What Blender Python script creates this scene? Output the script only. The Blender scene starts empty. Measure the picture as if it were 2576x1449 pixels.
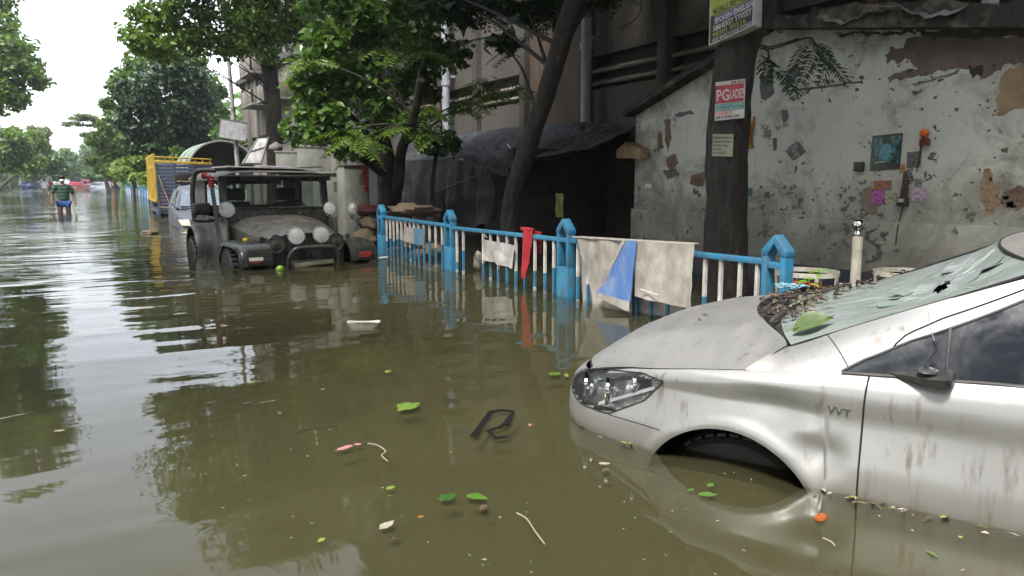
import bpy, bmesh, math, random
import numpy as np
from mathutils import Vector, Matrix, noise as mnoise

random.seed(7); np.random.seed(7)
R_ = math.radians
scene = bpy.context.scene
col = scene.collection

# ---------------------------------------------------------------- camera
YAW, PITCH, EYE = R_(30.0), math.atan(269.5/1900.0), 1.05
cam_d = bpy.data.cameras.new('camera'); cam_d.sensor_width = 36.0
cam_d.lens = 36.0*1900/2576; cam_d.clip_end = 3000; cam_d.clip_start = 0.05
cam = bpy.data.objects.new('camera', cam_d); col.objects.link(cam)
cam.location = (0, 0, EYE); cam.rotation_euler = (math.pi/2-PITCH, 0, -YAW)
scene.camera = cam

# ---------------------------------------------------------------- sky and sun
SUN_EL, SUN_AZ = R_(58), R_(235)       # azimuth clockwise from +Y (street direction)
world = bpy.data.worlds.new('World'); scene.world = world; world.use_nodes = True
wn = world.node_tree.nodes; wl = world.node_tree.links
bg = wn['Background']
sky = wn.new('ShaderNodeTexSky'); sky.sky_type = 'NISHITA'; sky.sun_disc = False
sky.sun_elevation = SUN_EL; sky.sun_rotation = SUN_AZ
sky.air_density = 1.0; sky.dust_density = 1.5; sky.ozone_density = 1.0
hsv = wn.new('ShaderNodeHueSaturation'); hsv.inputs['Saturation'].default_value = 0.30
wl.new(sky.outputs[0], hsv.inputs['Color'])
wtc = wn.new('ShaderNodeTexCoord'); wno = wn.new('ShaderNodeTexNoise')
wno.inputs['Scale'].default_value = 2.2; wno.inputs['Detail'].default_value = 5
wl.new(wtc.outputs['Generated'], wno.inputs['Vector'])
wmr = wn.new('ShaderNodeMapRange'); wmr.inputs[1].default_value = .3; wmr.inputs[2].default_value = .7
wmr.inputs[3].default_value = .85; wmr.inputs[4].default_value = 1.2
wl.new(wno.outputs[0], wmr.inputs[0])
wmx = wn.new('ShaderNodeMix'); wmx.data_type = 'RGBA'; wmx.blend_type = 'MULTIPLY'; wmx.inputs[0].default_value = 1
wl.new(hsv.outputs[0], wmx.inputs[6]); wl.new(wmr.outputs[0], wmx.inputs[7])
wl.new(wmx.outputs[2], bg.inputs['Color'])
bg.inputs['Strength'].default_value = 0.15
sun_d = bpy.data.lights.new('sun', 'SUN'); sun_d.energy = 1.5; sun_d.angle = R_(10); sun_d.color = (1, .95, .87)
sun = bpy.data.objects.new('sun', sun_d); col.objects.link(sun)
sdir = Vector((math.sin(SUN_AZ)*math.cos(SUN_EL), math.cos(SUN_AZ)*math.cos(SUN_EL), math.sin(SUN_EL)))
sun.rotation_euler = (-sdir).to_track_quat('-Z', 'Y').to_euler(); sun.location = sdir*60
vs = scene.view_settings; vs.view_transform = 'Standard'; vs.look = 'None'; vs.gamma = 1.0
vs.use_curve_mapping = False; vs.exposure = 2.0
try:
    scene.cycles.max_bounces = 6; scene.cycles.diffuse_bounces = 3; scene.cycles.glossy_bounces = 4; scene.cycles.transparent_max_bounces = 10
    scene.cycles.use_denoising = True
except Exception: pass

# ---------------------------------------------------------------- helpers
_F = Vector((math.sin(YAW), math.cos(YAW), 0)); _R = Vector((math.cos(YAW), -math.sin(YAW), 0)); _U = Vector((0,0,1))
_fw = _F*math.cos(PITCH)-_U*math.sin(PITCH); _up = _F*math.sin(PITCH)+_U*math.cos(PITCH)
_C = Vector((0,0,EYE))
def _ray(x, y): return _fw+_R*((x-1288.)/1900.)-_up*((y-724.5)/1900.)
def on_z(x, y, z=0.): d = _ray(x,y); return _C+d*((z-EYE)/d.z)     # sight line meets a level plane
def on_x(x, y, X): d = _ray(x,y); return _C+d*(X/d.x)              # ... a plane parallel to the street
def on_y(x, y, Y): d = _ray(x,y); return _C+d*(Y/d.y)              # ... a plane across the street

def tag(o, label=None, cat=None, group=None, kind=None):
    if label: o['label'] = label
    if cat: o['category'] = cat
    if group: o['group'] = group
    if kind: o['kind'] = kind
    return o
def thing(name, label, cat, loc=(0,0,0), rz=0., group=None, rot=None):
    o = bpy.data.objects.new(name, None); o.empty_display_size = .2; col.objects.link(o)
    o.location = loc; o.rotation_euler = rot if rot else (0,0,rz)
    return tag(o, label, cat, group)

def np_mesh(name, V, F, mats, parent=None, smooth=False, mi=None, loc=None):
    V = np.asarray(V, np.float32); F = np.asarray(F, np.int32); k = F.shape[1]
    me = bpy.data.meshes.new(name)
    me.vertices.add(len(V)); me.vertices.foreach_set('co', V.ravel())
    me.loops.add(F.size); me.loops.foreach_set('vertex_index', F.ravel())
    me.polygons.add(len(F)); me.polygons.foreach_set('loop_start', np.arange(0, F.size, k, dtype=np.int32))
    me.polygons.foreach_set('loop_total', np.full(len(F), k, np.int32))
    if smooth: me.polygons.foreach_set('use_smooth', np.ones(len(F), bool))
    for m in (mats if isinstance(mats, (list,tuple)) else [mats]): me.materials.append(m)
    if mi is not None: me.polygons.foreach_set('material_index', np.asarray(mi, np.int32))
    me.update(calc_edges=True); me.validate()
    o = bpy.data.objects.new(name, me); col.objects.link(o)
    if parent: o.parent = parent
    if loc is not None: o.location = loc
    return o

class MB:
    def __init__(s): s.v = []; s.f = []; s.m = []
    def add(s, vs_, fs, mi=0):
        b = len(s.v); s.v += [tuple(p) for p in vs_]
        for f in fs: s.f.append([i+b for i in f]); s.m.append(mi)
        return s
    def box(s, c, d, rot=None, mi=0):
        vs_ = []
        for x in (-.5,.5):
            for y in (-.5,.5):
                for z in (-.5,.5):
                    p = Vector((x*d[0], y*d[1], z*d[2]))
                    if rot is not None: p = rot @ p
                    vs_.append(p+Vector(c))
        return s.add(vs_, [(0,1,3,2),(4,6,7,5),(0,4,5,1),(2,3,7,6),(0,2,6,4),(1,5,7,3)], mi)
    def bx(s, x0, x1, y0, y1, z0, z1, mi=0):
        return s.box(((x0+x1)/2,(y0+y1)/2,(z0+z1)/2), (x1-x0,y1-y0,z1-z0), None, mi)
    def bar(s, p, q, w, d=None, up=(0,0,1), mi=0):
        p = Vector(p); q = Vector(q); d = d or w; a = (q-p); L = a.length; a = a/L
        u = Vector(up)
        if abs(a.dot(u)) > .98: u = Vector((0,1,0))
        x = a.cross(u).normalized(); y = x.cross(a)
        m = Matrix((x, a, y)).transposed()
        return s.box((p+q)/2, (w, L, d), m, mi)
    def tube(s, pts, rad, n=8, mi=0, cap=True, jit=0.):
        pts = [Vector(p) for p in pts]
        if not hasattr(rad, '__len__'): rad = [rad]*len(pts)
        rings = []; prev = None
        for i, p in enumerate(pts):
            t = (pts[min(i+1,len(pts)-1)]-pts[max(i-1,0)]).normalized()
            if prev is None:
                u = Vector((0,0,1)) if abs(t.z) < .9 else Vector((1,0,0))
                x = t.cross(u).normalized()
            else:
                x = (prev-t*prev.dot(t)).normalized()
            prev = x; y = t.cross(x)
            ring = []
            for k in range(n):
                a = 2*math.pi*k/n; r = rad[i]*(1+(random.uniform(-jit,jit) if jit else 0))
                ring.append(p+x*(math.cos(a)*r)+y*(math.sin(a)*r))
            rings.append(ring)
        b = len(s.v); s.v += [tuple(q) for rg in rings for q in rg]
        for i in range(len(pts)-1):
            for k in range(n):
                k2 = (k+1) % n
                s.f.append([b+i*n+k, b+i*n+k2, b+(i+1)*n+k2, b+(i+1)*n+k]); s.m.append(mi)
        if cap:
            s.f.append([b+k for k in range(n)][::-1]); s.m.append(mi)
            e = b+(len(pts)-1)*n; s.f.append([e+k for k in range(n)]); s.m.append(mi)
        return s
    def lathe(s, prof, n=20, o=(0,0,0), ax=(0,0,1), mi=0):
        ax = Vector(ax).normalized(); u = Vector((0,0,1)) if abs(ax.z) < .9 else Vector((1,0,0))
        x = ax.cross(u).normalized(); y = ax.cross(x); o = Vector(o); b = len(s.v)
        for r, h in prof:
            for k in range(n):
                a = 2*math.pi*k/n; s.v.append(tuple(o+ax*h+x*(math.cos(a)*r)+y*(math.sin(a)*r)))
        for i in range(len(prof)-1):
            for k in range(n):
                k2 = (k+1) % n
                s.f.append([b+i*n+k, b+(i+1)*n+k, b+(i+1)*n+k2, b+i*n+k2]); s.m.append(mi)
        if prof[0][0] > 1e-4: s.f.append([b+k for k in range(n)]); s.m.append(mi)
        if prof[-1][0] > 1e-4:
            e = b+(len(prof)-1)*n; s.f.append([e+k for k in range(n)][::-1]); s.m.append(mi)
        return s
    def grid(s, P, mi=0, thick=0., flip=False):
        nu = len(P); nv = len(P[0]); A = np.array([[tuple(q) for q in row] for row in P], float)
        def quads(b, fl):
            for i in range(nu-1):
                for j in range(nv-1):
                    q = [b+i*nv+j, b+(i+1)*nv+j, b+(i+1)*nv+j+1, b+i*nv+j+1]
                    s.f.append(q[::-1] if fl else q); s.m.append(mi)
        b = len(s.v); s.v += [tuple(q) for q in A.reshape(-1,3)]; quads(b, flip)
        if thick:
            gu = np.gradient(A, axis=0); gv = np.gradient(A, axis=1); N = np.cross(gu, gv)
            N /= (np.linalg.norm(N, axis=2, keepdims=True)+1e-12)
            B = A-N*thick; b2 = len(s.v); s.v += [tuple(q) for q in B.reshape(-1,3)]; quads(b2, not flip)
            def edge(idx):
                for i0, i1 in zip(idx[:-1], idx[1:]):
                    s.f.append([b+i0, b+i1, b2+i1, b2+i0]); s.m.append(mi)
            edge([j for j in range(nv)]); edge([(nu-1)*nv+j for j in range(nv)][::-1])
            edge([i*nv for i in range(nu)][::-1]); edge([i*nv+nv-1 for i in range(nu)])
        return s
    def prism(s, pts, off, mi=0):
        pts = [Vector(p) for p in pts]; off = Vector(off); n = len(pts)
        s.add(pts+[p+off for p in pts], [list(range(n))[::-1], [n+i for i in range(n)]]+[[i,(i+1)%n,n+(i+1)%n,n+i] for i in range(n)], mi)
        return s
    def build(s, name, mats, parent=None, smooth=None, bevel=0., seg=2, label=None):
        me = bpy.data.meshes.new(name); me.from_pydata([tuple(map(float,p)) for p in s.v], [], s.f)
        mats = mats if isinstance(mats, (list,tuple)) else [mats]
        for m in mats: me.materials.append(m)
        if len(mats) > 1: me.polygons.foreach_set('material_index', s.m)
        bm = bmesh.new(); bm.from_mesh(me)
        bmesh.ops.recalc_face_normals(bm, faces=bm.faces)
        if bevel:
            es = [e for e in bm.edges if len(e.link_faces) == 2 and e.calc_face_angle(0) > .5]
            bmesh.ops.bevel(bm, geom=es, offset=bevel, segments=seg, affect='EDGES', profile=.5, clamp_overlap=True)
        bm.to_mesh(me); bm.free()
        if smooth is not None or bevel:
            me.polygons.foreach_set('use_smooth', [True]*len(me.polygons))
            me.set_sharp_from_angle(angle=R_(smooth if smooth else 40))
        me.update()
        o = bpy.data.objects.new(name, me); col.objects.link(o)
        if parent: o.parent = parent
        if label: o['label'] = label
        return o

def copy_tree(o, parent=None):
    c = o.copy(); col.objects.link(c); c.parent = parent
    for ch in list(o.children): copy_tree(ch, c)
    return c

def lerp(a, b, t): return a+(b-a)*t
def fbm(p, sc=1., oc=3):
    v = 0; a = 1.; q = Vector(p)*sc
    for _ in range(oc): v += a*mnoise.noise(q); q = q*2.1; a *= .5
    return v
def smooth_path(pts, n=8):
    P = [Vector(p) for p in pts]; out = []
    for i in range(len(P)-1):
        p0 = P[max(i-1,0)]; p1 = P[i]; p2 = P[i+1]; p3 = P[min(i+2,len(P)-1)]
        for k in range(n):
            t = k/n
            out.append(.5*((2*p1)+(p2-p0)*t+(2*p0-5*p1+4*p2-p3)*t*t+(3*p1-p0-3*p2+p3)*t**3))
    out.append(P[-1]); return out
def coons(c0, c1, d0, d1, nu, nv):
    """c0(u),c1(u): v=0 and v=1 edges; d0(v),d1(v): u=0 and u=1 edges"""
    out = []
    for i in range(nu+1):
        u = i/nu; row = []
        for j in range(nv+1):
            v = j/nv
            p = lerp(c0(u), c1(u), v)+lerp(d0(v), d1(v), u)-(lerp(lerp(c0(0), c0(1), u), lerp(c1(0), c1(1), u), v))
            row.append(p)
        out.append(row)
    return out
def quadpatch(a, b, c, d, nu, nv):
    return [[lerp(lerp(a,b,i/nu), lerp(d,c,i/nu), j/nv) for j in range(nv+1)] for i in range(nu+1)]

# ---------------------------------------------------------------- materials
def new_mat(name):
    m = bpy.data.materials.new(name); m.use_nodes = True
    nt = m.node_tree; return m, nt, nt.nodes, nt.links, nt.nodes['Principled BSDF']
def noise_node(N, L, vec, scale, detail=4, rough=.55, dist=0.):
    n = N.new('ShaderNodeTexNoise'); n.inputs['Scale'].default_value = scale; n.inputs['Detail'].default_value = detail
    n.inputs['Roughness'].default_value = rough; n.inputs['Distortion'].default_value = dist
    L.new(vec, n.inputs['Vector']); return n.outputs[0]
def maprange(N, L, val, a, b, c=0., d=1., smooth=False):
    n = N.new('ShaderNodeMapRange'); n.inputs[1].default_value = a; n.inputs[2].default_value = b
    n.inputs[3].default_value = c; n.inputs[4].default_value = d; n.clamp = True
    if smooth: n.interpolation_type = 'SMOOTHSTEP'
    L.new(val, n.inputs[0]); return n.outputs[0]
def mixc(N, L, fac, a, b, mode='MIX'):
    n = N.new('ShaderNodeMix'); n.data_type = 'RGBA'; n.blend_type = mode
    for k, v in ((0,fac),(6,a),(7,b)):
        if hasattr(v, 'is_linked') or hasattr(v, 'links'): L.new(v, n.inputs[k])
        elif k == 0: n.inputs[0].default_value = v
        else: n.inputs[k].default_value = (*v, 1)
    return n.outputs[2]
def mathn(N, L, op, a, b=None):
    n = N.new('ShaderNodeMath'); n.operation = op
    for k, v in ((0,a),(1,b)):
        if v is None: continue
        if hasattr(v, 'links'): L.new(v, n.inputs[k])
        else: n.inputs[k].default_value = v
    return n.outputs[0]
def coords(N, L, stretch=None, space='Object'):
    if space == 'World': o = N.new('ShaderNodeNewGeometry').outputs['Position']
    else: o = N.new('ShaderNodeTexCoord').outputs['Object']
    if stretch:
        mp = N.new('ShaderNodeMapping'); mp.inputs['Scale'].default_value = stretch; L.new(o, mp.inputs['Vector']); o = mp.outputs[0]
    return o
def bump(N, L, B, h, strength=.3, dist=.01):
    b = N.new('ShaderNodeBump'); b.inputs['Strength'].default_value = strength; b.inputs['Distance'].default_value = dist
    L.new(h, b.inputs['Height']); L.new(b.outputs[0], B.inputs['Normal']); return b
_mc = {}
def M(name, c, rough=.6, metal=0., c2=None, scale=9., lo=.35, hi=.65, stretch=None, bmp=.25, bscale=60., bdist=.004,
      dirt=None, dirt_amt=.5, dirt_scale=5., spec=.5, space='Object'):
    if name in _mc: return _mc[name]
    m, nt, N, L, B = new_mat(name)
    co = coords(N, L, stretch, space)
    c2 = c2 or tuple(x*.72 for x in c)
    f = maprange(N, L, noise_node(N, L, co, scale, 6), lo, hi)
    cc = mixc(N, L, f, c, c2)
    if dirt:
        co2 = coords(N, L, (1,1,.5), space)
        df = maprange(N, L, noise_node(N, L, co2, dirt_scale, 8, .65, .3), .5-.25*dirt_amt, .75-.1*dirt_amt)
        df = mathn(N, L, 'MULTIPLY', df, min(1, .45+dirt_amt*.6))
        cc = mixc(N, L, df, cc, dirt)
        L.new(maprange(N, L, df, 0, 1, rough, .85), B.inputs['Roughness'])
    else:
        L.new(maprange(N, L, f, 0, 1, max(.02,rough*.85), min(1,rough*1.15)), B.inputs['Roughness'])
    L.new(cc, B.inputs['Base Color']); B.inputs['Metallic'].default_value = metal
    B.inputs['Specular IOR Level'].default_value = spec
    if bmp: bump(N, L, B, noise_node(N, L, co, bscale, 5), bmp, bdist)
    _mc[name] = m; return m
def leaf_mat(name, c1, c2, trans=.35, rough=.45):
    m, nt, N, L, B = new_mat(name)
    g = N.new('ShaderNodeNewGeometry')
    n2 = noise_node(N, L, g.outputs['Position'], .9, 3)
    f = mathn(N, L, 'MULTIPLY', mathn(N, L, 'ADD', g.outputs['Random Per Island'], n2), .55)
    cc = mixc(N, L, f, c1, c2)
    L.new(cc, B.inputs['Base Color']); B.inputs['Roughness'].default_value = rough
    tr = N.new('ShaderNodeBsdfTranslucent'); L.new(mixc(N, L, .5, cc, (c2[0]*1.3, c2[1]*1.4, c2[2]*.6)), tr.inputs['Color'])
    mx = N.new('ShaderNodeMixShader'); mx.inputs[0].default_value = trans
    L.new(B.outputs[0], mx.inputs[1]); L.new(tr.outputs[0], mx.inputs[2])
    L.new(mx.outputs[0], N['Material Output'].inputs['Surface'])
    return m
DIRT = (.075,.062,.042)
# ================================================================ SETTING: water, ground
def make_water():
    m, nt, N, L, B = new_mat('flood_water')
    pos = N.new('ShaderNodeNewGeometry').outputs['Position']
    sep = N.new('ShaderNodeSeparateXYZ'); L.new(pos, sep.inputs[0])
    X, Y = sep.outputs[0], sep.outputs[1]
    def mp(s, rz=0):
        n = N.new('ShaderNodeMapping'); n.inputs['Scale'].default_value = s; n.inputs['Rotation'].default_value = (0,0,rz)
        L.new(pos, n.inputs['Vector']); return n.outputs[0]
    far = maprange(N, L, Y, 4.5, 15, 0.05, 1.0, True)
    side = maprange(N, L, X, 1.2, 3.6, 1.0, .28, True)
    amp = mathn(N, L, 'MULTIPLY', far, side)
    patch = maprange(N, L, noise_node(N, L, mp((.35,.35,.35)), 1.0, 2), .38, .62, .35, 1.1, True)
    amp = mathn(N, L, 'MULTIPLY', amp, patch)
    n1 = noise_node(N, L, mp((.55,3.4,1), R_(4)), 1.0, 2.5, .5, .25)       # short ripples across the street
    n2 = noise_node(N, L, mp((.30,1.15,1), R_(-8)), 1.0, 2, .5, .4)        # broad lazy swell
    n3 = noise_node(N, L, mp((1.6,2.2,1)), 1.0, 3, .5, 1.6)                # curls around floating things
    curl = maprange(N, L, noise_node(N, L, mp((.5,.5,.5)), 1.3, 2), .52, .68, .15, 1.0, True)
    h = mathn(N, L, 'MULTIPLY', mathn(N, L, 'MULTIPLY', n1, amp), .034)
    h = mathn(N, L, 'ADD', h, mathn(N, L, 'MULTIPLY', n2, .016))
    h = mathn(N, L, 'ADD', h, mathn(N, L, 'MULTIPLY', mathn(N, L, 'MULTIPLY', n3, curl), .0055))
    b = N.new('ShaderNodeBump'); b.inputs['Strength'].default_value = 1.0; b.inputs['Distance'].default_value = 1.0
    L.new(h, b.inputs['Height']); L.new(b.outputs[0], B.inputs['Normal'])
    N.remove(B)
    fr = N.new('ShaderNodeFresnel'); fr.inputs['IOR'].default_value = 1.333; L.new(b.outputs[0], fr.inputs['Normal'])
    gl = N.new('ShaderNodeBsdfGlossy'); gl.inputs['Roughness'].default_value = .025; L.new(b.outputs[0], gl.inputs['Normal'])
    tr = N.new('ShaderNodeBsdfTransparent'); mx = N.new('ShaderNodeMixShader')
    L.new(fr.outputs[0], mx.inputs[0]); L.new(tr.outputs[0], mx.inputs[1]); L.new(gl.outputs[0], mx.inputs[2])
    L.new(mx.outputs[0], N['Material Output'].inputs['Surface'])
    return m
def make_silt(name, alpha):
    m, nt, N, L, B = new_mat(name); N.remove(B)
    pos = N.new('ShaderNodeNewGeometry').outputs['Position']
    cl = maprange(N, L, noise_node(N, L, pos, .45, 6, .6, .8), .3, .7)
    d = N.new('ShaderNodeBsdfDiffuse'); L.new(mixc(N, L, cl, (.094,.088,.042), (.072,.070,.034)), d.inputs['Color'])
    tr = N.new('ShaderNodeBsdfTransparent'); mx = N.new('ShaderNodeMixShader')
    L.new(maprange(N, L, noise_node(N, L, pos, 1.1, 5, .6, 1.0), .3, .7, alpha*.8, min(1,alpha*1.2)), mx.inputs[0])
    L.new(tr.outputs[0], mx.inputs[1]); L.new(d.outputs[0], mx.inputs[2]); L.new(mx.outputs[0], N['Material Output'].inputs['Surface']); return m
WATER = make_water()
mud = M('street_mud', (.06,.05,.035), .9, scale=1.5)
g = MB(); g.add([(-900,-300,-.52),(900,-300,-.52),(900,1500,-.52),(-900,1500,-.52)], [(0,1,2,3)])
tag(g.build('ground', mud), kind='structure')
w = MB(); w.add([(-900,-300,0),(900,-300,0),(900,1500,0),(-900,1500,0)], [(0,1,2,3)])
water = tag(w.build('water', WATER), kind='structure')
for dz, al in ((-.02,.34),(-.08,.60),(-.18,1.0)):      # suspended silt, thicker with depth
    w = MB(); w.add([(-900,-300,dz),(900,-300,dz),(900,1500,dz),(-900,1500,dz)], [(0,1,2,3)]); w.build('silt_layer', make_silt('suspended_silt_%d'%int(-dz*1000), al), water)
pv = MB(); pv.bx(3.7,8.6,-6,60,-.51,-.36); tag(pv.build('pavement', M('pavement_slab', (.2,.18,.15), .9)), kind='structure')

# ================================================================ TALL BUILDING BEHIND
BX = 8.5
conc = M('old_concrete', (.085,.076,.066), .92, c2=(.042,.037,.032), scale=1.3, lo=.3, hi=.7, stretch=(1,1,.7), bmp=.5, bscale=22, bdist=.012,
         dirt=(.045,.038,.03), dirt_amt=.62, dirt_scale=1.7)  # colour taken well down to stand for the deep shade on the facade
conc_l = M('pale_concrete', (.21,.19,.165), .92, c2=(.12,.11,.095), scale=1.1, stretch=(1,1,.4), bmp=.5, bscale=20, bdist=.01,
         dirt=(.07,.055,.04), dirt_amt=.45, dirt_scale=1.4)
rustst = M('rust_stain_plaster', (.11,.07,.042), .9, c2=(.05,.038,.03), scale=2.2, stretch=(1,2.2,.35), bmp=.4, dirt=(.04,.03,.022), dirt_amt=.6, dirt_scale=2.4)
dark_in = M('dark_interior', (.012,.011,.01), .9, bmp=0)
glass_dk = M('window_dark_glass', (.02,.022,.024), .12, bmp=0)
pvc = M('grey_pipe', (.30,.32,.35), .45, c2=(.22,.235,.26), scale=4, dirt=DIRT, dirt_amt=.2)
pvc_w = M('white_pipe', (.58,.58,.56), .5, dirt=DIRT, dirt_amt=.25)
shut = M('shutter_wood', (.08,.05,.035), .7, stretch=(1,1,8))
tb = thing('tall_building', 'tall old concrete building with louvred vents behind the trees', 'building', (BX,0,-.5))
PITCHB = 2.2; Y0B = -3.63
bays = [(Y0B+i*PITCHB) for i in range(22)]
def zz(z): return z+.5
for i, yb in enumerate(bays):
    ya, yc = yb+.22, yb+PITCHB
    mat_ = conc if i < 13 else conc_l
    b = MB(); b.bx(0,.25,ya,yc,0,zz(2.72)); b.build('wall_panel', rustst if i == 7 else mat_, tb)
    vent = i != 7
    if vent:
        b = MB(); b.bx(0,.25,ya,yc,zz(3.32),zz(6.2)); b.build('wall_panel', mat_, tb)
        b = MB(); b.bx(.45,.5,ya,yc,zz(2.72),zz(3.32)); b.build('vent_recess', dark_in, tb)  # near-black sheet stands in for the shade behind the louvres
        for k, zl in enumerate((2.86,3.08)):
            b = MB(); b.box((.10,(ya+yc)/2,zz(zl)), (.26,yc-ya,.05), Matrix.Rotation(R_(-24),3,'Y')); b.build('louvre', conc_l, tb, bevel=.006)
    else:
        b = MB(); b.bx(0,.25,ya,yc,zz(2.72),zz(6.2)); b.build('wall_panel', rustst, tb)
    b = MB(); b.bx(-.14,.22,yb,yb+.22,0,zz(12.6)); b.build('pilaster', mat_, tb, bevel=.015)
    for fl in (6.5, 9.6):
        b = MB(); b.bx(0,.25,ya,yc,zz(fl),zz(fl+.75)); b.bx(0,.25,ya,yc,zz(fl+2.2),zz(fl+2.95))
        b.bx(0,.25,ya,ya+.35,zz(fl+.75),zz(fl+2.2)); b.bx(0,.25,yc-.35,yc,zz(fl+.75),zz(fl+2.2)); b.build('wall_panel', mat_, tb)
        wn_ = MB(); wn_.bx(.14,.17,ya+.35,yc-.35,zz(fl+.75),zz(fl+2.2)); wo = wn_.build('window', glass_dk, tb)
        b = MB(); ym = (ya+yc)/2
        for yy in (ya+.35,ym-.03,yc-.41): b.bx(.10,.15,yy,yy+.06,zz(fl+.75),zz(fl+2.2))
        b.bx(.1,.15,ya+.35,yc-.35,zz(fl+1.6),zz(fl+1.66)); b.build('frame', shut, wo)
for zb in (6.2,9.45,12.55):
    b = MB(); b.bx(-.28,.3,bays[0],bays[-1]+PITCHB,zz(zb),zz(zb+.3)); b.build('floor_band', conc, tb, bevel=.02)
b = MB(); b.bx(.3,9,bays[0],bays[-1]+PITCHB,0,zz(12.85)); b.build('core', conc, tb)
def pipe(px, X, r, mat_, z0, z1, lab):
    b = MB(); p = on_x(px, 250, BX-.25); y = p.y
    b.lathe([(r,zz(z0)),(r,zz(z1))], 14, (-.25,y,0))
    zc = z0+.9
    while zc < z1:
        b.lathe([(r*1.25,zz(zc)),(r*1.25,zz(zc+.12))], 14, (-.25,y,0)); zc += 1.5
    b.bx(-.24,0,y-.02,y+.02,zz(2.0),zz(2.06)); b.bx(-.24,0,y-.02,y+.02,zz(3.6),zz(3.66))
    b.build('drain_pipe', mat_, tb, smooth=40, label=lab)
pipe(1474, 0, .095, pvc, -.5, 12.3, 'thick grey drain pipe beside the leaning tree')
pipe(1122, 0, .10, pvc, -.5, 12.3, 'pale grey drain pipe behind the leafy tree')
pipe(1105, 0, .055, rustst, -.5, 12.3, 'thin rusty pipe beside the pale drain pipe')
pipe(2180, 0, .06, rustst, -.5, 12.3, 'thin brown pipe above the shed roof')
pipe(2470, 0, .08, pvc_w, -.5, 12.3, 'white drain pipe above the shed roof')
for yy, zlo in ((37.2,4.55),(37.2,6.0),(33.5,4.5)):
    b = MB(); b.bx(-1.0,0,yy,yy+2.6,zz(zlo),zz(zlo+.12)); b.bx(-1.0,-.9,yy,yy+2.6,zz(zlo+.12),zz(zlo+.75)); b.bx(-1.0,0,yy,yy+.1,zz(zlo+.12),zz(zlo+.75)); b.bx(-1.0,0,yy+2.5,yy+2.6,zz(zlo+.12),zz(zlo+.75))
    b.build('balcony', conc_l, tb, bevel=.02)

# ================================================================ PLASTERED SHED WITH POSTERS
WX = 6.2
def make_plaster():
    m, nt, N, L, B = new_mat('mint_plaster')
    co = coords(N, L); sep = N.new('ShaderNodeSeparateXYZ'); L.new(co, sep.inputs[0]); Z = sep.outputs[2]; Yc = sep.outputs[1]
    base = mixc(N, L, maprange(N, L, noise_node(N, L, co, 1.1, 5), .3, .7), (.47,.465,.41), (.36,.36,.305))
    # yellow-green tint towards the far end, greyer near
    base = mixc(N, L, maprange(N, L, noise_node(N, L, co, .6, 3), .42, .62), base, (.42,.42,.385))
    fine = maprange(N, L, noise_node(N, L, co, 26, 8, .7), .35, .75)
    base = mixc(N, L, mathn(N, L, 'MULTIPLY', fine, .35), base, (.24,.25,.215))
    zn = mathn(N, L, 'ADD', Z, mathn(N, L, 'MULTIPLY', noise_node(N, L, co, 2.2, 6, .65), 1.1))
    low = maprange(N, L, zn, 1.45, 2.35, .75, 0., True)                      # splash grime creeping up from the ground
    base = mixc(N, L, low, base, (.165,.155,.12))
    # flaked spots, thickest low on the far half
    sp = noise_node(N, L, coords(N, L, (1,1,1.3)), 9.5, 7, .62, .4)
    dens = maprange(N, L, mathn(N, L, 'ADD', Z, mathn(N, L, 'MULTIPLY', noise_node(N, L, co, 1.3, 3), 1.6)), 1.1, 2.6, .515, .645)
    clus = maprange(N, L, noise_node(N, L, co, 1.7, 3), .42, .60, .075, -.045)
    chip = maprange(N, L, mathn(N, L, 'SUBTRACT', sp, mathn(N, L, 'ADD', dens, clus)), 0., .012)
    base = mixc(N, L, chip, base, (.055,.05,.045))
    streak = maprange(N, L, noise_node(N, L, coords(N, L, (1,3.2,.5)), 1.6, 7, .65, .6), .54, .78, 0, .28)
    bias = mathn(N, L, 'ADD', maprange(N, L, Z, 2.2, 3.0, 0., .13), maprange(N, L, Z, 1.15, 1.9, .11, 0.))
    bias = mathn(N, L, 'ADD', bias, maprange(N, L, Yc, 5.4, 7.4, 0., .09))                         # darker blotches towards the shack end
    mould = maprange(N, L, mathn(N, L, 'ADD', noise_node(N, L, co, 2.0, 9, .72, .6), bias), .52, .72, 0, .80)
    base = mixc(N, L, mould, base, (.10,.095,.078))
    peel = maprange(N, L, noise_node(N, L, coords(N, L, (1,1,1.4)), 1.5, 9, .70, .3), .615, .63)
    base = mixc(N, L, peel, base, mixc(N, L, fine, (.20,.15,.10), (.10,.085,.07)))
    base = mixc(N, L, streak, base, (.15,.14,.115))
    L.new(base, B.inputs['Base Color']); B.inputs['Roughness'].default_value = .9
    hh = mathn(N, L, 'SUBTRACT', mathn(N, L, 'SUBTRACT', mathn(N, L, 'MULTIPLY', noise_node(N, L, co, 18, 6), .5), chip), peel)
    bump(N, L, B, hh, .5, .008)
    return m
PLAST = make_plaster()
plinth_m = M('grimy_plinth_plaster', (.19,.18,.145), .92, c2=(.085,.08,.066), scale=2.2, lo=.3, hi=.7, bmp=.6, bscale=24, bdist=.01, dirt=(.05,.045,.035), dirt_amt=.6, dirt_scale=3.5)
navy = M('navy_dado_paint', (.018,.024,.05), .7, c2=(.03,.032,.045), scale=6, dirt=DIRT, dirt_amt=.3)
moss = M('mossy_slab_edge', (.016,.016,.012), .95, c2=(.11,.105,.078), scale=5.5, lo=.50, hi=.66, bmp=.9, bscale=18, bdist=.03)
tin = M('weathered_tin_sheet', (.40,.40,.40), .5, metal=.35, c2=(.27,.26,.25), scale=3, dirt=(.09,.075,.06), dirt_amt=.5)
shed = thing('plastered_shed', 'pale green plastered shed with peeling paint beside the poster tree', 'shed', (WX,0,-.5))
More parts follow.
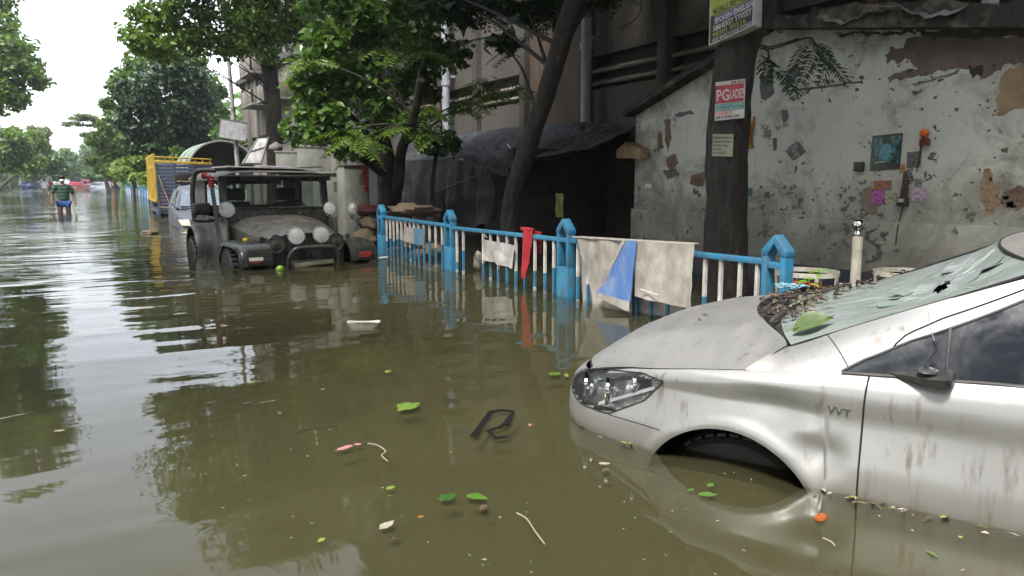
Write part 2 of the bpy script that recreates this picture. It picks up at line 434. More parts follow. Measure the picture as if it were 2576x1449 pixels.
prof = [(-4.0,.95),(0.6,1.85),(3.15,2.24),(4.87,2.47),(5.45,2.55),(6.5,2.22),(7.62,1.86)]
b = MB(); b.prism([(0,7.62,.0)]+[(0,-4,.0)]+[(0,y,z+.5) for y,z in prof], (.22,0,0)); b.build('wall', PLAST, shed)
b = MB(); b.bx(-.045,-.001,-4,7.63,0,.70+.5); b.build('plinth', PLAST, shed, bevel=.012)
b = MB(); b.bx(-.052,-.0455,-4,6.6,0,.235+.5); b.build('dado_band', navy, shed)
b = MB(); b.bx(.22,2.2,7.42,7.62,0,2.3); b.build('side_wall', PLAST, shed)
# horizontal crack ledge and roof slab pieces
def slab_edge(ya, za, yb, zb, t, x0=-.22, x1=2.2, n=26, mat_=moss, nm='roof_slab', rough=.03):
    bb = MB(); P = []
    for i in range(n+1):
        y = lerp(ya,yb,i/n); z = lerp(za,zb,i/n)+.5; o1 = fbm((y*3,1.3,0))*rough; o2 = fbm((y*4,7.3,0))*rough
        P.append([Vector((x1,y,z)), Vector((x0+o1,y,z-.01)), Vector((x0+o1*.5,y,z+t*.5+o2)), Vector((x0+.03+o1,y,z+t+o2)), Vector((x1,y,z+t))])
    bb.grid(P); return bb.build(nm, mat_, shed, smooth=50)
slab_edge(-4,.98,4.9,2.46,.17,n=90,rough=.075)
slab_edge(4.9,2.46,5.5,2.56,.10)
slab_edge(5.5,2.56,7.7,1.86,.075, x0=-.16, rough=.02)
bb = MB(); P = []
tl, tr = on_x(2060,52,WX-.25), on_x(2425,30,WX-.25)
for i in range(25):
    t = i/24; row = []
    for j in range(9):
        q = j/8; p = tl.lerp(tr, t); p = Vector((-.30+q*1.1, p.y, p.z+.5+.02+.16*q+.015*math.sin(i*2.2)+.03*fbm((t*6,q*3,0)) - (.05*math.sin(t*9) if j == 0 else 0)))
        row.append(p)
    P.append(row)
bb.grid(P, thick=.004); bb.build('tin_sheet', tin, shed, smooth=60)
# plaster that has fallen away, each patch with its own outline
def wall_patch(pts, mat_, X=WX, name='plaster_patch', parent=shed, prou=.003, rough=.02, sub=7, crop=True):
    PP = []; n = len(pts); sub = sub*3; sd = random.uniform(0,99)
    for i in range(n):
        a, c = pts[i], pts[(i+1)%n]
        for k in range(sub):
            t = k/sub; x = lerp(a[0],c[0],t); y = lerp(a[1],c[1],t)
            if crop: x, y = 1811.2+.4168*x, .4168*y
            p = on_x(x,y,X-prou); e = rough*2.4
            PP.append(Vector((-prou, p.y+e*fbm((p.y*11,p.z*11,sd),1,6), p.z+.5+e*fbm((p.y*11,p.z*11,sd+5),1,6))))
    bb = MB(); bb.prism(PP, (prou-.0005,0,0)); return bb.build(name, mat_, parent)
maroon = M('maroon_bare_render', (.085,.06,.055), .95, c2=(.15,.115,.10), scale=3, lo=.4, hi=.75, bmp=.8, bscale=22, bdist=.02)
ochre = M('ochre_bare_brickwork', (.27,.19,.11), .95, c2=(.17,.115,.07), scale=5, bmp=.8, bscale=25, bdist=.02)
slate = M('dark_grey_damp_patch', (.095,.10,.105), .95, c2=(.065,.065,.065), scale=8, bmp=.6, bscale=30)
greyp = M('grey_scraped_patch', (.17,.165,.155), .95, c2=(.09,.085,.08), scale=14, lo=.45, hi=.55, bmp=.6)
brown = M('brown_bare_brick', (.15,.10,.065), .95, c2=(.08,.055,.04), scale=8, bmp=.8, bscale=25, bdist=.02)
wall_patch([(2000,215),(1180,215),(1120,250),(1110,285),(1035,290),(1000,375),(1090,380),(1130,355),(1180,410),(1020,460),(1005,495),(1250,455),(1300,430),(1480,405),(1560,395),(1560,480),(1640,440),(1720,400),(2000,330)], maroon, rough=.014)
wall_patch([(2000,400),(1740,400),(1690,490),(1680,590),(1655,700),(1700,690),(1760,660),(2000,640)], ochre, rough=.014, prou=.005)
wall_patch([(1590,1030),(1640,1020),(1640,1100),(1670,1110),(1690,1190),(1650,1300),(1600,1305),(1580,1220),(1560,1160)], ochre, rough=.01)
wall_patch([(1700,1150),(1760,1130),(1950,1110),(1950,1270),(1740,1260),(1690,1210)], brown, rough=.014)
wall_patch([(240,450),(310,440),(325,560),(270,620),(240,570)], slate, rough=.012)
wall_patch([(400,420),(485,380),(480,460),(430,525),(385,535)], slate, rough=.012)
wall_patch([(390,910),(465,845),(520,915),(440,975)], greyp, rough=.006)
wall_patch([(370,668),(408,660),(412,720),(385,755),(372,705)], slate, rough=.005)
wall_patch([(318,835),(342,832),(338,905),(322,910)], slate, rough=.004)
wall_patch([(1695,895),(1740,890),(1735,920),(1700,915)], brown, rough=.005)
wall_patch([(1160,505),(1290,470),(1450,420),(1440,440),(1300,480),(1180,520)], greyp, rough=.006)
wall_patch([(370,545),(640,515),(860,485),(860,495),(640,530),(370,560)], slate, rough=.004)
for (a,c,r1) in ((330,1340,16),(745,1270,22),(1060,870,6),(560,410,18),(600,400,14),(760,415,8),(820,390,8),(855,465,16),(440,595,14),(1420,1405,28),(1750,1235,34),(1625,785,12),(280,1180,26),(485,1205,18),(800,1200,22),(360,975,12),(1660,950,9),(230,1330,22)):
    k = random.randint(5,7); wall_patch([(a+r1*random.uniform(.5,1.2)*math.cos(6.283*i/k), c+r1*random.uniform(.5,1.1)*math.sin(6.283*i/k)) for i in range(k)], random.choice((slate,brown,greyp)), rough=.004, sub=3)
random.seed(44)
for (x0,x1,y0,y1,k_) in ((960,1250,280,500,16),(1560,1700,380,700,12),(1540,1720,1010,1310,14),(1660,1800,1100,1290,10),(380,860,480,560,14),(220,500,380,640,12),(200,560,1080,1290,26),(560,900,1130,1290,14)):
    for _ in range(k_):
        a, c, r1 = random.uniform(x0,x1), random.uniform(y0,y1), random.uniform(3,13); kk = random.randint(5,8)
        wall_patch([(a+r1*random.uniform(.4,1.5)*math.cos(6.283*i/kk), c+r1*random.uniform(.4,1.2)*math.sin(6.283*i/kk)) for i in range(kk)], random.choice((slate,brown,greyp,maroon)), rough=.003, sub=2, name='plaster_flake')
soot = M('black_mould_stain', (.018,.017,.014), .95, c2=(.05,.047,.038), scale=12, lo=.4, hi=.7, bmp=.6)
wall_patch([(690,192),(1180,190),(1185,206),(1060,212),(960,203),(900,214),(815,206),(800,222),(770,204),(700,208)], soot, rough=.014)
wall_patch([(1180,192),(2000,170),(2000,214),(1500,226),(1240,222)], soot, rough=.012, prou=.006)
wall_patch([(1500,405),(1580,395),(1570,470),(1545,455),(1520,478)], soot, rough=.014, prou=.007)
# patches left of the poster tree (full-picture coordinates)
for pts in ([(1672,300),(1685,298),(1688,345),(1680,380),(1672,350)],[(1652,335),(1664,330),(1668,370),(1656,378)],[(1676,395),(1700,388),(1708,405),(1690,430),(1678,420)],[(1668,430),(1700,425),(1712,440),(1680,452)],[(1740,440),(1775,430),(1770,470),(1735,465)],[(1695,285),(1740,278),(1745,286),(1700,295)]):
    wall_patch(pts, random.choice((slate,brown)), rough=.008, sub=4, crop=False)

# ================================================================ TARPAULIN SHACK
def make_tarp():
    m, nt, N, L, B = new_mat('black_tarpaulin')
    co = coords(N, L)
    f = maprange(N, L, noise_node(N, L, co, 2.5, 7, .65), .4, .7)
    L.new(mixc(N, L, f, (.012,.013,.016), (.045,.048,.055)), B.inputs['Base Color'])
    B.inputs['Roughness'].default_value = .55; B.inputs['Specular IOR Level'].default_value = .3
    wv = noise_node(N, L, coords(N, L, (1,2.5,1)), 6, 6, .6, .8)
    bump(N, L, B, wv, .9, .05); return m
TARP = make_tarp()
brickd = M('shade_dark_brick', (.030,.019,.015), .95, c2=(.014,.011,.009), scale=5, bmp=.7, bscale=30, bdist=.02)  # brick darkened, shade under the roof put into the colour
shack = thing('tarpaulin_shack', 'low lean-to shack roofed with wrinkled black tarpaulin', 'shack')
fr = smooth_path([on_x(x,y,5.75) for x,y in ((985,425),(1080,408),(1165,398),(1215,428),(1262,442),(1300,438),(1325,405),(1400,388),(1480,372),(1545,345),(1592,318))], 16)
bk = smooth_path([on_x(x,y,8.15) for x,y in ((1000,350),(1090,342),(1160,336),(1250,325),(1320,318),(1400,312),(1450,309),(1500,310),(1530,312),(1560,316),(1582,322))], 16)
P = []
for i in range(len(fr)):
    row = []
    for j in range(57):
        t = j/56; p = fr[i].lerp(bk[i], t)
        sag = -.16*math.sin(math.pi*t)*(.6+.4*math.sin(p.y*2.1))
        wr = .05*fbm((p.y*1.8,p.x*1.3,0))+.085*(.35-abs(fbm((p.y*2.6+.4*p.x,p.x*3.2,6),1,5)))+.03*(.3-abs(fbm((p.y*8,p.x*7,2),1,3)))+.035*math.sin(p.y*7+p.x*2+2*fbm((p.x,p.y,3)))*(.4+.6*abs(fbm((p.y,p.x,9))))
        edge = 1-abs(2*t-1)**6
        row.append(p+Vector((.03*fbm((p.y*3,t*4,4)),0,sag+wr*(.3+.7*edge))))
    P.append(row)
b = MB(); b.grid(P, thick=.006); b.build('tarpaulin_roof', TARP, shack, smooth=80)
# hanging curtain on the far half
ca = smooth_path([on_x(x,y,5.68) for x,y in ((1000,405),(1060,402),(1120,400),(1180,405),(1232,428))], 12)
P = []
for i, p in enumerate(ca):
    row = []
    for j in range(17):
        t = j/16; f_ = .11*math.sin(i*.75+1.5*fbm((i*.2,0,0)))*t**.6
        row.append(Vector((5.68-f_+.05*fbm((p.y*2,t*3,1)), p.y+.06*math.sin(t*3+i), lerp(p.z, .28+.12*math.sin(i*.3), t))))
    P.append(row)
b = MB(); b.grid(P, thick=.006); b.build('tarpaulin_curtain', TARP, shack, smooth=80)
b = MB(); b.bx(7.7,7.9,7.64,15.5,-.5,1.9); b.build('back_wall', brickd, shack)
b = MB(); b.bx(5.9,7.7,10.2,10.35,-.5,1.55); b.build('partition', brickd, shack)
b = MB()
b.bar(on_x(1075,490,5.6), on_x(1198,441,5.6), .012); b.build('stick', M('dry_wood', (.2,.15,.1), .8), shack)
for yy in (10.2,12.4,14.2):
    b = MB(); b.bx(5.82,5.88,yy,yy+.06,-.5,1.25); b.build('post', M('dark_post',(.03,.024,.018),.8), shack)  # dark brown post colour
pp = on_x(1283,378,5.95)
b = MB(); b.box((5.95,pp.y,pp.z+.03), (.012,.16,.085), Matrix.Rotation(R_(35),3,'X')@Matrix.Rotation(R_(-30),3,'Y'))
tag(b.build('white_packet', M('white_plastic',(.7,.7,.68),.5)), 'small white packet lying on the black tarpaulin roof', 'packet')
gb = MB(); p0 = on_x(1407,515,5.65)
gb.grid([[Vector((5.65+.02*math.sin(i+j), p0.y-.09+.18*i/6+.02*math.sin(j), p0.z+.15-.32*j/8)) for j in range(9)] for i in range(7)], thick=.006)
tag(gb.build('green_bag', M('dull_green_plastic',(.09,.13,.02),.6), smooth=60), 'dull green bag hanging in the dark shack opening', 'bag')
# broken brick lintel at the shed corner
b = MB(); p1, p2 = on_x(1562,398,6.1), on_x(1622,400,6.1)
b.prism([(6.02,p1.y,p1.z),(6.02,p1.y,p1.z+.10),(6.02,lerp(p1.y,p2.y,.4),p1.z+.2),(6.02,p2.y,p2.z+.12),(6.02,p2.y,p2.z)], (.15,0,0))
tag(b.build('broken_lintel', ochre, bevel=.01), 'broken brick lintel stub at the shed corner beside the tarpaulin', 'masonry')
# ================================================================ TREES
bark_d = M('dark_bark', (.010,.008,.0065), .85, c2=(.030,.024,.018), scale=16, lo=.42, hi=.66, stretch=(1,1,.3), bmp=1., bscale=26, bdist=.05, dirt=(.045,.042,.034), dirt_amt=.12, dirt_scale=14)  # near-black bark with paler flecks
bark_b = M('brown_bark', (.045,.032,.024), .9, c2=(.02,.016,.013), scale=9, stretch=(1,1,.3), bmp=1., bscale=16, bdist=.03)
bark_f = M('distant_bark', (.06,.05,.04), .9, bmp=.4)
lf_mid = leaf_mat('leaf_mid_green', (.034,.076,.018), (.105,.185,.034))
lf_dark = leaf_mat('leaf_dark_green', (.016,.040,.014), (.030,.068,.020), .2)
lf_light = leaf_mat('leaf_light_green', (.10,.17,.032), (.18,.26,.05))
lf_peepal = leaf_mat('leaf_heart_green', (.030,.074,.022), (.112,.20,.038), .34, .28)
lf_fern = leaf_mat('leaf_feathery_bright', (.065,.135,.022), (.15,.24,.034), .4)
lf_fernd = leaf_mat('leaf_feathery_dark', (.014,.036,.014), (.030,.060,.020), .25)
lf_far = leaf_mat('leaf_distant_green', (.07,.13,.05), (.14,.22,.075), .35)
lf_sunlit = leaf_mat('leaf_sunlit_green', (.055,.11,.022), (.15,.235,.042), .38)  # brighter copy of the mid green, sunlight put into the leaf colour
lf_olive = leaf_mat('leaf_pale_olive', (.12,.16,.06), (.17,.21,.08), .35)

def _unit(v): return v/(np.linalg.norm(v, axis=1, keepdims=True)+1e-9)
def leaf_points(clumps, n, rng, sub=14, spread=.30, hollow=.55):
    C = np.array([c[:3] for c in clumps], float); Rr = np.array([c[3:6] for c in clumps], float)
    wgt = (Rr.prod(axis=1))**(2/3.); wgt /= wgt.sum()
    subs, sr, sw = [], [], []
    for i in range(len(C)):
        d = _unit(rng.normal(size=(sub,3))); rr = hollow+(1-hollow)*rng.random((sub,1))
        subs.append(C[i]+d*rr*Rr[i]*.85); sr.append(np.repeat(Rr[i][None],sub,0)*spread*(.6+.8*rng.random((sub,1)))); sw += [wgt[i]/sub*(.4+1.2*rng.random()) for _ in range(sub)]
    S = np.concatenate(subs); SR = np.concatenate(sr); sw = np.array(sw); sw /= sw.sum()
    k = rng.choice(len(S), n, p=sw)
    d = _unit(rng.normal(size=(n,3))); r = (.35+.65*rng.random((n,1)))
    return S[k]+d*r*SR[k]*1.25, d, S
def leaf_frames(n, d, rng, up=.6, out=.5):
    nrm = _unit(rng.normal(size=(n,3))*.55+np.array([0,0,up])+d*out)
    t = rng.normal(size=(n,3)); t[:,2] -= .5; t = t-nrm*(t*nrm).sum(1,keepdims=True); t = _unit(t)
    return nrm, t, np.cross(nrm, t)
DIAMOND = (np.array([[-.5,0,0],[-.08,.5,.06],[.5,0,-.04],[-.08,-.5,.06]]), [[0,1,2,3]])
HEART = (np.array([[-.42,0,0],[-.46,.22,.07],[-.18,.46,.10],[.16,.30,.06],[.62,0,-.10],[.16,-.30,.06],[-.18,-.46,.10],[-.46,-.22,.07]]),
         [[0,1,2,3],[0,3,4,4],[0,4,5,5],[0,5,6,7]])
def leaf_mesh(name, pts, frames, L, W, mat_, parent, rng, shape=DIAMOND, var=.45):
    nrm, t, s_ = frames; n = len(pts); T, Fc = shape; m = len(T)
    sz = (1-var/2+var*rng.random((n,1,1)))
    V = pts[:,None,:]+sz*(T[None,:,0,None]*L*t[:,None,:]+T[None,:,1,None]*W*s_[:,None,:]+T[None,:,2,None]*W*nrm[:,None,:])
    if shape is DIAMOND: F = np.array(Fc)
    else: F = np.array([[0,1,2],[0,2,3],[0,3,4],[0,4,5],[0,5,6],[0,6,7]])
    F = (F[None]+np.arange(n)[:,None,None]*m).reshape(-1, F.shape[1])
    return np_mesh(name, V.reshape(-1,3), F, mat_, parent)
def frond_template(np_=11, L=.34, pl=.085, pw=.021):
    V, F = [], []
    def quad(a, b, w):
        a = np.array(a); b = np.array(b); d = b-a; s_ = np.array([-d[1],d[0],0]); s_ = s_/np.linalg.norm(s_)*w/2; m = a+d*.45
        k = len(V); V.extend([a, m+s_+[0,0,.004], b, m-s_+[0,0,.004]]); F.append([k,k+1,k+2,k+3])
    quad([0,0,0],[L,0,-.13*L],.008)
    for i in range(np_):
        x = L*(.16+.82*i/(np_-1)); l = pl*(1-.55*abs((i/(np_-1))-.35)**1.4*1.6); z = -.13*L*(x/L)**2
        for sg in (-1,1):
            quad([x,0,z],[x+l*.42,sg*l*.93,z-.012-.02*(i%2)],pw)
    return np.array(V), np.array(F)
def frond_mesh(name, pts, rng, mat_, parent, scale=1., droop=.35):
    T, F = frond_template(); n = len(pts)
    az = rng.random(n)*2*np.pi; t = np.stack([np.cos(az),np.sin(az),-droop+.5*(rng.random(n)-.5)],1); t = _unit(t)
    nrm = np.array([0,0,1.])+.35*rng.normal(size=(n,3)); nrm = _unit(nrm-t*(nrm*t).sum(1,keepdims=True)); s_ = np.cross(nrm,t)
    sz = scale*(.7+.6*rng.random((n,1,1)))
    V = pts[:,None,:]+sz*(T[None,:,0,None]*t[:,None,:]+T[None,:,1,None]*s_[:,None,:]+T[None,:,2,None]*nrm[:,None,:])
    FF = (F[None]+np.arange(n)[:,None,None]*len(T)).reshape(-1,4)
    return np_mesh(name, V.reshape(-1,3), FF, mat_, parent)

def cy_(px, py, rx, ry, Y, rd=None):
    p = on_y(px, py, Y); dep = (p-_C).dot(_fw); return (p.x, p.y, p.z, rx*dep/1900, (rd or rx)*dep/1900, ry*dep/1900)

def tree(name, label, base, trunk, rad, clumps, n, L, W, leafm, bark, seed, group=None, shape=DIAMOND, sub=14, twigs=True, spread=.30, hollow=.5,
         fronds=0, frond_m=None, fscale=1., limb_r=.3, cat='tree', flare=1.5, nseg=12):
    """trunk: list of world points; clumps: world ellipsoids"""
    rng = np.random.default_rng(seed); random.seed(seed)
    t = thing(name, label, cat, base, 0, group); bv = Vector(base)
    tp = smooth_path([Vector(p)-bv for p in trunk], 10); k = len(tp)
    rr = [lerp(rad[0], rad[1], i/(k-1))*(1+.025*math.sin(i*.35))*(1+(flare-1)*max(0,1-i/6.)) for i in range(k)]
    b = MB(); b.tube(tp, rr, nseg*2 if rad[0] > .1 else nseg)
    for i_ in range(len(b.v)):                         # ridged, knotty bark outline
        v_ = Vector(b.v[i_]); c_ = min(tp, key=lambda q: (q-v_).length_squared); d_ = v_-c_
        b.v[i_] = tuple(c_+d_*(1+.10*fbm((d_.x*14,d_.y*14,v_.z*1.6))+.07*fbm((v_.x*9,v_.y*9,v_.z*5))))
    tr = b.build('trunk', bark, t, smooth=60)
    top = tp[-1]
    cl = [(c[0]-bv.x, c[1]-bv.y, c[2]-bv.z, *c[3:6]) for c in clumps]
    lb = MB()
    pts, d, S = leaf_points(cl, max(n,10), rng, sub, spread, hollow)
    for c in cl:
        cc = Vector(c[:3]); i0 = min(range(k//3,k), key=lambda i: (tp[i]-cc).length+abs(tp[i].z-(cc.z-1.2))*.5); p0 = tp[i0]
        mid = p0.lerp(cc,.5)+Vector((random.uniform(-.2,.2),random.uniform(-.2,.2),.18))*(cc-p0).length*.3
        r0 = min(rr[i0]*.6, limb_r)
        pth = smooth_path([p0,mid,cc],4); lb.tube(pth,[lerp(r0,r0*.25,i/(len(pth)-1)) for i in range(len(pth))],6)
        if twigs:
            for q in range(5):
                e = Vector(S[rng.integers(len(S))])
                if (e-cc).length < max(c[3:6])*1.3: lb.tube([cc, cc.lerp(e,.5)+Vector((0,0,.1)), e], [r0*.22,r0*.14,r0*.06], 4, cap=False)
    lb.build('limbs', bark, t, smooth=60)
    if n > 10:
        leaf_mesh('crown', pts, leaf_frames(len(pts), d, rng), L, W, leafm, t, rng, shape)['kind'] = 'stuff'
    if fronds:
        fp, _, _ = leaf_points(cl, fronds, rng, sub, spread, hollow)
        frond_mesh('feathery_leaves', fp, rng, frond_m, t, fscale)['kind'] = 'stuff'
    return t


# --- poster tree, unseen crown widened for shade, feathery sprays hanging into view
def cwx(px, py, X): return on_x(px, py, X)
p_ = (4.9,4.76,-.4)
trunkP = [p_, on_x(1826,600,4.9), on_x(1828,420,4.9), on_x(1842,200,4.92), on_x(1866,60,4.95), (5.05,4.75,3.3), (5.1,4.9,4.6), (5.0,5.2,6.2)]
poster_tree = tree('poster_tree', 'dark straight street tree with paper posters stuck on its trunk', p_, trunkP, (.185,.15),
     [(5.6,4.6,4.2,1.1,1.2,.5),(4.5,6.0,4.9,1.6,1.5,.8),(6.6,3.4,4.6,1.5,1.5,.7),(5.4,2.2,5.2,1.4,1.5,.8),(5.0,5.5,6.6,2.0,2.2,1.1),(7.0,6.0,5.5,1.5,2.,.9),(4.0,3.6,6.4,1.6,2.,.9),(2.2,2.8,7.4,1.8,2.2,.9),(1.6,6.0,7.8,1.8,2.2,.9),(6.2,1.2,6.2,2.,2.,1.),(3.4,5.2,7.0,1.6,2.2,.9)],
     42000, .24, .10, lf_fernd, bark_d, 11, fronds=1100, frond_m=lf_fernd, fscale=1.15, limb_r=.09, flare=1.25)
# --- unseen tree added beyond the right edge so its crown shades the shed
p_ = (5.0,-1.6,-.4)
tree('added_shade_tree', 'unseen tree added beyond the right edge, its crown shading the shed', p_, [p_,(5.0,-1.6,1.5),(5.1,-1.5,3.5),(5.2,-1.2,5.5)], (.2,.15),
     [(5.4,-.6,5.0,2.0,1.8,.9),(6.8,.4,5.2,1.8,1.8,.9),(4.2,-1.8,5.6,1.8,2.,.9),(6.4,-3,5.6,2.,2.,1.),(5.2,-.8,7.0,2.4,2.4,1.1),(4.0,.6,6.6,1.5,1.6,.8)], 22000, .24, .10, lf_fernd, bark_d, 19, limb_r=.09)
# --- leaning tree
p_ = (4.85,8.35,-.4)
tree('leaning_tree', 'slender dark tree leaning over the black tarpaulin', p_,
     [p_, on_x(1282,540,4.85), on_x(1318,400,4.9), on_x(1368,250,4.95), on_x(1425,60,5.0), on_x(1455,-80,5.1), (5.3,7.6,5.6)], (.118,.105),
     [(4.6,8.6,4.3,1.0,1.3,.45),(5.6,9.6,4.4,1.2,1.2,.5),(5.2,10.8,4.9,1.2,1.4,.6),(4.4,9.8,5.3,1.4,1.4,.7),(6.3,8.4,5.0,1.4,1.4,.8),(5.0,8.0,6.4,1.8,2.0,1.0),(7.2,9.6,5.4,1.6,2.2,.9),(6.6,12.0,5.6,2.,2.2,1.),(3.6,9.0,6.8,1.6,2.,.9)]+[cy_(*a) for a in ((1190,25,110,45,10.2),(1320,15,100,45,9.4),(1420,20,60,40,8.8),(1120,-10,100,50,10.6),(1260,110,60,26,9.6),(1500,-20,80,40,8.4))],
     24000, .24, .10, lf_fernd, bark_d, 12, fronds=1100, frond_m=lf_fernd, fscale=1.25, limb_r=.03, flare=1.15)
# --- heart-leaved tree over the jeep
p_ = (4.62,12.35,-.4)
cl = [cy_(*a) for a in ((770,245,62,60,11.2),(840,140,90,70,11.4),(905,215,95,80,11.5),(1005,110,95,80,11.8),(800,310,62,58,11.1),(865,345,62,50,11.2),(745,320,45,50,11.0),
      (955,270,75,60,11.6),(1055,215,70,60,11.9),(780,170,70,60,11.3),(900,50,110,70,11.6),(1120,150,70,60,12.1),(1020,20,110,60,12.0),(830,-40,120,80,11.6),(985,-120,150,90,12.2))]
tree('heart_leaved_tree', 'leafy tree with heart-shaped bright leaves hanging over the jeep', p_,
     [p_, on_x(975,520,4.62), on_x(972,420,4.62), on_x(955,330,4.6), on_x(930,230,4.5), on_x(915,100,4.4)], (.20,.10), cl, 9500, .125, .10, lf_peepal, bark_b, 13,
     shape=HEART, sub=9, spread=.42, limb_r=.06, flare=1.3)
p_ = (4.75,12.9,-.4)
cl = [cy_(*a) for a in ((1020,310,55,32,10.9),(905,352,50,28,10.7),(1060,275,45,30,11.1),(860,330,40,20,10.8),(1075,120,40,22,11.2),(965,120,35,20,11.2),(1180,255,45,25,11.0),(1240,215,60,28,11.4),(1090,330,38,30,10.8),(800,150,35,20,10.9))]
tree('feathery_tree', 'thin tree with bright feathery compound leaves behind the jeep roof', p_, [p_, on_x(1000,470,4.75), on_x(1010,380,4.7), on_x(1040,300,4.5), on_x(1060,200,4.4)], (.12,.05),
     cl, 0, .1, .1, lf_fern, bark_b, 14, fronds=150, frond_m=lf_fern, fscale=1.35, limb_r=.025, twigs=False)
p_ = (5.15,11.2,-.4)
tree('shade_sapling', 'small dark round-leaved sapling in front of the tarpaulin', p_, [p_, on_x(1088,500,5.15), on_x(1092,420,5.15), on_x(1105,360,5.15)], (.05,.02),
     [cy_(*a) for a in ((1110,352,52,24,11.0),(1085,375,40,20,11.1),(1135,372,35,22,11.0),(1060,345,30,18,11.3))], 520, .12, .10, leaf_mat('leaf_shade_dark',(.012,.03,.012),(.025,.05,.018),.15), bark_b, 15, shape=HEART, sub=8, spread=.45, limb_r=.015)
# --- dark trunk street tree
p_ = (4.66,21.0,-.4)
cl = [cy_(*a) for a in ((355,55,65,55,19.5),(450,30,90,60,20),(555,60,95,60,20.5),(650,70,90,55,21),(410,110,65,45,19.5),(345,110,45,40,19.3),(515,105,75,40,20),(590,130,55,30,20),(740,50,110,80,21.5),(640,-40,150,80,21),
      (470,-70,150,80,20),(800,-90,170,90,22),(560,-190,190,90,21),(760,-240,200,100,22),(960,-220,190,100,22),(430,-200,120,80,20),(650,-360,200,90,21.5),(680,140,45,28,20.5),(850,120,120,80,22.5))]
tree('dark_trunk_tree', 'big street tree with a straight black trunk behind the jeep', p_, [p_, on_x(692,470,4.66), on_x(688,300,4.66), on_x(676,170,4.66), (4.4,20.9,5.2), (4.2,20.8,7.5)], (.23,.16), cl,
     52000, .155, .085, lf_sunlit, bark_d, 16, sub=18, spread=.40, limb_r=.016, flare=1.3)
# --- dark round tree
p_ = (3.95,46,-.4)
cl = [cy_(*a) for a in ((400,250,95,85,45),(440,330,85,60,45),(350,300,70,60,45),(430,190,80,50,45),(480,280,60,70,45),(330,240,45,50,46),(370,370,60,30,45),(500,340,40,50,46))]
tree('round_dark_tree', 'dense dark round-crowned tree beyond the yellow tailgate', p_, [p_, (4.0,46,3), (4.1,46,6)], (.3,.15), cl, 24000, .32, .17, lf_dark, bark_d, 17, sub=22, spread=.28)
p_ = (4.6,52,-.4)
cl = [cy_(*a) for a in ((310,215,45,45,52),(290,270,40,40,52),(525,230,42,60,53),(545,300,40,45,53),(300,310,40,30,52),(360,160,60,40,52),(480,170,50,40,52),(570,330,40,40,55))]
tree('green_backing_tree', 'mid green tree showing round the edges of the dark round tree', p_, [p_, (4.6,52,4), (4.6,52,7)], (.3,.12), cl, 12000, .34, .18, lf_mid, bark_f, 18, group='trees along the right kerb')
specs = [
 ('light_green_tree','pale yellow-green bushy tree left of the dark round tree',(4.2,62),[(265,345,40,35,62),(290,390,45,40,62),(250,400,35,40,64),(330,345,40,25,60),(300,430,40,25,60)],lf_light,9000,.36),
 ('kerb_bush','light green bush growing low behind the yellow tailgate',(4.4,44),[(330,425,45,32,44),(385,410,45,40,45),(430,400,45,35,46),(360,450,40,18,43),(300,440,35,22,48)],lf_light,9000,.24),
 ('kerb_bush','mid green bush behind the curved shelter roof',(5.2,40),[(470,400,40,30,40),(520,395,45,28,40),(560,350,40,50,42)],lf_mid,6000,.24),
 ('umbrella_tree','flat-topped sparse pale tree reaching over the street',(3.2,85),[(205,296,48,9,82),(180,312,30,7,82),(235,310,30,10,83),(222,338,24,7,83),(190,300,22,6,82)],lf_olive,2600,.34),
 ('yellow_green_tree','yellow-green young tree between the pole and the dark trunk',(7.0,46),[(625,330,22,40,46),(640,370,25,35,46),(610,380,22,28,46)],lf_light,3500,.24),  # pale yellow-green leaf colour
]
for i,(nm,lab,bs,cs,mt,n_,sz) in enumerate(specs):
    cl = [cy_(*a) for a in cs]; hz = max(c[2] for c in cl); base = (bs[0],bs[1],-.4); mean = np.mean([c[:3] for c in cl],axis=0)
    tree(nm, lab, base, [base,(lerp(bs[0],mean[0],.3),lerp(bs[1],mean[1],.3),hz*.35),(lerp(bs[0],mean[0],.8),lerp(bs[1],mean[1],.8),hz*.75)], (.2,.06), cl, n_, sz, sz*.5, mt, bark_f, 30+i, group='trees along the right kerb', cat='bush' if 'bush' in nm else 'tree')
# --- left side trees; the last two, unseen behind the camera, added to block skylight
for i,(x_,y_,h_,lab) in enumerate(((-10.5,31,13,'tall street tree on the left kerb nearest the frame edge'),(-9.5,18,12,'second street tree back along the left kerb'),(-7.4,6,13,'street tree on the left kerb level with the silver car'),(-7.8,-6,12,'street tree on the left kerb behind the photographer'),(4.9,-9,11,'unseen street tree added on the right kerb behind the photographer'),(-1.5,-16,12,'unseen street tree added across the road behind the photographer'))):
    p_ = (x_,y_,-.4); rg = np.random.default_rng(70+i)
    cl = [(x_+rg.normal()*1.9+(.9 if x_ < 0 else 0), y_+rg.normal()*2.4, lerp(3.6,h_,k/8), 2.6,2.8,1.5) for k in range(9)]
    tree('street_tree', lab, p_, [p_,(x_,y_,2.5),(x_+.3,y_+.2,h_*.45),(x_+.5,y_+.2,h_*.7)], (.3,.16), cl, 15000, .38, .22, lf_mid, bark_d, 170+i, group='trees lining the flooded street', twigs=False, spread=.36)
p_ = (-7.2,58,-.4)
cl = [cy_(*a) for a in ((20,130,75,60,55),(70,185,55,45,55),(15,215,60,50,55),(-50,120,90,90,56),(40,255,38,25,55),(0,60,50,45,56),(-70,0,90,80,57),(100,200,30,30,55),(-30,-90,110,80,57),(-120,-60,120,120,58),(-60,-200,120,80,58),(-160,200,100,110,58),(-40,260,50,40,56))]
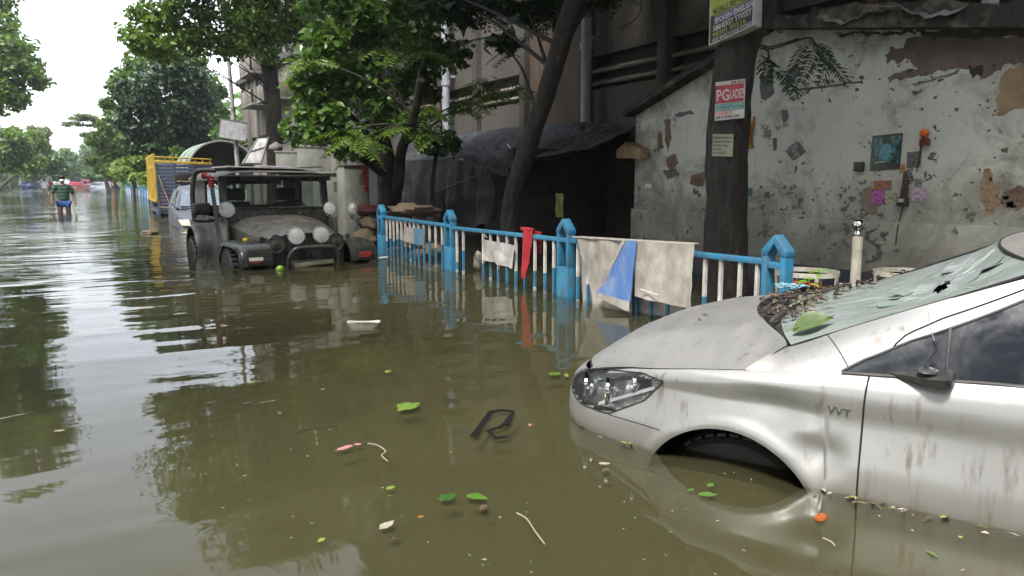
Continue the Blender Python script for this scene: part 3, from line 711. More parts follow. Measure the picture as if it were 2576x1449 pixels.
tree('overhanging_tree', 'tall leafy tree reaching in from the left edge over the street', p_, [p_,(-7.2,58,4),(-6.6,57.5,8),(-6.2,57,13)], (.4,.2), cl, 30000, .34, .20, lf_sunlit, bark_d, 41, sub=18, spread=.34)
specs = [
 ('street_tree','dark green tree low on the left edge behind the grey box',(-9,78),[(20,350,60,40,76),(-10,400,60,45,76),(55,400,50,45,76),(90,360,25,30,78)],lf_sunlit,11000,.40),
 ('street_tree','brownish thin tree above the left row of trees',(-8,100),[(95,335,30,22,98),(115,355,20,16,98)],lf_olive,1800,.35),
 ('street_tree','green tree in the left row, nearest the wading man',(-7,95),[(110,400,40,40,93),(140,425,35,28,93),(75,430,40,25,93)],lf_far,9000,.42),
 ('street_tree','rounded tree closing the left row, right of the wading man',(-5,140),[(165,400,32,30,138),(150,430,30,24,138),(185,430,22,24,138)],lf_far,7000,.55),
 ('street_tree','dark distant tree at the far end of the street',(1.5,230),[(190,415,24,26,228),(205,430,26,22,228),(180,440,22,16,228)],lf_far,5000,.8),
 ('street_tree','distant tree on the right kerb beyond the red vehicles',(6,170),[(222,400,24,28,168),(232,425,26,26,168),(212,435,20,18,168)],lf_far,6000,.65),
 ('street_tree','mid-distance bushy tree on the right kerb left of the blue fence',(5,105),[(245,405,28,34,104),(260,435,34,22,103),(235,440,22,16,104)],lf_far,7000,.45),
]
for i,(nm,lab,bs,cs,mt,n_,sz) in enumerate(specs):
    cl = [cy_(*a) for a in cs]; hz = max(c[2] for c in cl); base = (bs[0],bs[1],-.4); mean = np.mean([c[:3] for c in cl],axis=0)
    tree(nm, lab, base, [base,(lerp(bs[0],mean[0],.3),bs[1],hz*.35),(lerp(bs[0],mean[0],.8),bs[1],hz*.75)], (.22,.08), cl, n_, sz, sz*.55, mt, bark_f, 60+i, group='trees lining the flooded street')
# the rows go on beyond: a closed mass of foliage nobody could count
rng = np.random.default_rng(5); C_ = []
for y in np.arange(150,520,16):
    for sx in (-1,1):
        x = (-13 if sx<0 else 11)+rng.normal()*1.5
        for k in range(3): C_.append((x+rng.normal()*2, y+rng.normal()*4, 2.5+rng.random()*8, 4.5,6,3.2))
for x in np.arange(-34,40,5): C_ += [(x,520+rng.normal()*5,4+rng.random()*12,6,5,6)]
for y in np.arange(62,150,11):
    C_.append((11+rng.normal(), y, 3+rng.random()*5, 3.2,5,3.5)); C_.append((-15+rng.normal(), y, 3+rng.random()*6, 3.2,5,4))
for y in np.arange(50,150,5):
    C_.append((6.5+rng.normal()*.6, y, .8+rng.random()*1.6, 1.5,3,1.3)); C_.append((-10.0+rng.normal()*.6, y+22, 1.0+rng.random()*2.6, 1.6,3,1.7)); C_.append((-8.6+rng.normal()*.5, y+60, .8+rng.random()*1.8, 1.3,3,1.4))
for y in np.arange(-60,64,6):                       # unseen foliage added behind and beside the photographer to cut fill light
    for k in range(2): C_.append((-13.5+rng.normal()*1.0, y+rng.normal(), 1.5+k*4.5+rng.random()*3, 2.6,4,2.6))
for x in np.arange(-14,22,4):
    for k in range(3): C_.append((x+rng.normal(), -46+rng.normal()*3, 1.5+k*3.6+rng.random()*2, 3.,3,2.6))
for y in np.arange(-44,-8,5):
    for k in range(2): C_.append((9.5+rng.normal()*.8, y, 1.5+k*4+rng.random()*2, 2.4,3,2.4))
pts, d, S = leaf_points(C_, 150000, rng, 10, .4, .4)
tag(leaf_mesh('distant_wood', pts, leaf_frames(len(pts), d, rng), 1.0, .6, lf_far, None, rng), 'far mass of green trees closing both sides of the flooded street, with unseen masses added behind the camera', 'wood', kind='stuff')
# stray feathery sprays near the shed roof
# ================================================================ BLUE STREET FENCE
blue = M('sky_blue_enamel', (.012,.155,.29), .42, c2=(.025,.20,.34), scale=7, bmp=.45, bscale=35, bdist=.004, dirt=(.075,.05,.035), dirt_amt=.36, dirt_scale=13)
whitep = M('chipped_white_paint', (.60,.585,.56), .55, c2=(.46,.44,.41), scale=12, bmp=.4, bscale=40, bdist=.004, dirt=(.12,.09,.06), dirt_amt=.30, dirt_scale=9)
FX = 3.87; PY = [10.5,8.18,5.72,3.31]
fence = thing('street_fence', 'blue and white metal street fence with gabled posts standing in the flood', 'fence', (FX,0,-.36))
fz = .36
def post(y, slot):
    b = MB(); hw, hd = .095, .04
    if slot:
        b.bx(-hd,hd,y-hw,y+hw,0,fz+.27)
        for s in (-1,1): b.bx(-hd,hd,y+s*(hw-.019)-.019,y+s*(hw-.019)+.019,fz+.268,fz+.60)
    else:
        b.bx(-hd*.9,hd*.9,y-hw*.95,y+hw*.95,0,fz-.15)
        for s in (-1,1): b.bx(-hd,hd,y+s*(hw-.022)-.022,y+s*(hw-.022)+.022,fz-.16,fz+.60)
    b.bx(-hd+.004,hd-.004,y-hw+.01,y+hw-.01,fz+.495,fz+.535)
    o = b.build('post', blue, fence, bevel=.004)
    g_ = MB()
    for s in (-1,1):
        g_.prism([(-hd-.003,y+s*(hw+.004),fz+.575),(-hd-.003,y+s*(hw+.004),fz+.612),(-hd-.003,y,fz+.712),(-hd-.003,y,fz+.655),(-hd-.003,y+s*(hw-.04),fz+.575)][::s], (2*hd+.006,0,0))
    g_.build('gable_cap', blue, o, bevel=.004)
for i, y in enumerate(PY): post(y, i < 3)
rz_ = [(PY[0],PY[1],.535,.52),(PY[1],PY[2],.50,.515),(PY[2],PY[3],.515,.53)]
for ya, yb, za, zb in rz_:
    b = MB(); b.bar((0,ya-.06,fz+za),(0,yb+.06,fz+zb),.045,.04); b.build('rail', blue, fence, bevel=.005)
    b = MB(); b.bar((0,ya-.06,fz-.26),(0,yb+.06,fz-.26),.035,.035); b.build('rail', blue, fence, bevel=.004)
def balusters(ya, yb, ts, z0, z1, cuts):
    for t, cz in zip(ts, cuts):
        y = lerp(ya,yb,t); zt = lerp(z0,z1,t)-.018; b = MB(); w_ = .0125; tl = random.uniform(-.008,.008)
        for za, zb, mi in ((-.25,-.02+random.uniform(-.06,.04),0),(None,cz,1),(None,zt,0)):
            za = prev if za is None else za
            b.bx(-.011+tl*za,.011+tl*za,y-w_+tl,y+w_+tl,fz+za,fz+zb,mi); prev = zb
        b.build('baluster', [whitep,blue], fence)
random.seed(3)
ts = [.085,.145,.205,.265,.33,.395,.46,.525,.59,.665,.74,.82,.90]
balusters(PY[0],PY[1],ts,.535,.52,[random.uniform(.16,.30) for _ in ts])
ts = [.085,.155,.40,.475,.55,.62,.695,.765,.845,.92]; ts = [.075,.145,.345,.415,.485,.56,.635,.705,.785,.855,.92]
balusters(PY[1],PY[2],ts,.50,.515,[random.uniform(.06,.26) for _ in ts])
ts = [.08,.15,.42,.50,.58,.655,.735,.80,.87,.935]
balusters(PY[2],PY[3],ts,.515,.53,[.2,.15,.32,.35,.35,.22,.23,.02,-.02,-.02])

# cloths over the fence
sheet_w = M('grubby_white_sheet', (.42,.395,.355), .8, c2=(.29,.268,.235), scale=7, lo=.35, hi=.75, bmp=.5, bscale=12, bdist=.012, dirt=(.16,.13,.10), dirt_amt=.42, dirt_scale=7)
sheet_p = M('whitish_plastic_sheet', (.46,.45,.44), .65, c2=(.35,.34,.33), scale=10, bmp=.5, bscale=14, bdist=.012, dirt=(.2,.17,.14), dirt_amt=.3)
sheet_b = M('cobalt_banner_cloth', (.06,.145,.38), .75, c2=(.10,.20,.43), scale=4, bmp=.4, bscale=14, bdist=.01, dirt=(.35,.38,.42), dirt_amt=.22)
redc = M('crimson_cloth', (.32,.012,.02), .8, c2=(.22,.008,.014), scale=6, stretch=(1,1,.4), bmp=.4)
greycl = M('grey_cloth', (.33,.30,.28), .85, dirt=DIRT, dirt_amt=.3)
bluecl = M('dusty_blue_board', (.05,.17,.27), .7, dirt=(.2,.2,.19), dirt_amt=.3)
def cloth(name, quad, X, mat_, parent, nu=18, nv=18, wav=.012, seed=0, thick=.004, label=None):
    A, B_, C2, D2 = [on_x(x,y,X) for x,y in quad]
    o = Vector(parent.location) if parent else Vector((0,0,0)); P = quadpatch(A,B_,C2,D2,nu,nv)
    for i, row in enumerate(P):
        for j, p in enumerate(row):
            e = wav*(fbm((p.y*3.1+seed,p.z*2.3,seed),1.3,3)+.6*math.sin(i*.8+seed+j*.12)*(j/nv))
            row[j] = Vector((p.x+e, p.y+.004*fbm((i*.4,j*.4,seed)), p.z+.006*fbm((i*.5,j*.3,seed+4))))-o
    b = MB(); b.grid(P, thick=thick); return b.build(name, mat_, parent, smooth=80, label=label)
bn = thing('banner', 'large grubby white and blue banner draped over the fence rail', 'banner', (FX-.05,4.7,0))
cloth('left_sheet', ((1452,596),(1602,606),(1590,790),(1492,775)), FX-.055, sheet_w, bn, wav=.022, seed=1)
cloth('blue_fold', ((1573,605),(1603,607),(1584,782),(1502,738)), FX-.118, sheet_b, bn, wav=.006, seed=2)
cloth('white_hem', ((1566,604),(1574,605),(1505,742),(1497,737)), FX-.124, sheet_w, bn, nu=4, wav=.004, seed=3)
cloth('white_hem', ((1508,737),(1584,760),(1582,784),(1498,746)), FX-.127, sheet_w, bn, nv=4, wav=.004, seed=4)
cloth('right_sheet', ((1601,606),(1745,615),(1737,778),(1591,745)), FX-.095, sheet_w, bn, wav=.020, seed=5)
cloth('back_sheet', ((1453,597),(1744,615),(1738,800),(1470,800)), FX+.06, sheet_p, bn, wav=.014, seed=6)
b = MB(); o = Vector(bn.location)
b.tube([on_x(1612,728,FX-.125)-o, on_x(1655,742,FX-.125)-o], .005, 6); b.build('hem_stick', whitep, bn)
rl = MB(); rl.bar(on_x(1452,596,FX-.01)-o, on_x(1744,614,FX-.01)-o, .12, .012); rl.build('rail_fold', sheet_w, bn, bevel=.005)
t = thing('white_sack', 'whitish plastic sheet tied to the fence balusters left of the red cloth', 'sheet', (FX-.03,6.9,0))
cloth('sheet', ((1216,602),(1298,618),(1290,676),(1212,652)), FX-.035, sheet_p, t, wav=.024, seed=7)
b = MB(); o = Vector(t.location); b.tube([on_x(1216,602,FX-.03)-o, on_x(1219,590,FX-.02)-o, on_x(1225,598,FX-.03)-o], .006, 6); b.build('tie', greycl, t)
t = thing('red_cloth', 'narrow crimson cloth hanging over the fence rail into the water', 'cloth', (FX-.04,6.3,0))
cloth('front_fall', ((1314,575),(1338,577),(1327,700),(1317,700)), FX-.045, redc, t, nu=8, nv=30, wav=.03, seed=8)
cloth('back_fall', ((1345,580),(1362,583),(1360,640),(1348,625)), FX+.05, redc, t, nu=6, nv=14, wav=.01, seed=9)
b = MB(); o = Vector(t.location); b.bar(on_x(1315,575,FX-.01)-o, on_x(1338,578,FX-.01)-o, .06, .030); b.build('rail_fold', redc, t, bevel=.004)
t = thing('two_tone_board', 'small grey and blue cloth board hung on the far fence panel', 'board', (FX-.03,9.5,0))
cloth('grey_half', ((1017,571),(1042,573),(1041,614),(1016,606)), FX-.03, greycl, t, 8, 8, .004, 10)
cloth('blue_half', ((1042,573),(1068,577),(1067,618),(1041,614)), FX-.031, bluecl, t, 8, 8, .004, 11)
# far continuation of the fence
ff = thing('far_fence', 'distant run of blue and white fence beyond the truck', 'fence', (4.0,50,-.36))
for k in range(10):
    y = k*2.4; b = MB(); b.bx(-.05,.05,y-.1,y+.1,0,1.05); b.build('post', blue, ff)
    b = MB(); b.bx(-.02,.02,y+.1,y+2.3,.85,.9); b.build('rail', blue, ff)
    b = MB(); b.bx(-.01,.01,y+.15,y+2.25,.36,.83); b.build('panel', [sheet_p,sheet_b,bluecl,sheet_p][k%4], ff)

# ================================================================ BIN HOLDER WITH CHROME-TOPPED POLE
ivory = M('ivory_enamel', (.60,.57,.49), .5, c2=(.5,.47,.40), scale=9, bmp=.3, dirt=(.13,.08,.05), dirt_amt=.34, dirt_scale=10)
chrome = M('polished_chrome', (.75,.75,.77), .08, metal=1., bmp=0)
bp = on_x(2160,570,5.0); bp.z = 0
bh = thing('bin_holder', 'ivory pole with chrome ball carrying two open hoop baskets behind the silver car', 'bin holder', (5.0,bp.y,-.4))
b = MB(); b.lathe([(.037,0),(.037,1.04)], 18); b.build('pole', ivory, bh, smooth=40)
b = MB(); b.lathe([(.026,1.04),(.03,1.045),(.033,1.06),(.026,1.075),(.022,1.085),(.03,1.092),(.041,1.105),(.046,1.125),(.043,1.147),(.03,1.165),(.0,1.172)], 20); b.build('chrome_ball', chrome, bh, smooth=60)
def hoop(cx, cyy, r, zt):
    b = MB(); n = 28
    ring = lambda z, rr_, hh: b.lathe([(rr_,z),(rr_,z+hh),(rr_-.006,z+hh),(rr_-.006,z),(rr_,z)], n, (cx,cyy,0))
    ring(zt-.035,r,.035); o = b.build('hoop', ivory, bh, smooth=40)
    b = MB(); ring(.12,r*.8,.03); b.build('lower_ring', ivory, o, smooth=40)
    for k in range(8):
        a = 2*math.pi*k/8+.2; c_, s_ = math.cos(a), math.sin(a); bb = MB()
        bb.bar((cx+c_*r,cyy+s_*r,zt-.03),(cx+c_*r*.8,cyy+s_*r*.8,.13),.03,.006,up=(c_,s_,0)); bb.build('upright', ivory, o)
hc = on_x(2030,678,4.7); hoop(hc.x-5.0, hc.y-bp.y, .228, .79)
h2 = (-hc.x+5.0, -(hc.y-bp.y)); hoop(h2[0]+.02, h2[1]+.0, .228, .79)
b = MB(); d_ = Vector((hc.x-5.0, hc.y-bp.y, 0)); dn = d_.normalized()
for s in (-1,1): b.bar(dn*s*.03+Vector((0,0,.66)), d_*s-dn*s*.225+Vector((0,0,.66)), .02, .075)
b.build('bracket', ivory, bh, bevel=.003)

# ================================================================ CABINETS AND RAG HEAP BY THE JEEP
cabm = M('grey_green_cabinet_paint', (.15,.16,.14), .55, c2=(.10,.11,.10), scale=5, bmp=.3, dirt=(.28,.26,.215), dirt_amt=.42, dirt_scale=4.5)
cabd = M('rusty_red_base', (.30,.02,.03), .7)
def cabinet(xl, xr, yt, Y, dep, lab, red=False):
    a, c = on_y(xl,500,Y), on_y(xr,500,Y); zt = on_y((xl+xr)/2,yt,Y).z
    t = thing('feeder_cabinet', lab, 'cabinet', ((a.x+c.x)/2,Y,-.4), 0, 'roadside electrical cabinets'); w_ = c.x-a.x
    b = MB(); b.bx(-w_/2,w_/2,0,dep,.25 if not red else .32,zt+.4); b.build('body', cabm, t, bevel=.012)
    b = MB(); b.bx(-w_/2-.02,w_/2+.02,-.025,dep+.02,zt+.401,zt+.435); b.build('lid', cabm, t, bevel=.01)
    b = MB(); b.bx(-w_/2+.03,w_/2-.03,-.012,-.001,.4,zt+.34); d_ = b.build('door', cabm, t, bevel=.005)
    b = MB()
    for k in range(5): b.bx(w_*.08,w_*.36,-.02,-.0125,zt+.12+k*.035,zt+.135+k*.035)
    b.build('vent_slat', cabm, d_)
    b = MB(); b.bx(-w_/2+.01,w_/2-.01,.01,dep-.01,0,.25 if not red else .32); b.build('base', cabd if red else cabm, t)
cabinet(806,862,438,13.1,.45,'grey-green electrical cabinet right behind the jeep windscreen')
cabinet(868,930,418,12.6,.45,'taller grey-green electrical cabinet with red base beside the rag heap', True)
ragm = [M('rag_brown',(.11,.075,.05),.9,bmp=.6,dirt=DIRT,dirt_amt=.4), M('rag_tan',(.12,.088,.055),.9,bmp=.6,dirt=DIRT,dirt_amt=.3), M('rag_maroon',(.12,.035,.03),.9,bmp=.6), M('rag_grey',(.13,.12,.11),.9,bmp=.6), M('rag_buff',(.17,.135,.09),.85,bmp=.6,dirt=DIRT,dirt_amt=.3)]
def rag(c, r, mat_, lab, seed, cat='bundle', grp='rags and sacks heaped by the fence'):
    n1, n2 = 20, 12; b = MB(); P = []
    for i in range(n1+1):
        a = 2*math.pi*(i%n1)/n1; row = []
        for j in range(n2+1):
            e = math.pi*j/n2; d = Vector((math.cos(a)*math.sin(e), math.sin(a)*math.sin(e), math.cos(e)))
            k = 1+.42*fbm(d*1.6+Vector((seed,0,0)))+.14*fbm(d*5+Vector((seed,3,0)))
            row.append(Vector((d.x*r[0]*k, d.y*r[1]*k, d.z*r[2]*k)))
        P.append(row)
    b.grid(P); o = b.build('rag_bundle', mat_, None, smooth=70); o.location = c
    tag(o, lab, cat, grp); return o
rags = [((915,600),(.2,.2,.14),1,'tan rag bundle low beside the red cabinet base'),((930,560),(.18,.2,.12),4,'buff crumpled sack in the middle of the rag heap'),((950,625),(.16,.2,.2),0,'brown rag bundle at the waterline against the end post'),
 ((905,640),(.15,.2,.14),3,'grey wet bundle at the waterline near the jeep fender'),((925,528),(.2,.2,.08),2,'maroon rag on top of the heap'),((945,540),(.1,.15,.08),0,'brown wad under the far fence post cap'),((885,620),(.1,.15,.18),0,'dark brown bundle nearest the jeep'),((938,592),(.12,.15,.12),4,'pale buff sack end facing the road')]
for i,((x,y),r,mi,lab) in enumerate(rags): rag(on_y(x,y,11.1+.12*(i%3)), r, ragm[mi], lab, i*3.3)
for i,((x,y),r,mi,lab) in enumerate([((1010,640),(.25,.3,.12),2,'reddish rags behind the first fence panel'),((1060,645),(.22,.25,.1),0,'brown rags behind the two-tone board'),((1095,635),(.2,.2,.12),1,'buff cloth heap behind the second fence post'),((1000,560),(.2,.2,.1),3,'grey rag heap behind the end post'),((1040,530),(.35,.3,.1),0,'brown cloth bundle on the ledge under the curtain')]):
    rag(on_x(x,y,4.35), r, ragm[mi], lab, 40+i*2.1)
rag(on_x(1203,655,4.1)+Vector((0,0,0)), (.05,.07,.11), M('clear_bag_plastic',(.30,.27,.22),.3,bmp=.6,bscale=20,bdist=.02), 'limp plastic bag caught behind the open fence panel', 77, 'bag', None)
# red garland on the heart-leaved tree
g = MB(); random.seed(9)
p0, p1 = on_y(918,420,11.9), on_y(922,482,11.9)
for k in range(46):
    t_ = k/45; p = p0.lerp(p1,t_)+Vector((random.uniform(-.035,.035),random.uniform(-.03,.03),0)); g.lathe([(0,-.016),(.018,-.008),(.02,.004),(0,.016)],6,p,(random.uniform(-1,1),random.uniform(-1,1),1))
tag(g.build('red_garland', M('scarlet_petals',(.42,.01,.02),.7), smooth=60), 'scarlet flower garland hung on the leafy tree trunk', 'garland')
# ================================================================ SILVER SEDAN
CAR_PHI = R_(25.5)
car = thing('silver_sedan', 'dirty silver sedan half under water with cracked windscreen and dented wing', 'car', (2.988,1.882,0), math.pi/2+CAR_PHI)
def make_paint():
    m, nt, N, L, B = new_mat('dusty_silver_paint')
    co = coords(N, L); sep = N.new('ShaderNodeSeparateXYZ'); L.new(co, sep.inputs[0])
    g_ = N.new('ShaderNodeNewGeometry'); sn = N.new('ShaderNodeSeparateXYZ'); L.new(g_.outputs['Normal'], sn.inputs[0])
    c = mixc(N, L, maprange(N, L, noise_node(N, L, co, 2.5, 5), .3, .7), (.42,.42,.415), (.36,.36,.355))
    drip = maprange(N, L, noise_node(N, L, coords(N, L, (26,26,3.2)), 1.0, 4, .6), .56, .70)           # dried drip marks
    drip = mathn(N, L, 'MULTIPLY', drip, maprange(N, L, noise_node(N, L, co, 4.5, 3), .42, .6))
    c = mixc(N, L, mathn(N, L, 'MULTIPLY', drip, .75), c, (.16,.12,.09))
    speck = maprange(N, L, noise_node(N, L, co, 60, 3, .6), .70, .76)
    c = mixc(N, L, mathn(N, L, 'MULTIPLY', speck, .6), c, (.22,.19,.16))
    film = maprange(N, L, noise_node(N, L, coords(N, L, (14,3,6)), 1.0, 7, .7), .35, .75)              # streaky dust, thickest on level panels
    film = mathn(N, L, 'MULTIPLY', film, maprange(N, L, sn.outputs[2], .25, .85, .12, .85))
    c = mixc(N, L, film, c, (.345,.33,.305))
    tide = maprange(N, L, mathn(N, L, 'ADD', sep.outputs[2], mathn(N, L, 'MULTIPLY', noise_node(N, L, co, 6, 4), .06)), .02, .14, .75, 0.)
    c = mixc(N, L, tide, c, (.20,.185,.15))                                                             # silt left by the falling flood
    L.new(c, B.inputs['Base Color']); B.inputs['Metallic'].default_value = .62
    L.new(maprange(N, L, film, 0, 1, .40, .66), B.inputs['Roughness'])
    B.inputs['Coat Weight'].default_value = .22; B.inputs['Coat Roughness'].default_value = .16
    bump(N, L, B, noise_node(N, L, co, 3., 2), .06, .02)
    return m
PAINT = make_paint()
blackpl = M('black_plastic', (.022,.022,.024), .5, c2=(.035,.034,.033), scale=20, dirt=(.10,.09,.075), dirt_amt=.25)
rubber = M('tyre_rubber', (.009,.009,.009), .7, bmp=.4)
gapm = M('shut_line_shadow_gap', (.012,.012,.013), .9, bmp=0)
sideglass = M('dusty_tinted_side_glass', (.014,.016,.022), .08, c2=(.022,.025,.032), scale=2, bmp=0, dirt=(.075,.075,.08), dirt_amt=.26, dirt_scale=7)
def make_ws():
    m, nt, N, L, B = new_mat('dust_filmed_windscreen')
    co = coords(N, L)
    st = noise_node(N, L, coords(N, L, (3.5,16,5)), 1.0, 7, .68, .5)
    c = mixc(N, L, maprange(N, L, st, .32, .72), (.25,.285,.262), (.155,.185,.17))
    c = mixc(N, L, maprange(N, L, noise_node(N, L, co, 3, 4), .5, .75), c, (.26,.27,.32))
    L.new(c, B.inputs['Base Color']); L.new(maprange(N, L, st, .3, .7, .5, .22), B.inputs['Roughness'])
    tr = N.new('ShaderNodeBsdfTransparent'); tr.inputs[0].default_value = (.65,.75,.72,1)
    mx = N.new('ShaderNodeMixShader'); L.new(maprange(N, L, st, .45, .8, .0, .16), mx.inputs[0])
    L.new(B.outputs[0], mx.inputs[1]); L.new(tr.outputs[0], mx.inputs[2]); L.new(mx.outputs[0], N['Material Output'].inputs['Surface'])
    bump(N, L, B, noise_node(N, L, co, 14, 4), .12, .006)
    return m
WSG = make_ws()
PLAN = [(1.362,0),(1.352,.2),(1.318,.4),(1.255,.555),(1.145,.685),(.965,.782),(.7,.84),(.45,.86),(0,.865),(-1,.865),(-1.9,.85),(-2.5,.80),(-2.88,.66),(-3.02,.42),(-3.06,0)]
def _cat(P, n=40):
    P = np.array(P); out = []
    for i in range(len(P)-1):
        p0 = P[max(i-1,0)]; p1 = P[i]; p2 = P[i+1]; p3 = P[min(i+2,len(P)-1)]
        if i == 0: p0 = np.array([p2[0],-p2[1]])
        for k in range(n):
            t = k/n; out.append(.5*((2*p1)+(p2-p0)*t+(2*p0-5*p1+4*p2-p3)*t*t+(3*p1-p0-3*p2+p3)*t**3))
    out.append(P[-1]); return np.array(out)
PC = _cat(PLAN); SL = np.concatenate([[0],np.cumsum(np.linalg.norm(np.diff(PC,axis=0),axis=1))])
TG = np.gradient(PC,axis=0); TG /= np.linalg.norm(TG,axis=1,keepdims=True); NMx, NMy = TG[:,1], -TG[:,0]
def plan(s): return np.interp(s,SL,PC[:,0]), np.interp(s,SL,PC[:,1]), np.interp(s,SL,NMx), np.interp(s,SL,NMy)
def s_of_u(u): return float(np.interp(-u,-PC[:,0],SL))
ZT_U = [-3.06,-2.5,-1.9,-1.2,-.43,.07,.36,.6,.9,1.05,1.15,1.25,1.37]; ZT_Z = [.44,.50,.50,.475,.445,.412,.375,.345,.295,.258,.228,.208,.20]
def ztop(u): return float(np.interp(u,ZT_U,ZT_Z))
OZ = [-.35,-.2,-.08,.0,.10,.20,.255,.30,.34,.40,.5]; OV = [-.05,-.022,-.004,.004,.004,-.010,-.016,-.004,.002,-.012,-.04]
FZ = [-.35,-.2,-.08,.02,.10,.16,.22,.3]; FV = [-.06,-.02,.02,.035,.03,.012,-.02,-.06]
def SP(s, z, extra=0.):
    u, v, nx, ny = plan(s); fr = min(1,max(0,(u-.75)/.4)); fr = fr*fr*(3-2*fr)
    o = (1-fr)*np.interp(z,OZ,OV)+fr*np.interp(z,FZ,FV)
    t = ztop(u)-z
    if t < .05: o -= .030*(1-max(t,0)/.05)**2
    if v > .5:   # crash dents in the wing and flare round the arch
        o -= .018*math.exp(-((u-.30)/.12)**2-((z-.265)/.05)**2)
        o -= .030*math.exp(-((u-.12)/.07)**2-((z-.12)/.055)**2)-.010*math.exp(-((u-.16)/.05)**2-((z-.19)/.03)**2)
    for ua in (.45,-2.2):
        rr = math.hypot(u-ua, z+.2)
        o += .012*math.exp(-((rr-.365)/.03)**2)
    w_ = -.05*max(0,z-.25)*math.exp(-(u/.25)**2)
    return Vector((u+nx*(o+extra)+w_, v+ny*(o+extra), z))
def mir(p): return Vector((p[0],-p[1],p[2]))
HLP = [(.60,.203),(.80,.246),(1.095,.293),(1.20,.280),(1.12,.19),(.955,.100),(.78,.098),(.60,.125),(.565,.165)]
def inpoly(x, y, P):
    c = False; j = len(P)-1
    for i in range(len(P)):
        if ((P[i][1] > y) != (P[j][1] > y)) and x < (P[j][0]-P[i][0])*(y-P[i][1])/(P[j][1]-P[i][1])+P[i][0]: c = not c
        j = i
    return c
def side_grid(s0, s1, n, rows=34, hole=None, mirror=False):
    b = MB(); V_ = []; par = []
    for i in range(n+1):
        s = lerp(s0,s1,i/n); u = plan(s)[0]; zb = -.30
        for ua in (.45,-2.2):
            if abs(u-ua) < .345: zb = max(zb, -.2+math.sqrt(.345**2-(u-ua)**2))
        zt = ztop(u)
        for j in range(rows+1):
            z = lerp(zb, zt, j/rows); p = SP(s,z); V_.append(mir(p) if mirror else p); par.append((s,z))
    F_ = []
    for i in range(n):
        for j in range(rows):
            q = [i*(rows+1)+j,(i+1)*(rows+1)+j,(i+1)*(rows+1)+j+1,i*(rows+1)+j+1]
            if hole:
                cs = sum(par[k][0] for k in q)/4; cz = sum(par[k][1] for k in q)/4
                if inpoly(cs,cz,hole): continue
            F_.append(q if mirror else q[::-1])
    b.add(V_, F_); return b
S0, S1, S2 = s_of_u(0.0), s_of_u(-1.05), s_of_u(-1.95); SE = SL[-1]
hole = [(lerp(.9,p[0],.96),lerp(.19,p[1],.94)) for p in HLP]
for mr in (False,True):
    b = side_grid(0,S0-.003,190,hole=hole,mirror=mr); b.build('front_wing_and_bumper', PAINT, car, smooth=60)
    b = side_grid(S0+.003,S1-.003,60,mirror=mr); dr = b.build('front_door', PAINT, car, smooth=60)
    b = side_grid(S1+.003,S2-.003,50,mirror=mr); b.build('rear_door', PAINT, car, smooth=60)
    b = side_grid(S2+.003,SE,120,mirror=mr); b.build('rear_quarter', PAINT, car, smooth=60)
    f_ = mir if mr else (lambda p: p)
    # dark gaps behind the shut lines
    b = MB(); b.grid([[f_(SP(S0-.012+.024*i,-.28+.70*j/24,-.006)) for j in range(25)] for i in range(2)]); b.grid([[f_(SP(S1-.012+.024*i,-.28+.74*j/24,-.006)) for j in range(25)] for i in range(2)]); b.build('door_gap', gapm, car)
    if not mr:
        b = MB(); b.tube([SP(S0,-.05+.475*j/20,.0005) for j in range(21)], .0035, 6); b.build('door_seal', gapm, car)
        b = MB(); b.tube([SP(lerp(.955,1.205,j/8),lerp(.097,.088,j/8),-.0008) for j in range(9)], .0022, 6); b.build('bumper_joint', gapm, car)
# arch lips and liners, wheels
for ua in (.45,-2.2):
    for sg in (1,-1):
        b = MB(); P = []
        for i in range(33):
            a = math.pi*(i/32); u = ua+.345*math.cos(a); z = -.2+.345*math.sin(a); p = SP(s_of_u(u),max(z,-.2)); p = Vector((p.x,p.y*sg,p.z))
            P.append([p, Vector((p.x,p.y-sg*.03,p.z)), Vector((ua+(p.x-ua)*1.06,p.y-sg*.06,-.2+(p.z+.2)*1.06)), Vector((ua+(p.x-ua)*1.06,p.y-sg*.36,-.2+(p.z+.2)*1.06))])
        b.grid(P, 0); b.add([r_[3] for r_ in P]+[Vector((ua-.37,sg*.49,-.5)),Vector((ua+.37,sg*.49,-.5))], [list(range(33))+[33,34]]); b.build('arch_liner', gapm, car, smooth=50)
        wo = MB(); c_ = (ua,sg*.66,-.225)
        wo.lathe([(.19,-.09),(.24,-.098),(.285,-.10),(.303,-.085),(.31,-.05),(.31,.05),(.303,.085),(.285,.10),(.24,.098),(.19,.09)], 44, c_, (0,1,0))
        wh = wo.build('wheel', rubber, car, smooth=35)
        tr_ = MB()
        for k in range(40):
            a = 2*math.pi*k/40
            for off_ in (-.062,0,.062):
                p = Vector((ua+.312*math.cos(a+off_*2),sg*.66+off_,-.225+.312*math.sin(a+off_*2))); tr_.box(p,(.034,.042,.012),Matrix.Rotation(-(a+off_*2)+math.pi/2,3,'Y'))
        tr_.build('tread', rubber, wh)['kind'] = 'stuff'
        rm = MB(); rm.lathe([(.0,.07),(.05,.072),(.17,.06),(.195,.08),(.2,.085)], 24, c_, (0,sg,0)); rm.build('rim', M('alloy_rim',(.10,.10,.105),.5,metal=.6), wh, smooth=40)
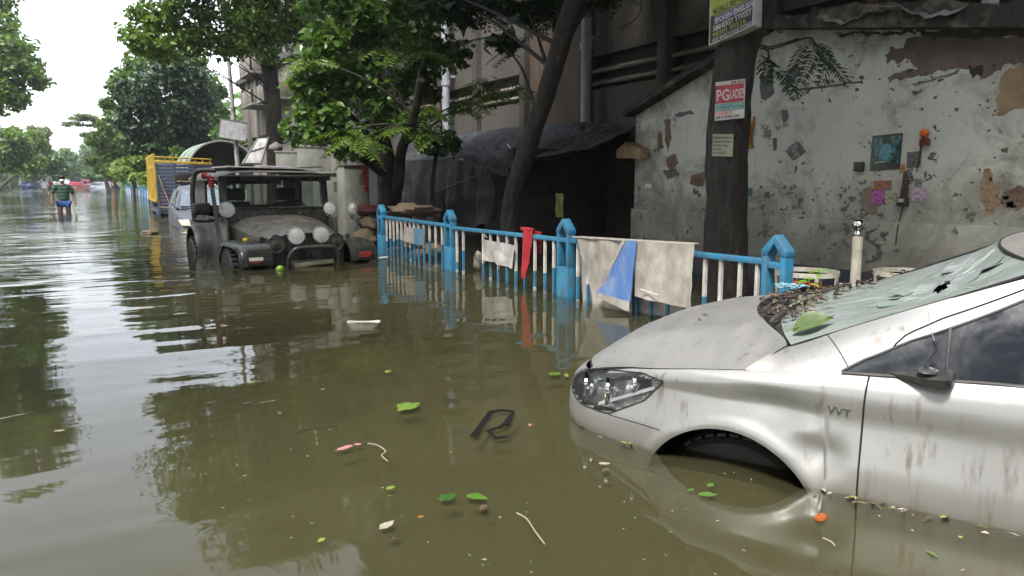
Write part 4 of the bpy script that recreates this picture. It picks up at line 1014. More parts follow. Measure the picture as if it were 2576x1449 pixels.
# bonnet
def hood_pt(q, t, lift=0.):
    us = lerp(1.145,.295,t); ss = s_of_u(us); sp = SP(ss, ztop(us))
    vs_ = sp.y-.004; zs = ztop(us)
    if us < .40:
        k = (.40-us)/.105; vs_ = lerp(vs_, .715, k**1.3); zs = lerp(zs, .452, k**1.2)
    uf = float(np.interp(abs(q)*.655, PC[:200,1], PC[:200,0]))-.050
    ur = .292+.275*(1-abs(q)**2.2)
    u = lerp(uf, ur, t) if abs(q) < .999 else us
    k = abs(q)**6; u = lerp(lerp(uf,ur,t), us, k)
    zc = np.interp(t,[0,.1,.25,.45,.7,1.],[.212,.268,.345,.418,.475,.512])
    z = zs+(zc-zs)*(1-abs(q)**2.4)
    z += .012*math.exp(-((abs(q)-.62)/.08)**2)*min(1,t*4)*(1-t*.6)      # raised bonnet crease
    return Vector((u, q*vs_, z+.002+lift))
b = MB(); b.grid([[hood_pt(-1+2*i/60, j/44) for j in range(45)] for i in range(61)], thick=.006); b.build('bonnet', PAINT, car, smooth=50)
b = MB(); b.tube([hood_pt(1,t/40,-.002)+Vector((0,.002,0)) for t in range(41)], .0022, 6); b.tube([hood_pt(-1+2*i/40,0,-.006)+Vector((.004,0,-.002)) for i in range(41)], .004, 6); b.build('bonnet_gap', gapm, car)
b = MB(); b.grid([[hood_pt(-.98+1.96*i/30, .05+.9*j/16, -.06) for j in range(17)] for i in range(31)]); b.build('engine_bay', gapm, car)
# windscreen, cowl, roof, pillars
def cant(p): return p+Vector((0,0,.055*(.70-p.y)/1.4))        # the crushed cabin sits higher on the far side
def ws_base(q): a = abs(q); return cant(Vector((.275+.17*(1-a**2.2), q*.70, .452+.030*(1-a**2))))
def ws_head(q): a = abs(q); return cant(Vector((-.47+.16*(1-a**2), q*.675, .782)))
def ws_pt(q, t):
    p = ws_base(q).lerp(ws_head(q), t); bul = math.sin(math.pi*t)
    p += Vector((-.3,0,-.9))*.055*bul**.8*(1-q*q)               # pane caved in
    d_ = math.exp(-((q-.42)/.34)**2-((t-.70)/.22)**2)
    p += Vector((-.35,0,-.93))*.030*d_*(1+.8*fbm((q*6,t*6,0)))+Vector((0,0,.006))*fbm((q*9,t*9,2))*bul*(1-q*q)
    return p
b = MB(); nq, ntt = 110, 88; V_ = [ws_pt(-1+2*i/nq, j/ntt) for i in range(nq+1) for j in range(ntt+1)]; F_ = []
HOLE = [(.36,.71),(.44,.68),(.55,.69),(.59,.73),(.50,.76),(.40,.76)]
for i in range(nq):
    for j in range(ntt):
        if inpoly(-1+2*(i+.5)/nq,(j+.5)/ntt,HOLE): continue
        F_.append([i*(ntt+1)+j,(i+1)*(ntt+1)+j,(i+1)*(ntt+1)+j+1,i*(ntt+1)+j+1])
b.add(V_, F_); ws = b.build('windscreen', WSG, car, smooth=40)
random.seed(21)
shardm = M('green_glass_edge', (.24,.29,.265), .25, bmp=.1, c2=(.2,.27,.24))
for k in range(8):       # lifted shards round the break
    q0 = random.uniform(-.05,.80); t0 = random.uniform(.42,.94); r = random.uniform(.03,.085); n_ = random.choice((3,4,4))
    tw = random.uniform(0,6); pts = []
    tilt = Vector((random.uniform(-.3,.3),random.uniform(-.3,.3),0))
    for m_ in range(n_):
        a = tw+6.283*m_/n_; qq, tt = q0+r*1.1*math.cos(a)*random.uniform(.7,1.2), t0+r*math.sin(a)*random.uniform(.7,1.2)
        p = ws_pt(qq,tt); dd = (p-ws_pt(q0,t0)); pts.append(p+Vector((0,0,.006+tilt.x*dd.x+tilt.y*dd.y)))
    b = MB(); b.prism(pts, (0,0,.003)); b.build('glass_shard', shardm if k%3 else WSG, ws)
ck = MB()
for k in range(24):       # crack lines running out from the break
    a = random.uniform(0,6.283); q0, t0 = .45+.20*math.cos(a), .73+.10*math.sin(a); pts = []; L_ = random.uniform(.15,.6)
    for m_ in range(7):
        f = m_/6*L_; pts.append(ws_pt(max(-.97,min(.97,q0+f*math.cos(a)+.02*random.uniform(-1,1))), max(.02,min(.98,t0+f*.7*math.sin(a)+.02*random.uniform(-1,1))))+Vector((0,0,.0015)))
    ck.tube(pts, .0010, 4, cap=False)
ck.build('crack_line', M('white_crack_edge',(.40,.46,.43),.4,bmp=0), ws)['kind'] = 'stuff'
b = MB(); b.tube([ws_pt(1,t/20)+Vector((0,.004,.002)) for t in range(21)], .006, 6); b.tube([ws_pt(-1,t/20)+Vector((0,-.004,.004)) for t in range(21)], .007, 6); b.tube([ws_head(-1+2*i/20)+Vector((-.004,0,.002)) for i in range(21)], .006, 6); b.build('windscreen_seal', gapm, car)
b = MB(); b.grid([[hood_pt(-1+2*i/40,1,-.010).lerp(ws_base(-1+2*i/40)+Vector((-.01,0,-.004)), j/6)+Vector((0,0,-.022*math.sin(math.pi*j/6))) for j in range(7)] for i in range(41)]); b.build('cowl_tray', blackpl, car, smooth=50)
b = MB()
for k in range(16):
    q = .5+.45*k/15; a = hood_pt(q,1,-.012).lerp(ws_base(q),.3); c_ = hood_pt(q,1,-.012).lerp(ws_base(q),.6); b.bar(a+Vector((0,0,-.002)),c_+Vector((0,0,-.002)),.008,.006)
b.build('cowl_slot', gapm, car)
for q0, q1, t1 in ((.62,-.12,.10),(-.02,-.62,.12)):
    b = MB(); a = ws_base(q0)+Vector((.035,0,.0)); b.tube([a+Vector((.01,0,-.01)), a+Vector((0,0,.015)), ws_pt(lerp(q0,q1,.5),t1*.5)+Vector((0,0,.014)), ws_pt(q1,t1)+Vector((0,0,.012))], [.012,.009,.007,.004], 8); b.build('wiper', blackpl, car, smooth=50)
RAILC = smooth_path([(.405,.835,.372),(.34,.765,.425),(.275,.706,.454),(.1,.703,.535),(-.15,.695,.645),(-.41,.68,.752),(-.6,.65,.83),(-.9,.61,.895),(-1.3,.60,.905),(-1.7,.615,.87),(-2.1,.66,.74),(-2.5,.70,.56),(-2.75,.68,.49)], 10)
ra = np.array([tuple(p) for p in RAILC])
def rail(u): return Vector((u, float(np.interp(-u,-ra[:,0],ra[:,1])), float(np.interp(-u,-ra[:,0],ra[:,2]))))
def belt(u): return SP(s_of_u(u), ztop(u))
def CS(u, w_, extra=0.):
    a, c_ = belt(u), rail(u); p = a.lerp(c_, w_); bul = .018*math.sin(math.pi*w_)*min(1,max(0,(.40-u)/.3))
    return p+Vector((0,.8,.5))*(bul+extra)
for mr in (False,True):
    f_ = mir if mr else (lambda p: p)
    P = [[(cant(f_(CS(lerp(.405,-2.7,i/150), j/14))) if mr and j > 2 else f_(CS(lerp(.405,-2.7,i/150), j/14))) for j in range(15)] for i in range(151)]
    b = MB(); b.grid(P); b.build('cabin_side', PAINT, car, smooth=50)
    def wtop(u): return float(np.interp(-u,[-.085,-.03,.1,.41,.9,1.5,1.9],[.0,.20,.46,.76,.84,.82,.80]))
    def wpatch(ua, ub, n, ex, mt, nm, w0=-.02):
        b = MB(); b.grid([[f_(CS(lerp(ua,ub,i/n), lerp(w0,max(w0+.01,wtop(lerp(ua,ub,i/n))),j/12), ex)) for j in range(13)] for i in range(n+1)], thick=.002); return b.build(nm, mt, car, smooth=50)
    wpatch(.085,-.22,24,.0035,sideglass if not mr else sideglass,'quarter_glass'); wpatch(-.225,-1.02,40,.0035,sideglass,'door_window'); wpatch(-1.10,-1.85,30,.0035,sideglass,'rear_window')
    b = MB(); b.tube([f_(CS(lerp(.085,-1.9,i/60),wtop(lerp(.085,-1.9,i/60)),.004)) for i in range(61)], .005, 6); b.tube([f_(CS(lerp(.085,-1.9,i/40),-.03,.006)) for i in range(41)], .007, 6); b.tube([f_(CS(-.222,lerp(-.02,wtop(-.222),i/8),.005)) for i in range(9)], .006, 6); b.build('window_trim', blackpl, car, smooth=60)
    def dw(u): return float(np.interp(-u,[.02,.06,.10,.2,.45,.9,1.5],[.02,.42,.60,.74,.905,.93,.93]))
    b = MB(); b.tube([f_(CS(u_,dw(u_),.0008)) for u_ in np.linspace(-.02,-1.5,60)], .0028, 6); b.build('door_frame_gap', gapm, car)
    b = MB(); b.tube([f_(CS(lerp(.155,.065,i/8),lerp(.98,.06,i/8),.0005)) for i in range(9)], .0018, 6); b.build('pillar_joint', gapm, car)
b = MB(); P = []
for i in range(41):
    t = i/40; row = []
    for j in range(25):
        q = -1+2*j/24; u = lerp(ws_head(q).x, -1.75+.1*(1-q*q), t); r = rail(min(u,-.47)); row.append(Vector((u, q*lerp(.628,r.y,min(1,t*5)), lerp(ws_head(q).z, r.z+.04*(1-q*q)+.004+.055*(.7-q*.66)/1.4, min(1,t*3.2)**.8))))
    P.append(row)
b.grid(P, thick=.005); b.build('roof', PAINT, car, smooth=50)
b = MB(); b.grid([[Vector((lerp(-1.7,-2.35,i/12),q*lerp(.6,.66,i/12),lerp(.93,.56,i/12)+.02*(1-q*q))) for q in np.linspace(-1,1,13)] for i in range(13)]); b.build('rear_windscreen', sideglass, car, smooth=50)
b = MB(); b.grid([[Vector((lerp(-2.33,-2.98,i/12),q*lerp(.72,.60,(i/12)**3),lerp(.555,.47,i/12)+.02*(1-q*q))) for q in np.linspace(-1,1,13)] for i in range(13)]); b.build('boot_lid', PAINT, car, smooth=50)
# dark cabin
b = MB(); b.bx(-2.6,1.15,-.48,.48,-.34,-.30); b.build('underbody', gapm, car)
b = MB(); b.bx(-2.0,.02,-.6,.6,-.29,.30); b.bx(.0,.25,-.62,.62,.30,.43); b.build('dashboard', dark_in, car, bevel=.03)
for v_ in (.33,-.33):
    b = MB(); b.bx(-.75,-.6,v_-.22,v_+.22,.3,.72); b.bx(-.72,-.62,v_-.12,v_+.12,.66,.84); b.build('seat', M('seat_cloth',(.05,.05,.05),.9), car, bevel=.04)
# headlights
lensm, nt, N, L, B = new_mat('headlight_lens'); B.inputs['Base Color'].default_value = (.12,.125,.13,1); B.inputs['Roughness'].default_value = .04
tr = N.new('ShaderNodeBsdfTransparent'); mx = N.new('ShaderNodeMixShader'); mx.inputs[0].default_value = .80; B.inputs['Specular IOR Level'].default_value = .7
L.new(B.outputs[0], mx.inputs[1]); L.new(tr.outputs[0], mx.inputs[2]); L.new(mx.outputs[0], N['Material Output'].inputs['Surface'])
housing = M('lamp_housing_grey', (.55,.56,.57), .18, metal=.9, bmp=.3, bscale=25, bdist=.01)
for mr in (False,True):
    f_ = mir if mr else (lambda p: p)
    up_ = [(.565,.165),(.60,.203),(.80,.246),(1.095,.293),(1.20,.280)]; lo_ = [(.565,.165),(.60,.125),(.78,.098),(.955,.100),(1.12,.19),(1.20,.280)]
    def arcl(pl, n):
        A = np.array(pl); l = np.concatenate([[0],np.cumsum(np.linalg.norm(np.diff(A,axis=0),axis=1))]); q = np.linspace(0,l[-1],n); return np.stack([np.interp(q,l,A[:,0]),np.interp(q,l,A[:,1])],1)
    U_, D_ = arcl(up_,30), arcl(lo_,30)
    def hl(ex, kz=1.): return [[f_(SP(*(D_[i]*(1-j/12)+U_[i]*(j/12)),ex if 0 < j < 12 and 0 < i < 29 else min(ex,.001))) for j in range(13)] for i in range(30)]
    hb = MB(); hb.grid(hl(-.065)); hd = hb.build('headlight', housing, car, smooth=50)
    b = MB(); b.grid(hl(.007)); b.build('lens', lensm, hd, smooth=60)
    for s_, z_, r_ in ((.74,.160,.060),(.90,.178,.056),(1.04,.235,.036)):
        c_ = f_(SP(s_,z_,-.02)); u_,v_,nx_,ny_ = plan(s_); ax = Vector((.85,.45 if not mr else -.45,.05)).normalized()
        b = MB(); b.lathe([(r_,.004),(r_*.97,-.004),(r_*.86,-.020),(r_*.55,-.034),(.014,-.040),(.012,-.018),(0,-.010)], 24, c_, ax); b.lathe([(r_*1.06,-.006),(r_*1.06,.006),(r_,.006),(r_,-.006)], 24, c_, ax); b.build('reflector', chrome, hd, smooth=60)
    b = MB(); b.grid([[f_(SP(lerp(.88,1.15,i/12), lerp(.115,.235,i/12)+.014*j, -.010)) for j in range(2)] for i in range(13)], thick=.003); b.build('lamp_strip', M('lamp_strip_grey',(.42,.43,.44),.3,bmp=0), hd)
    b = MB(); b.tube([f_(SP(*p,.001)) for p in list(U_)+list(D_[::-1])], .003, 6); b.build('lamp_seal', gapm, hd)
# front grille and plate on the nose (mostly under water)
b = MB(); b.grid([[SP(abs(s_),.06+.10*j,.004) if s_ >= 0 else mir(SP(-s_,.06+.10*j,.004)) for j in range(2)] for s_ in np.linspace(-.42,.42,20)], thick=.01); b.build('grille', blackpl, car)
# badge
def text_obj(txt, size, mat_, parent, origin, xax, yax, ext=.0008, bold=0., sx=1., name='lettering', align='LEFT', join=None):
    cu = bpy.data.curves.new('txt', 'FONT'); cu.body = txt; cu.size = size; cu.extrude = ext; cu.offset = bold; cu.align_x = align; cu.resolution_u = 2
    o = bpy.data.objects.new('txt', cu); col.objects.link(o); dg = bpy.context.evaluated_depsgraph_get(); me = bpy.data.meshes.new_from_object(o.evaluated_get(dg)); bpy.data.objects.remove(o); bpy.data.curves.remove(cu)
    x = Vector(xax).normalized(); y = (Vector(yax)-x*Vector(yax).dot(x)).normalized(); z = x.cross(y); M4 = Matrix((x,y,z)).transposed().to_4x4(); M4.translation = Vector(origin)
    me.transform(M4 @ Matrix.Diagonal((sx,1,1,1))); me.materials.clear(); me.materials.append(mat_)
    r = bpy.data.objects.new(name, me); col.objects.link(r); r.parent = parent; r['kind'] = 'stuff'; return r
pA, pB = SP(s_of_u(.112),.272,.003), SP(s_of_u(.02),.266,.003)
text_obj('VVT', .036, M('badge_chrome',(.35,.35,.36),.25,metal=.9,bmp=0), car, pA, pB-pA, (0,.1,1), ext=.002, bold=.0006, sx=1.15, name='badge')
# door mirror stub: shell torn off, flat arm and cable left
mb = MB(); mc = CS(-.20,.02,.0); A0 = CS(-.06,.02,.012); 
def lens_row(t, w_, h_): c_ = CS(lerp(-.055,-.25,t),.03,.0); return [c_+Vector((0,.0,h_*.6)), c_+Vector((0,w_*.5,h_*.75)), c_+Vector((0,w_,h_*.2)), c_+Vector((0,w_*.9,-h_*.6)), c_+Vector((0,w_*.4,-h_*.9)), c_+Vector((0,0,-h_))]
mb.grid([lens_row(t,w_,h_) for t,w_,h_ in ((0,.004,.003),(.2,.03,.012),(.45,.065,.022),(.7,.095,.03),(.88,.10,.034),(.97,.085,.03),(1.0,.05,.02))]); m_ = mb.build('mirror_stub', blackpl, car, smooth=50, label='broken black mirror arm with a torn cable')
cb = CS(-.175,.03,.0)+Vector((0,.06,.022))
b = MB(); b.lathe([(.030,0),(.030,.008),(.022,.012),(.018,.008)],18,cb); b.build('mirror_socket', housing, m_, smooth=40)
b = MB(); b.tube(smooth_path([cb,cb+Vector((.004,-.006,.035)),cb+Vector((-.016,-.012,.07)),cb+Vector((-.010,-.010,.10))],5), .006, 6); b.build('cable', blackpl, m_)
b = MB(); b.tube(smooth_path([cb+Vector((-.010,-.010,.10)),cb+Vector((.004,-.01,.14)),cb+Vector((.012,-.004,.19))],5), .0012, 4); b.build('wire', whitep, m_)
# ================================================================ BLACK OPEN JEEP
jm = M('faded_black_paint', (.012,.013,.011), .25, c2=(.022,.023,.018), scale=3, bmp=.15, dirt=(.07,.064,.05), dirt_amt=.10, dirt_scale=6)
jmd = M('matt_black_steel', (.010,.010,.010), .38, c2=(.016,.016,.015), dirt=(.06,.052,.042), dirt_amt=.22)
jgrey = M('grey_canvas_roof', (.055,.053,.052), .75, c2=(.085,.08,.077), scale=4, dirt=(.13,.12,.10), dirt_amt=.25)
lampclear, nt, N, L, B = new_mat('ribbed_clear_lens'); B.inputs['Base Color'].default_value = (.5,.52,.51,1); B.inputs['Roughness'].default_value = .06
tr = N.new('ShaderNodeBsdfTransparent'); mx = N.new('ShaderNodeMixShader'); mx.inputs[0].default_value = .62
L.new(B.outputs[0], mx.inputs[1]); L.new(tr.outputs[0], mx.inputs[2]); L.new(mx.outputs[0], N['Material Output'].inputs['Surface'])
bump(N, L, B, noise_node(N, L, coords(N, L, (60,60,8)), 1.0, 2), .5, .004)
lampg = M('spot_lamp_glass', (.24,.25,.245), .08, c2=(.17,.18,.175), scale=30, bmp=.25, bscale=90, bdist=.002, dirt=(.4,.38,.33), dirt_amt=.2)
lampd = M('headlamp_smoked_glass', (.10,.10,.085), .12, bmp=0)
steel = M('dull_steel', (.42,.42,.41), .35, metal=.8)
jglass, nt, N, L, B = new_mat('jeep_dusty_glass'); B.inputs['Base Color'].default_value = (.030,.033,.030,1); B.inputs['Roughness'].default_value = .06
tr = N.new('ShaderNodeBsdfTransparent'); tr.inputs[0].default_value = (.75,.8,.78,1); mx = N.new('ShaderNodeMixShader'); mx.inputs[0].default_value = .74
L.new(B.outputs[0], mx.inputs[1]); L.new(tr.outputs[0], mx.inputs[2]); L.new(mx.outputs[0], N['Material Output'].inputs['Surface'])
redcl = M('scarlet_wrap', (.26,.010,.014), .8, c2=(.13,.006,.008), scale=12, bmp=.4)
offw = M('offwhite_plate', (.62,.60,.57), .5, dirt=DIRT, dirt_amt=.3)
olive = M('olive_steel', (.20,.19,.115), .6, dirt=DIRT, dirt_amt=.4)
amber = M('red_reflector', (.30,.02,.015), .3, bmp=0)
jp = thing('black_jeep', 'battered black open jeep with four round spot lamps stranded in the flood', 'jeep', (2.53,10.0,0), R_(3.0))
def part(mb, nm, mt, par=jp, **k): return mb.build(nm, mt, par, **k)
# grille plate
b = MB(); pr_ = [(-.49,-.05),(-.50,.20),(-.47,.31),(-.40,.37),(-.2,.405),(0,.412),(.2,.405),(.40,.37),(.47,.31),(.50,.20),(.49,-.05)]
b.prism([(x,-.26,z) for x,z in pr_], (0,.06,0)); gr = part(b,'grille',jmd,bevel=.01)
for k in range(9): 
    b = MB(); x = -.24+.06*k; b.bx(x-.014,x+.014,-.268,-.255,.03,.30); b.build('grille_slot', dark_in, gr)  # near-black bars stand in for the shade of open slots
# bonnet
P = []
for i in range(41):
    t = i/40; y = lerp(-.27,.92,t); hw = lerp(.47,.655,t**.8); zt = lerp(.415,.565,t**.75); zs = lerp(.30,.44,t); row = []
    for j in range(25):
        q = -1+2*j/24; e = abs(q)
        z = zt+(zs-zt)*e**3.2-(0 if t > .06 else (1-t/.06)*.03); row.append(Vector((q*hw, y-(.04*(1-e*e) if i == 0 else .03*(1-e*e)*(1-t)), z)))
    row = [Vector((row[0].x, row[0].y, row[0].z-.14))]+row+[Vector((row[-1].x, row[-1].y, row[-1].z-.14))]
    P.append(row)
b = MB(); b.grid(P, thick=.008); bonnet = part(b,'bonnet',M('dusty_black_bonnet',(.030,.029,.025),.4,c2=(.075,.070,.058),scale=3.5,lo=.38,hi=.7,bmp=.2,dirt=(.13,.12,.095),dirt_amt=.35,dirt_scale=8),smooth=45)
# dragonfly-like white decal, flat print on the bonnet
b = MB()
def decal(x, y, rx, ry, a, w_):
    pts = []
    for k in range(21):
        c_, s_ = math.cos(6.283*k/20)*rx, math.sin(6.283*k/20)*ry; xx = x+c_*math.cos(a)-s_*math.sin(a); yy = y+c_*math.sin(a)+s_*math.cos(a)
        t = (yy+.27)/1.19; zt = lerp(.415,.565,max(t,0)**.75); hw = lerp(.47,.655,t**.8); e = abs(xx/hw); zs = lerp(.30,.44,t); pts.append(Vector((xx,yy,zt+(zs-zt)*e**3.2+.004)))
    b.tube(pts, w_, 4)
decal(.03,.30,.22,.10,0,.006); decal(.03,.30,.11,.09,.3,.005); decal(.13,.30,.09,.05,.6,.005); decal(-.07,.30,.09,.05,-.6,.005)
b.build('white_decal', offw, bonnet)['kind'] = 'stuff'
# fenders
for sg in (-1,1):
    prof_ = [(.66,-.02),(.55,.10),(.42,.235),(.28,.285),(.0,.292),(-.30,.285),(-.42,.262),(-.51,.205),(-.55,.12),(-.55,.03)]
    path = smooth_path([(0,y,z) for y,z in prof_], 5); b = MB(); P = []
    for p in path:
        row = [Vector((sg*x, p.y, p.z-dz)) for x,dz in ((.50,.0),(.62,0),(.76,.002),(.84,.010),(.872,.028),(.88,.065))]; P.append(row)
    b.grid(P, thick=.012); fd = part(b,'front_fender',jm,smooth=50)
    b = MB(); b.box((sg*.70,-.562,.10),(.19,.02,.075)); b.build('fender_lamp', jmd, fd, bevel=.004)
    b = MB(); b.box((sg*.70,-.575,.115),(.165,.008,.04)); b.build('plate', offw if sg < 0 else amber, fd, label='white plate on the left front fender' if sg<0 else 'red reflector on the right front fender')
    b = MB(); b.box((sg*.70,-.576,.078),(.12,.008,.018)); b.build('reflector', amber, fd)
    b = MB(); b.box((sg*.56,-.30,.33),(.05,.05,.07)); b.build('side_marker', jmd, fd, bevel=.008)
    # inner wing
    b = MB(); b.bx(min(sg*.48,sg*.52),max(sg*.48,sg*.52),-.25,.9,-.3,.34); part(b,'inner_wing',jmd)
    # head lamp with wire guard
    hx = sg*.385
    b = MB(); b.lathe([(.125,0),(.125,.05),(.11,.065),(.098,.05)], 28, (hx,-.26,.257), (0,-1,0)); hl_ = part(b,'headlamp',jmd,smooth=40)
    b = MB(); b.lathe([(.0,.062),(.05,.058),(.095,.042)], 24, (hx,-.262,.257), (0,-1,0)); b.build('lens', lampd, hl_, smooth=60)
    b = MB(); b.lathe([(.098,.045),(.098,.058),(.09,.058),(.09,.045)], 24, (hx,-.262,.257), (0,-1,0)); b.build('bezel', steel, hl_, smooth=40)
    b = MB()
    for rr_, yy in ((.115,.07),(.075,.10),(.03,.11)):
        b.tube([(hx+rr_*math.cos(6.283*k/20),-.262-yy,.257+rr_*math.sin(6.283*k/20)) for k in range(21)], .0045, 5)
    for k in range(4):
        a = math.pi*k/4; b.tube([(hx+rr_*math.cos(a)*f,-.262-yy,.257+rr_*math.sin(a)*f) for rr_,yy,f in ((.115,.07,-1),(.075,.10,-1),(0,.113,1),(.075,.10,1),(.115,.07,1))], .0045, 5)
    b.build('wire_guard', jmd, hl_)
    # wheels
    for yw in (.08,2.42):
        c_ = (sg*.79,yw,-.17); wo = MB(); wo.lathe([(.17,-.10),(.24,-.12),(.33,-.12),(.355,-.09),(.36,0),(.355,.09),(.33,.12),(.24,.12),(.17,.10)], 32, c_, (1,0,0)); wh = part(wo,'wheel',rubber,smooth=40)
        td = MB()
        for k in range(30):
            a = 6.283*k/30
            for o_ in (-.075,.0,.075): td.box((c_[0]+o_,c_[1]+.367*math.cos(a+o_*1.5),c_[2]+.367*math.sin(a+o_*1.5)),(.06,.03,.035),Matrix.Rotation(a+o_*1.5,3,'X'))
        td.build('tread', rubber, wh)['kind'] = 'stuff'
        rm = MB(); rm.lathe([(0,.05),(.15,.05),(.19,.09),(.2,.1)], 20, c_, (sg,0,0)); rm.build('rim', jmd, wh, smooth=40)
    # rear flare, tub side
    b = MB(); P = []
    for k in range(19):
        a = math.pi*(.0+k/18); P.append([Vector((sg*.76,2.42+.44*math.cos(a),-.10+.47*math.sin(a))),Vector((sg*.84,2.42+.44*math.cos(a),-.10+.48*math.sin(a))),Vector((sg*.89,2.42+.43*math.cos(a),-.10+.455*math.sin(a)))])
    b.grid(P, thick=.02); part(b,'rear_flare',jmd,smooth=60)
    b = MB(); b.bx(min(sg*.72,sg*.76),max(sg*.72,sg*.76),.62,3.05,-.25,.54); part(b,'tub_side',jm,bevel=.015)
    b = MB(); b.box((sg*.768,1.05,.20),(.006,.30,.035),Matrix.Rotation(R_(-28),3,'X')); part(b,'stripe',olive)
    b = MB(); b.bx(min(sg*.70,sg*.72),max(sg*.70,sg*.72),2.15,3.0,.56,1.10); part(b,'side_curtain',jgrey)
    b = MB(); b.tube([(sg*.71,2.1,.5),(sg*.71,2.08,1.11)],.02,8); part(b,'roof_stay',jmd)
b = MB(); b.bx(-.72,.72,3.0,3.05,-.25,.54); b.bx(-.70,.70,.98,2.95,-.3,-.2); part(b,'tub',jm)
b = MB(); b.bx(-.66,-.1,3.0,3.02,.54,.66); b.bx(.1,.66,3.0,3.02,.54,.66); b.bx(-.66,.66,3.0,3.02,1.0,1.12); part(b,'rear_curtain',jgrey)
# cowl and windscreen frame
b = MB(); b.bx(-.72,.72,.90,1.0,.30,.56); part(b,'cowl',jm,bevel=.02)
fw_ = MB(); W0, W1, Z0, Z1 = .735, .70, .56, 1.10
def rr(w, z0, z1, r, n=5):
    out = []
    for cx_, cz_, a0 in ((w-r,z1-r,0),(-w+r,z1-r,90),(-w+r,z0+r,180),(w-r,z0+r,270)):
        for k in range(n+1): a = R_(a0+90*k/n); out.append((cx_+r*math.cos(a), cz_+r*math.sin(a)))
    return out
outer, inner = rr(.755,.555,1.105,.05), rr(.665,.675,1.055,.05)
n_ = len(outer); V_ = [(x,.93+(z-.55)*.12,z) for x,z in outer]+[(x,.93+(z-.55)*.12,z) for x,z in inner]+[(x,.985+(z-.55)*.12,z) for x,z in outer]+[(x,.985+(z-.55)*.12,z) for x,z in inner]
F_ = []
for i in range(n_):
    j = (i+1)%n_; F_ += [[i,j,n_+j,n_+i],[2*n_+i,3*n_+i,3*n_+j,2*n_+j],[i,2*n_+i,2*n_+j,j],[n_+i,n_+j,3*n_+j,3*n_+i]]
fw_.add(V_,F_); wf = part(fw_,'windscreen_frame',jm,smooth=40)
b = MB(); b.tube([(x,.925+(z-.55)*.12,z) for x,z in inner+inner[:1]], .012, 6); b.build('rubber_seal', jmd, wf)
b = MB(); b.prism([(x*1.0,.955+(z-.55)*.12,z) for x,z in inner], (0,.005,0)); b.build('windscreen_glass', jglass, wf)
b = MB(); b.box((-.60,.95,.97),(.035,.004,.05)); b.build('sticker', M('pale_blue_sticker',(.35,.45,.45),.5), wf)
for x0, x1 in ((-.34,-.10),(.30,.48)):
    b = MB(); b.tube([(x0,.90,.585),(x0+.02,.89,.60),(x1,.915,.655)], [.010,.008,.005], 6); b.build('wiper', jmd, wf)
# soft roof
P = []
for i in range(21):
    t = i/20; y = lerp(.90,3.0,t); row = []
    for j in range(31):
        q = -1+2*j/30; e = abs(q); row.append(Vector((q*.775, y-.03*(1-e**6), 1.10+.115*(1-e**5)*min(1,.55+t*4)-.02*t)))
    row = [Vector((row[0].x,row[0].y,1.055))]+row+[Vector((row[-1].x,row[-1].y,1.055))]; P.append(row)
b = MB(); b.grid(P, thick=.01); rf = part(b,'canvas_roof',jgrey,smooth=55)
b = MB(); b.tube([(q*.765,.885-.03*(1-abs(q)**6),1.115) for q in np.linspace(-1,1,21)], .018, 6); b.build('roof_hem', jmd, rf)
b = MB(); b.box((-.10,1.5,1.232),(1.05,1.1,.02),Matrix.Rotation(R_(1.2),3,'Y')); b.build('roof_board', M('grimy_pale_board',(.42,.40,.37),.7,dirt=DIRT,dirt_amt=.4), rf, bevel=.003)
b = MB(); b.box((.02,1.15,1.25),(.42,.35,.012),Matrix.Rotation(R_(1.5),3,'Y')); b.build('folded_sheet', M('lilac_plastic',(.55,.48,.66),.6), rf, bevel=.003)
b = MB(); b.box((.52,1.6,1.245),(.5,.9,.02),Matrix.Rotation(R_(-2.5),3,'Y')); b.build('roof_board', M('buff_board',(.48,.42,.25),.8,dirt=DIRT,dirt_amt=.4), rf, bevel=.003)
# lamps
def spot(c, r, ax, nm='spot_lamp', par=jp, lab=None):
    b = MB(); b.lathe([(0,-.09),(r*.5,-.085),(r*.85,-.055),(r,-.01),(r*1.04,.0),(r*1.04,.008),(r*.96,.008),(r*.9,-.03),(r*.5,-.062),(0,-.07)], 30, c, ax); o = b.build(nm, steel if r > .1 else jmd, par, smooth=45, label=lab)
    g_ = MB(); g_.lathe([(0,.034),(r*.4,.031),(r*.75,.024),(r*.95,.012)], 28, c, ax); g_.build('lens', lampclear, o, smooth=60)
    g_ = MB(); g_.lathe([(r*.93,.008),(r*.8,-.022),(r*.5,-.048),(.016,-.058),(.014,-.03),(0,-.022)], 28, c, ax); g_.build('reflector', chrome, o, smooth=60)
    q = MB(); q.lathe([(r*1.04,-.002),(r*1.04,.018),(r*.93,.020),(r*.93,.004)], 30, c, ax); q.build('rim', steel, o, smooth=40)
    h = MB(); h.bar(Vector(c)-Vector(ax)*.04, Vector(c)-Vector(ax)*.05+Vector((0,0,-r-.07)), .03); h.build('bracket', jmd, o)
    return o
spot((-.155,-.42,.365),.105,(-.15,-1,.05)); spot((.165,-.42,.372),.105,(-.12,-1,.05))
spot((-.70,.84,.663),.105,(-.1,-1,.02)); spot((.735,.84,.655),.088,(-.25,-1,.02))
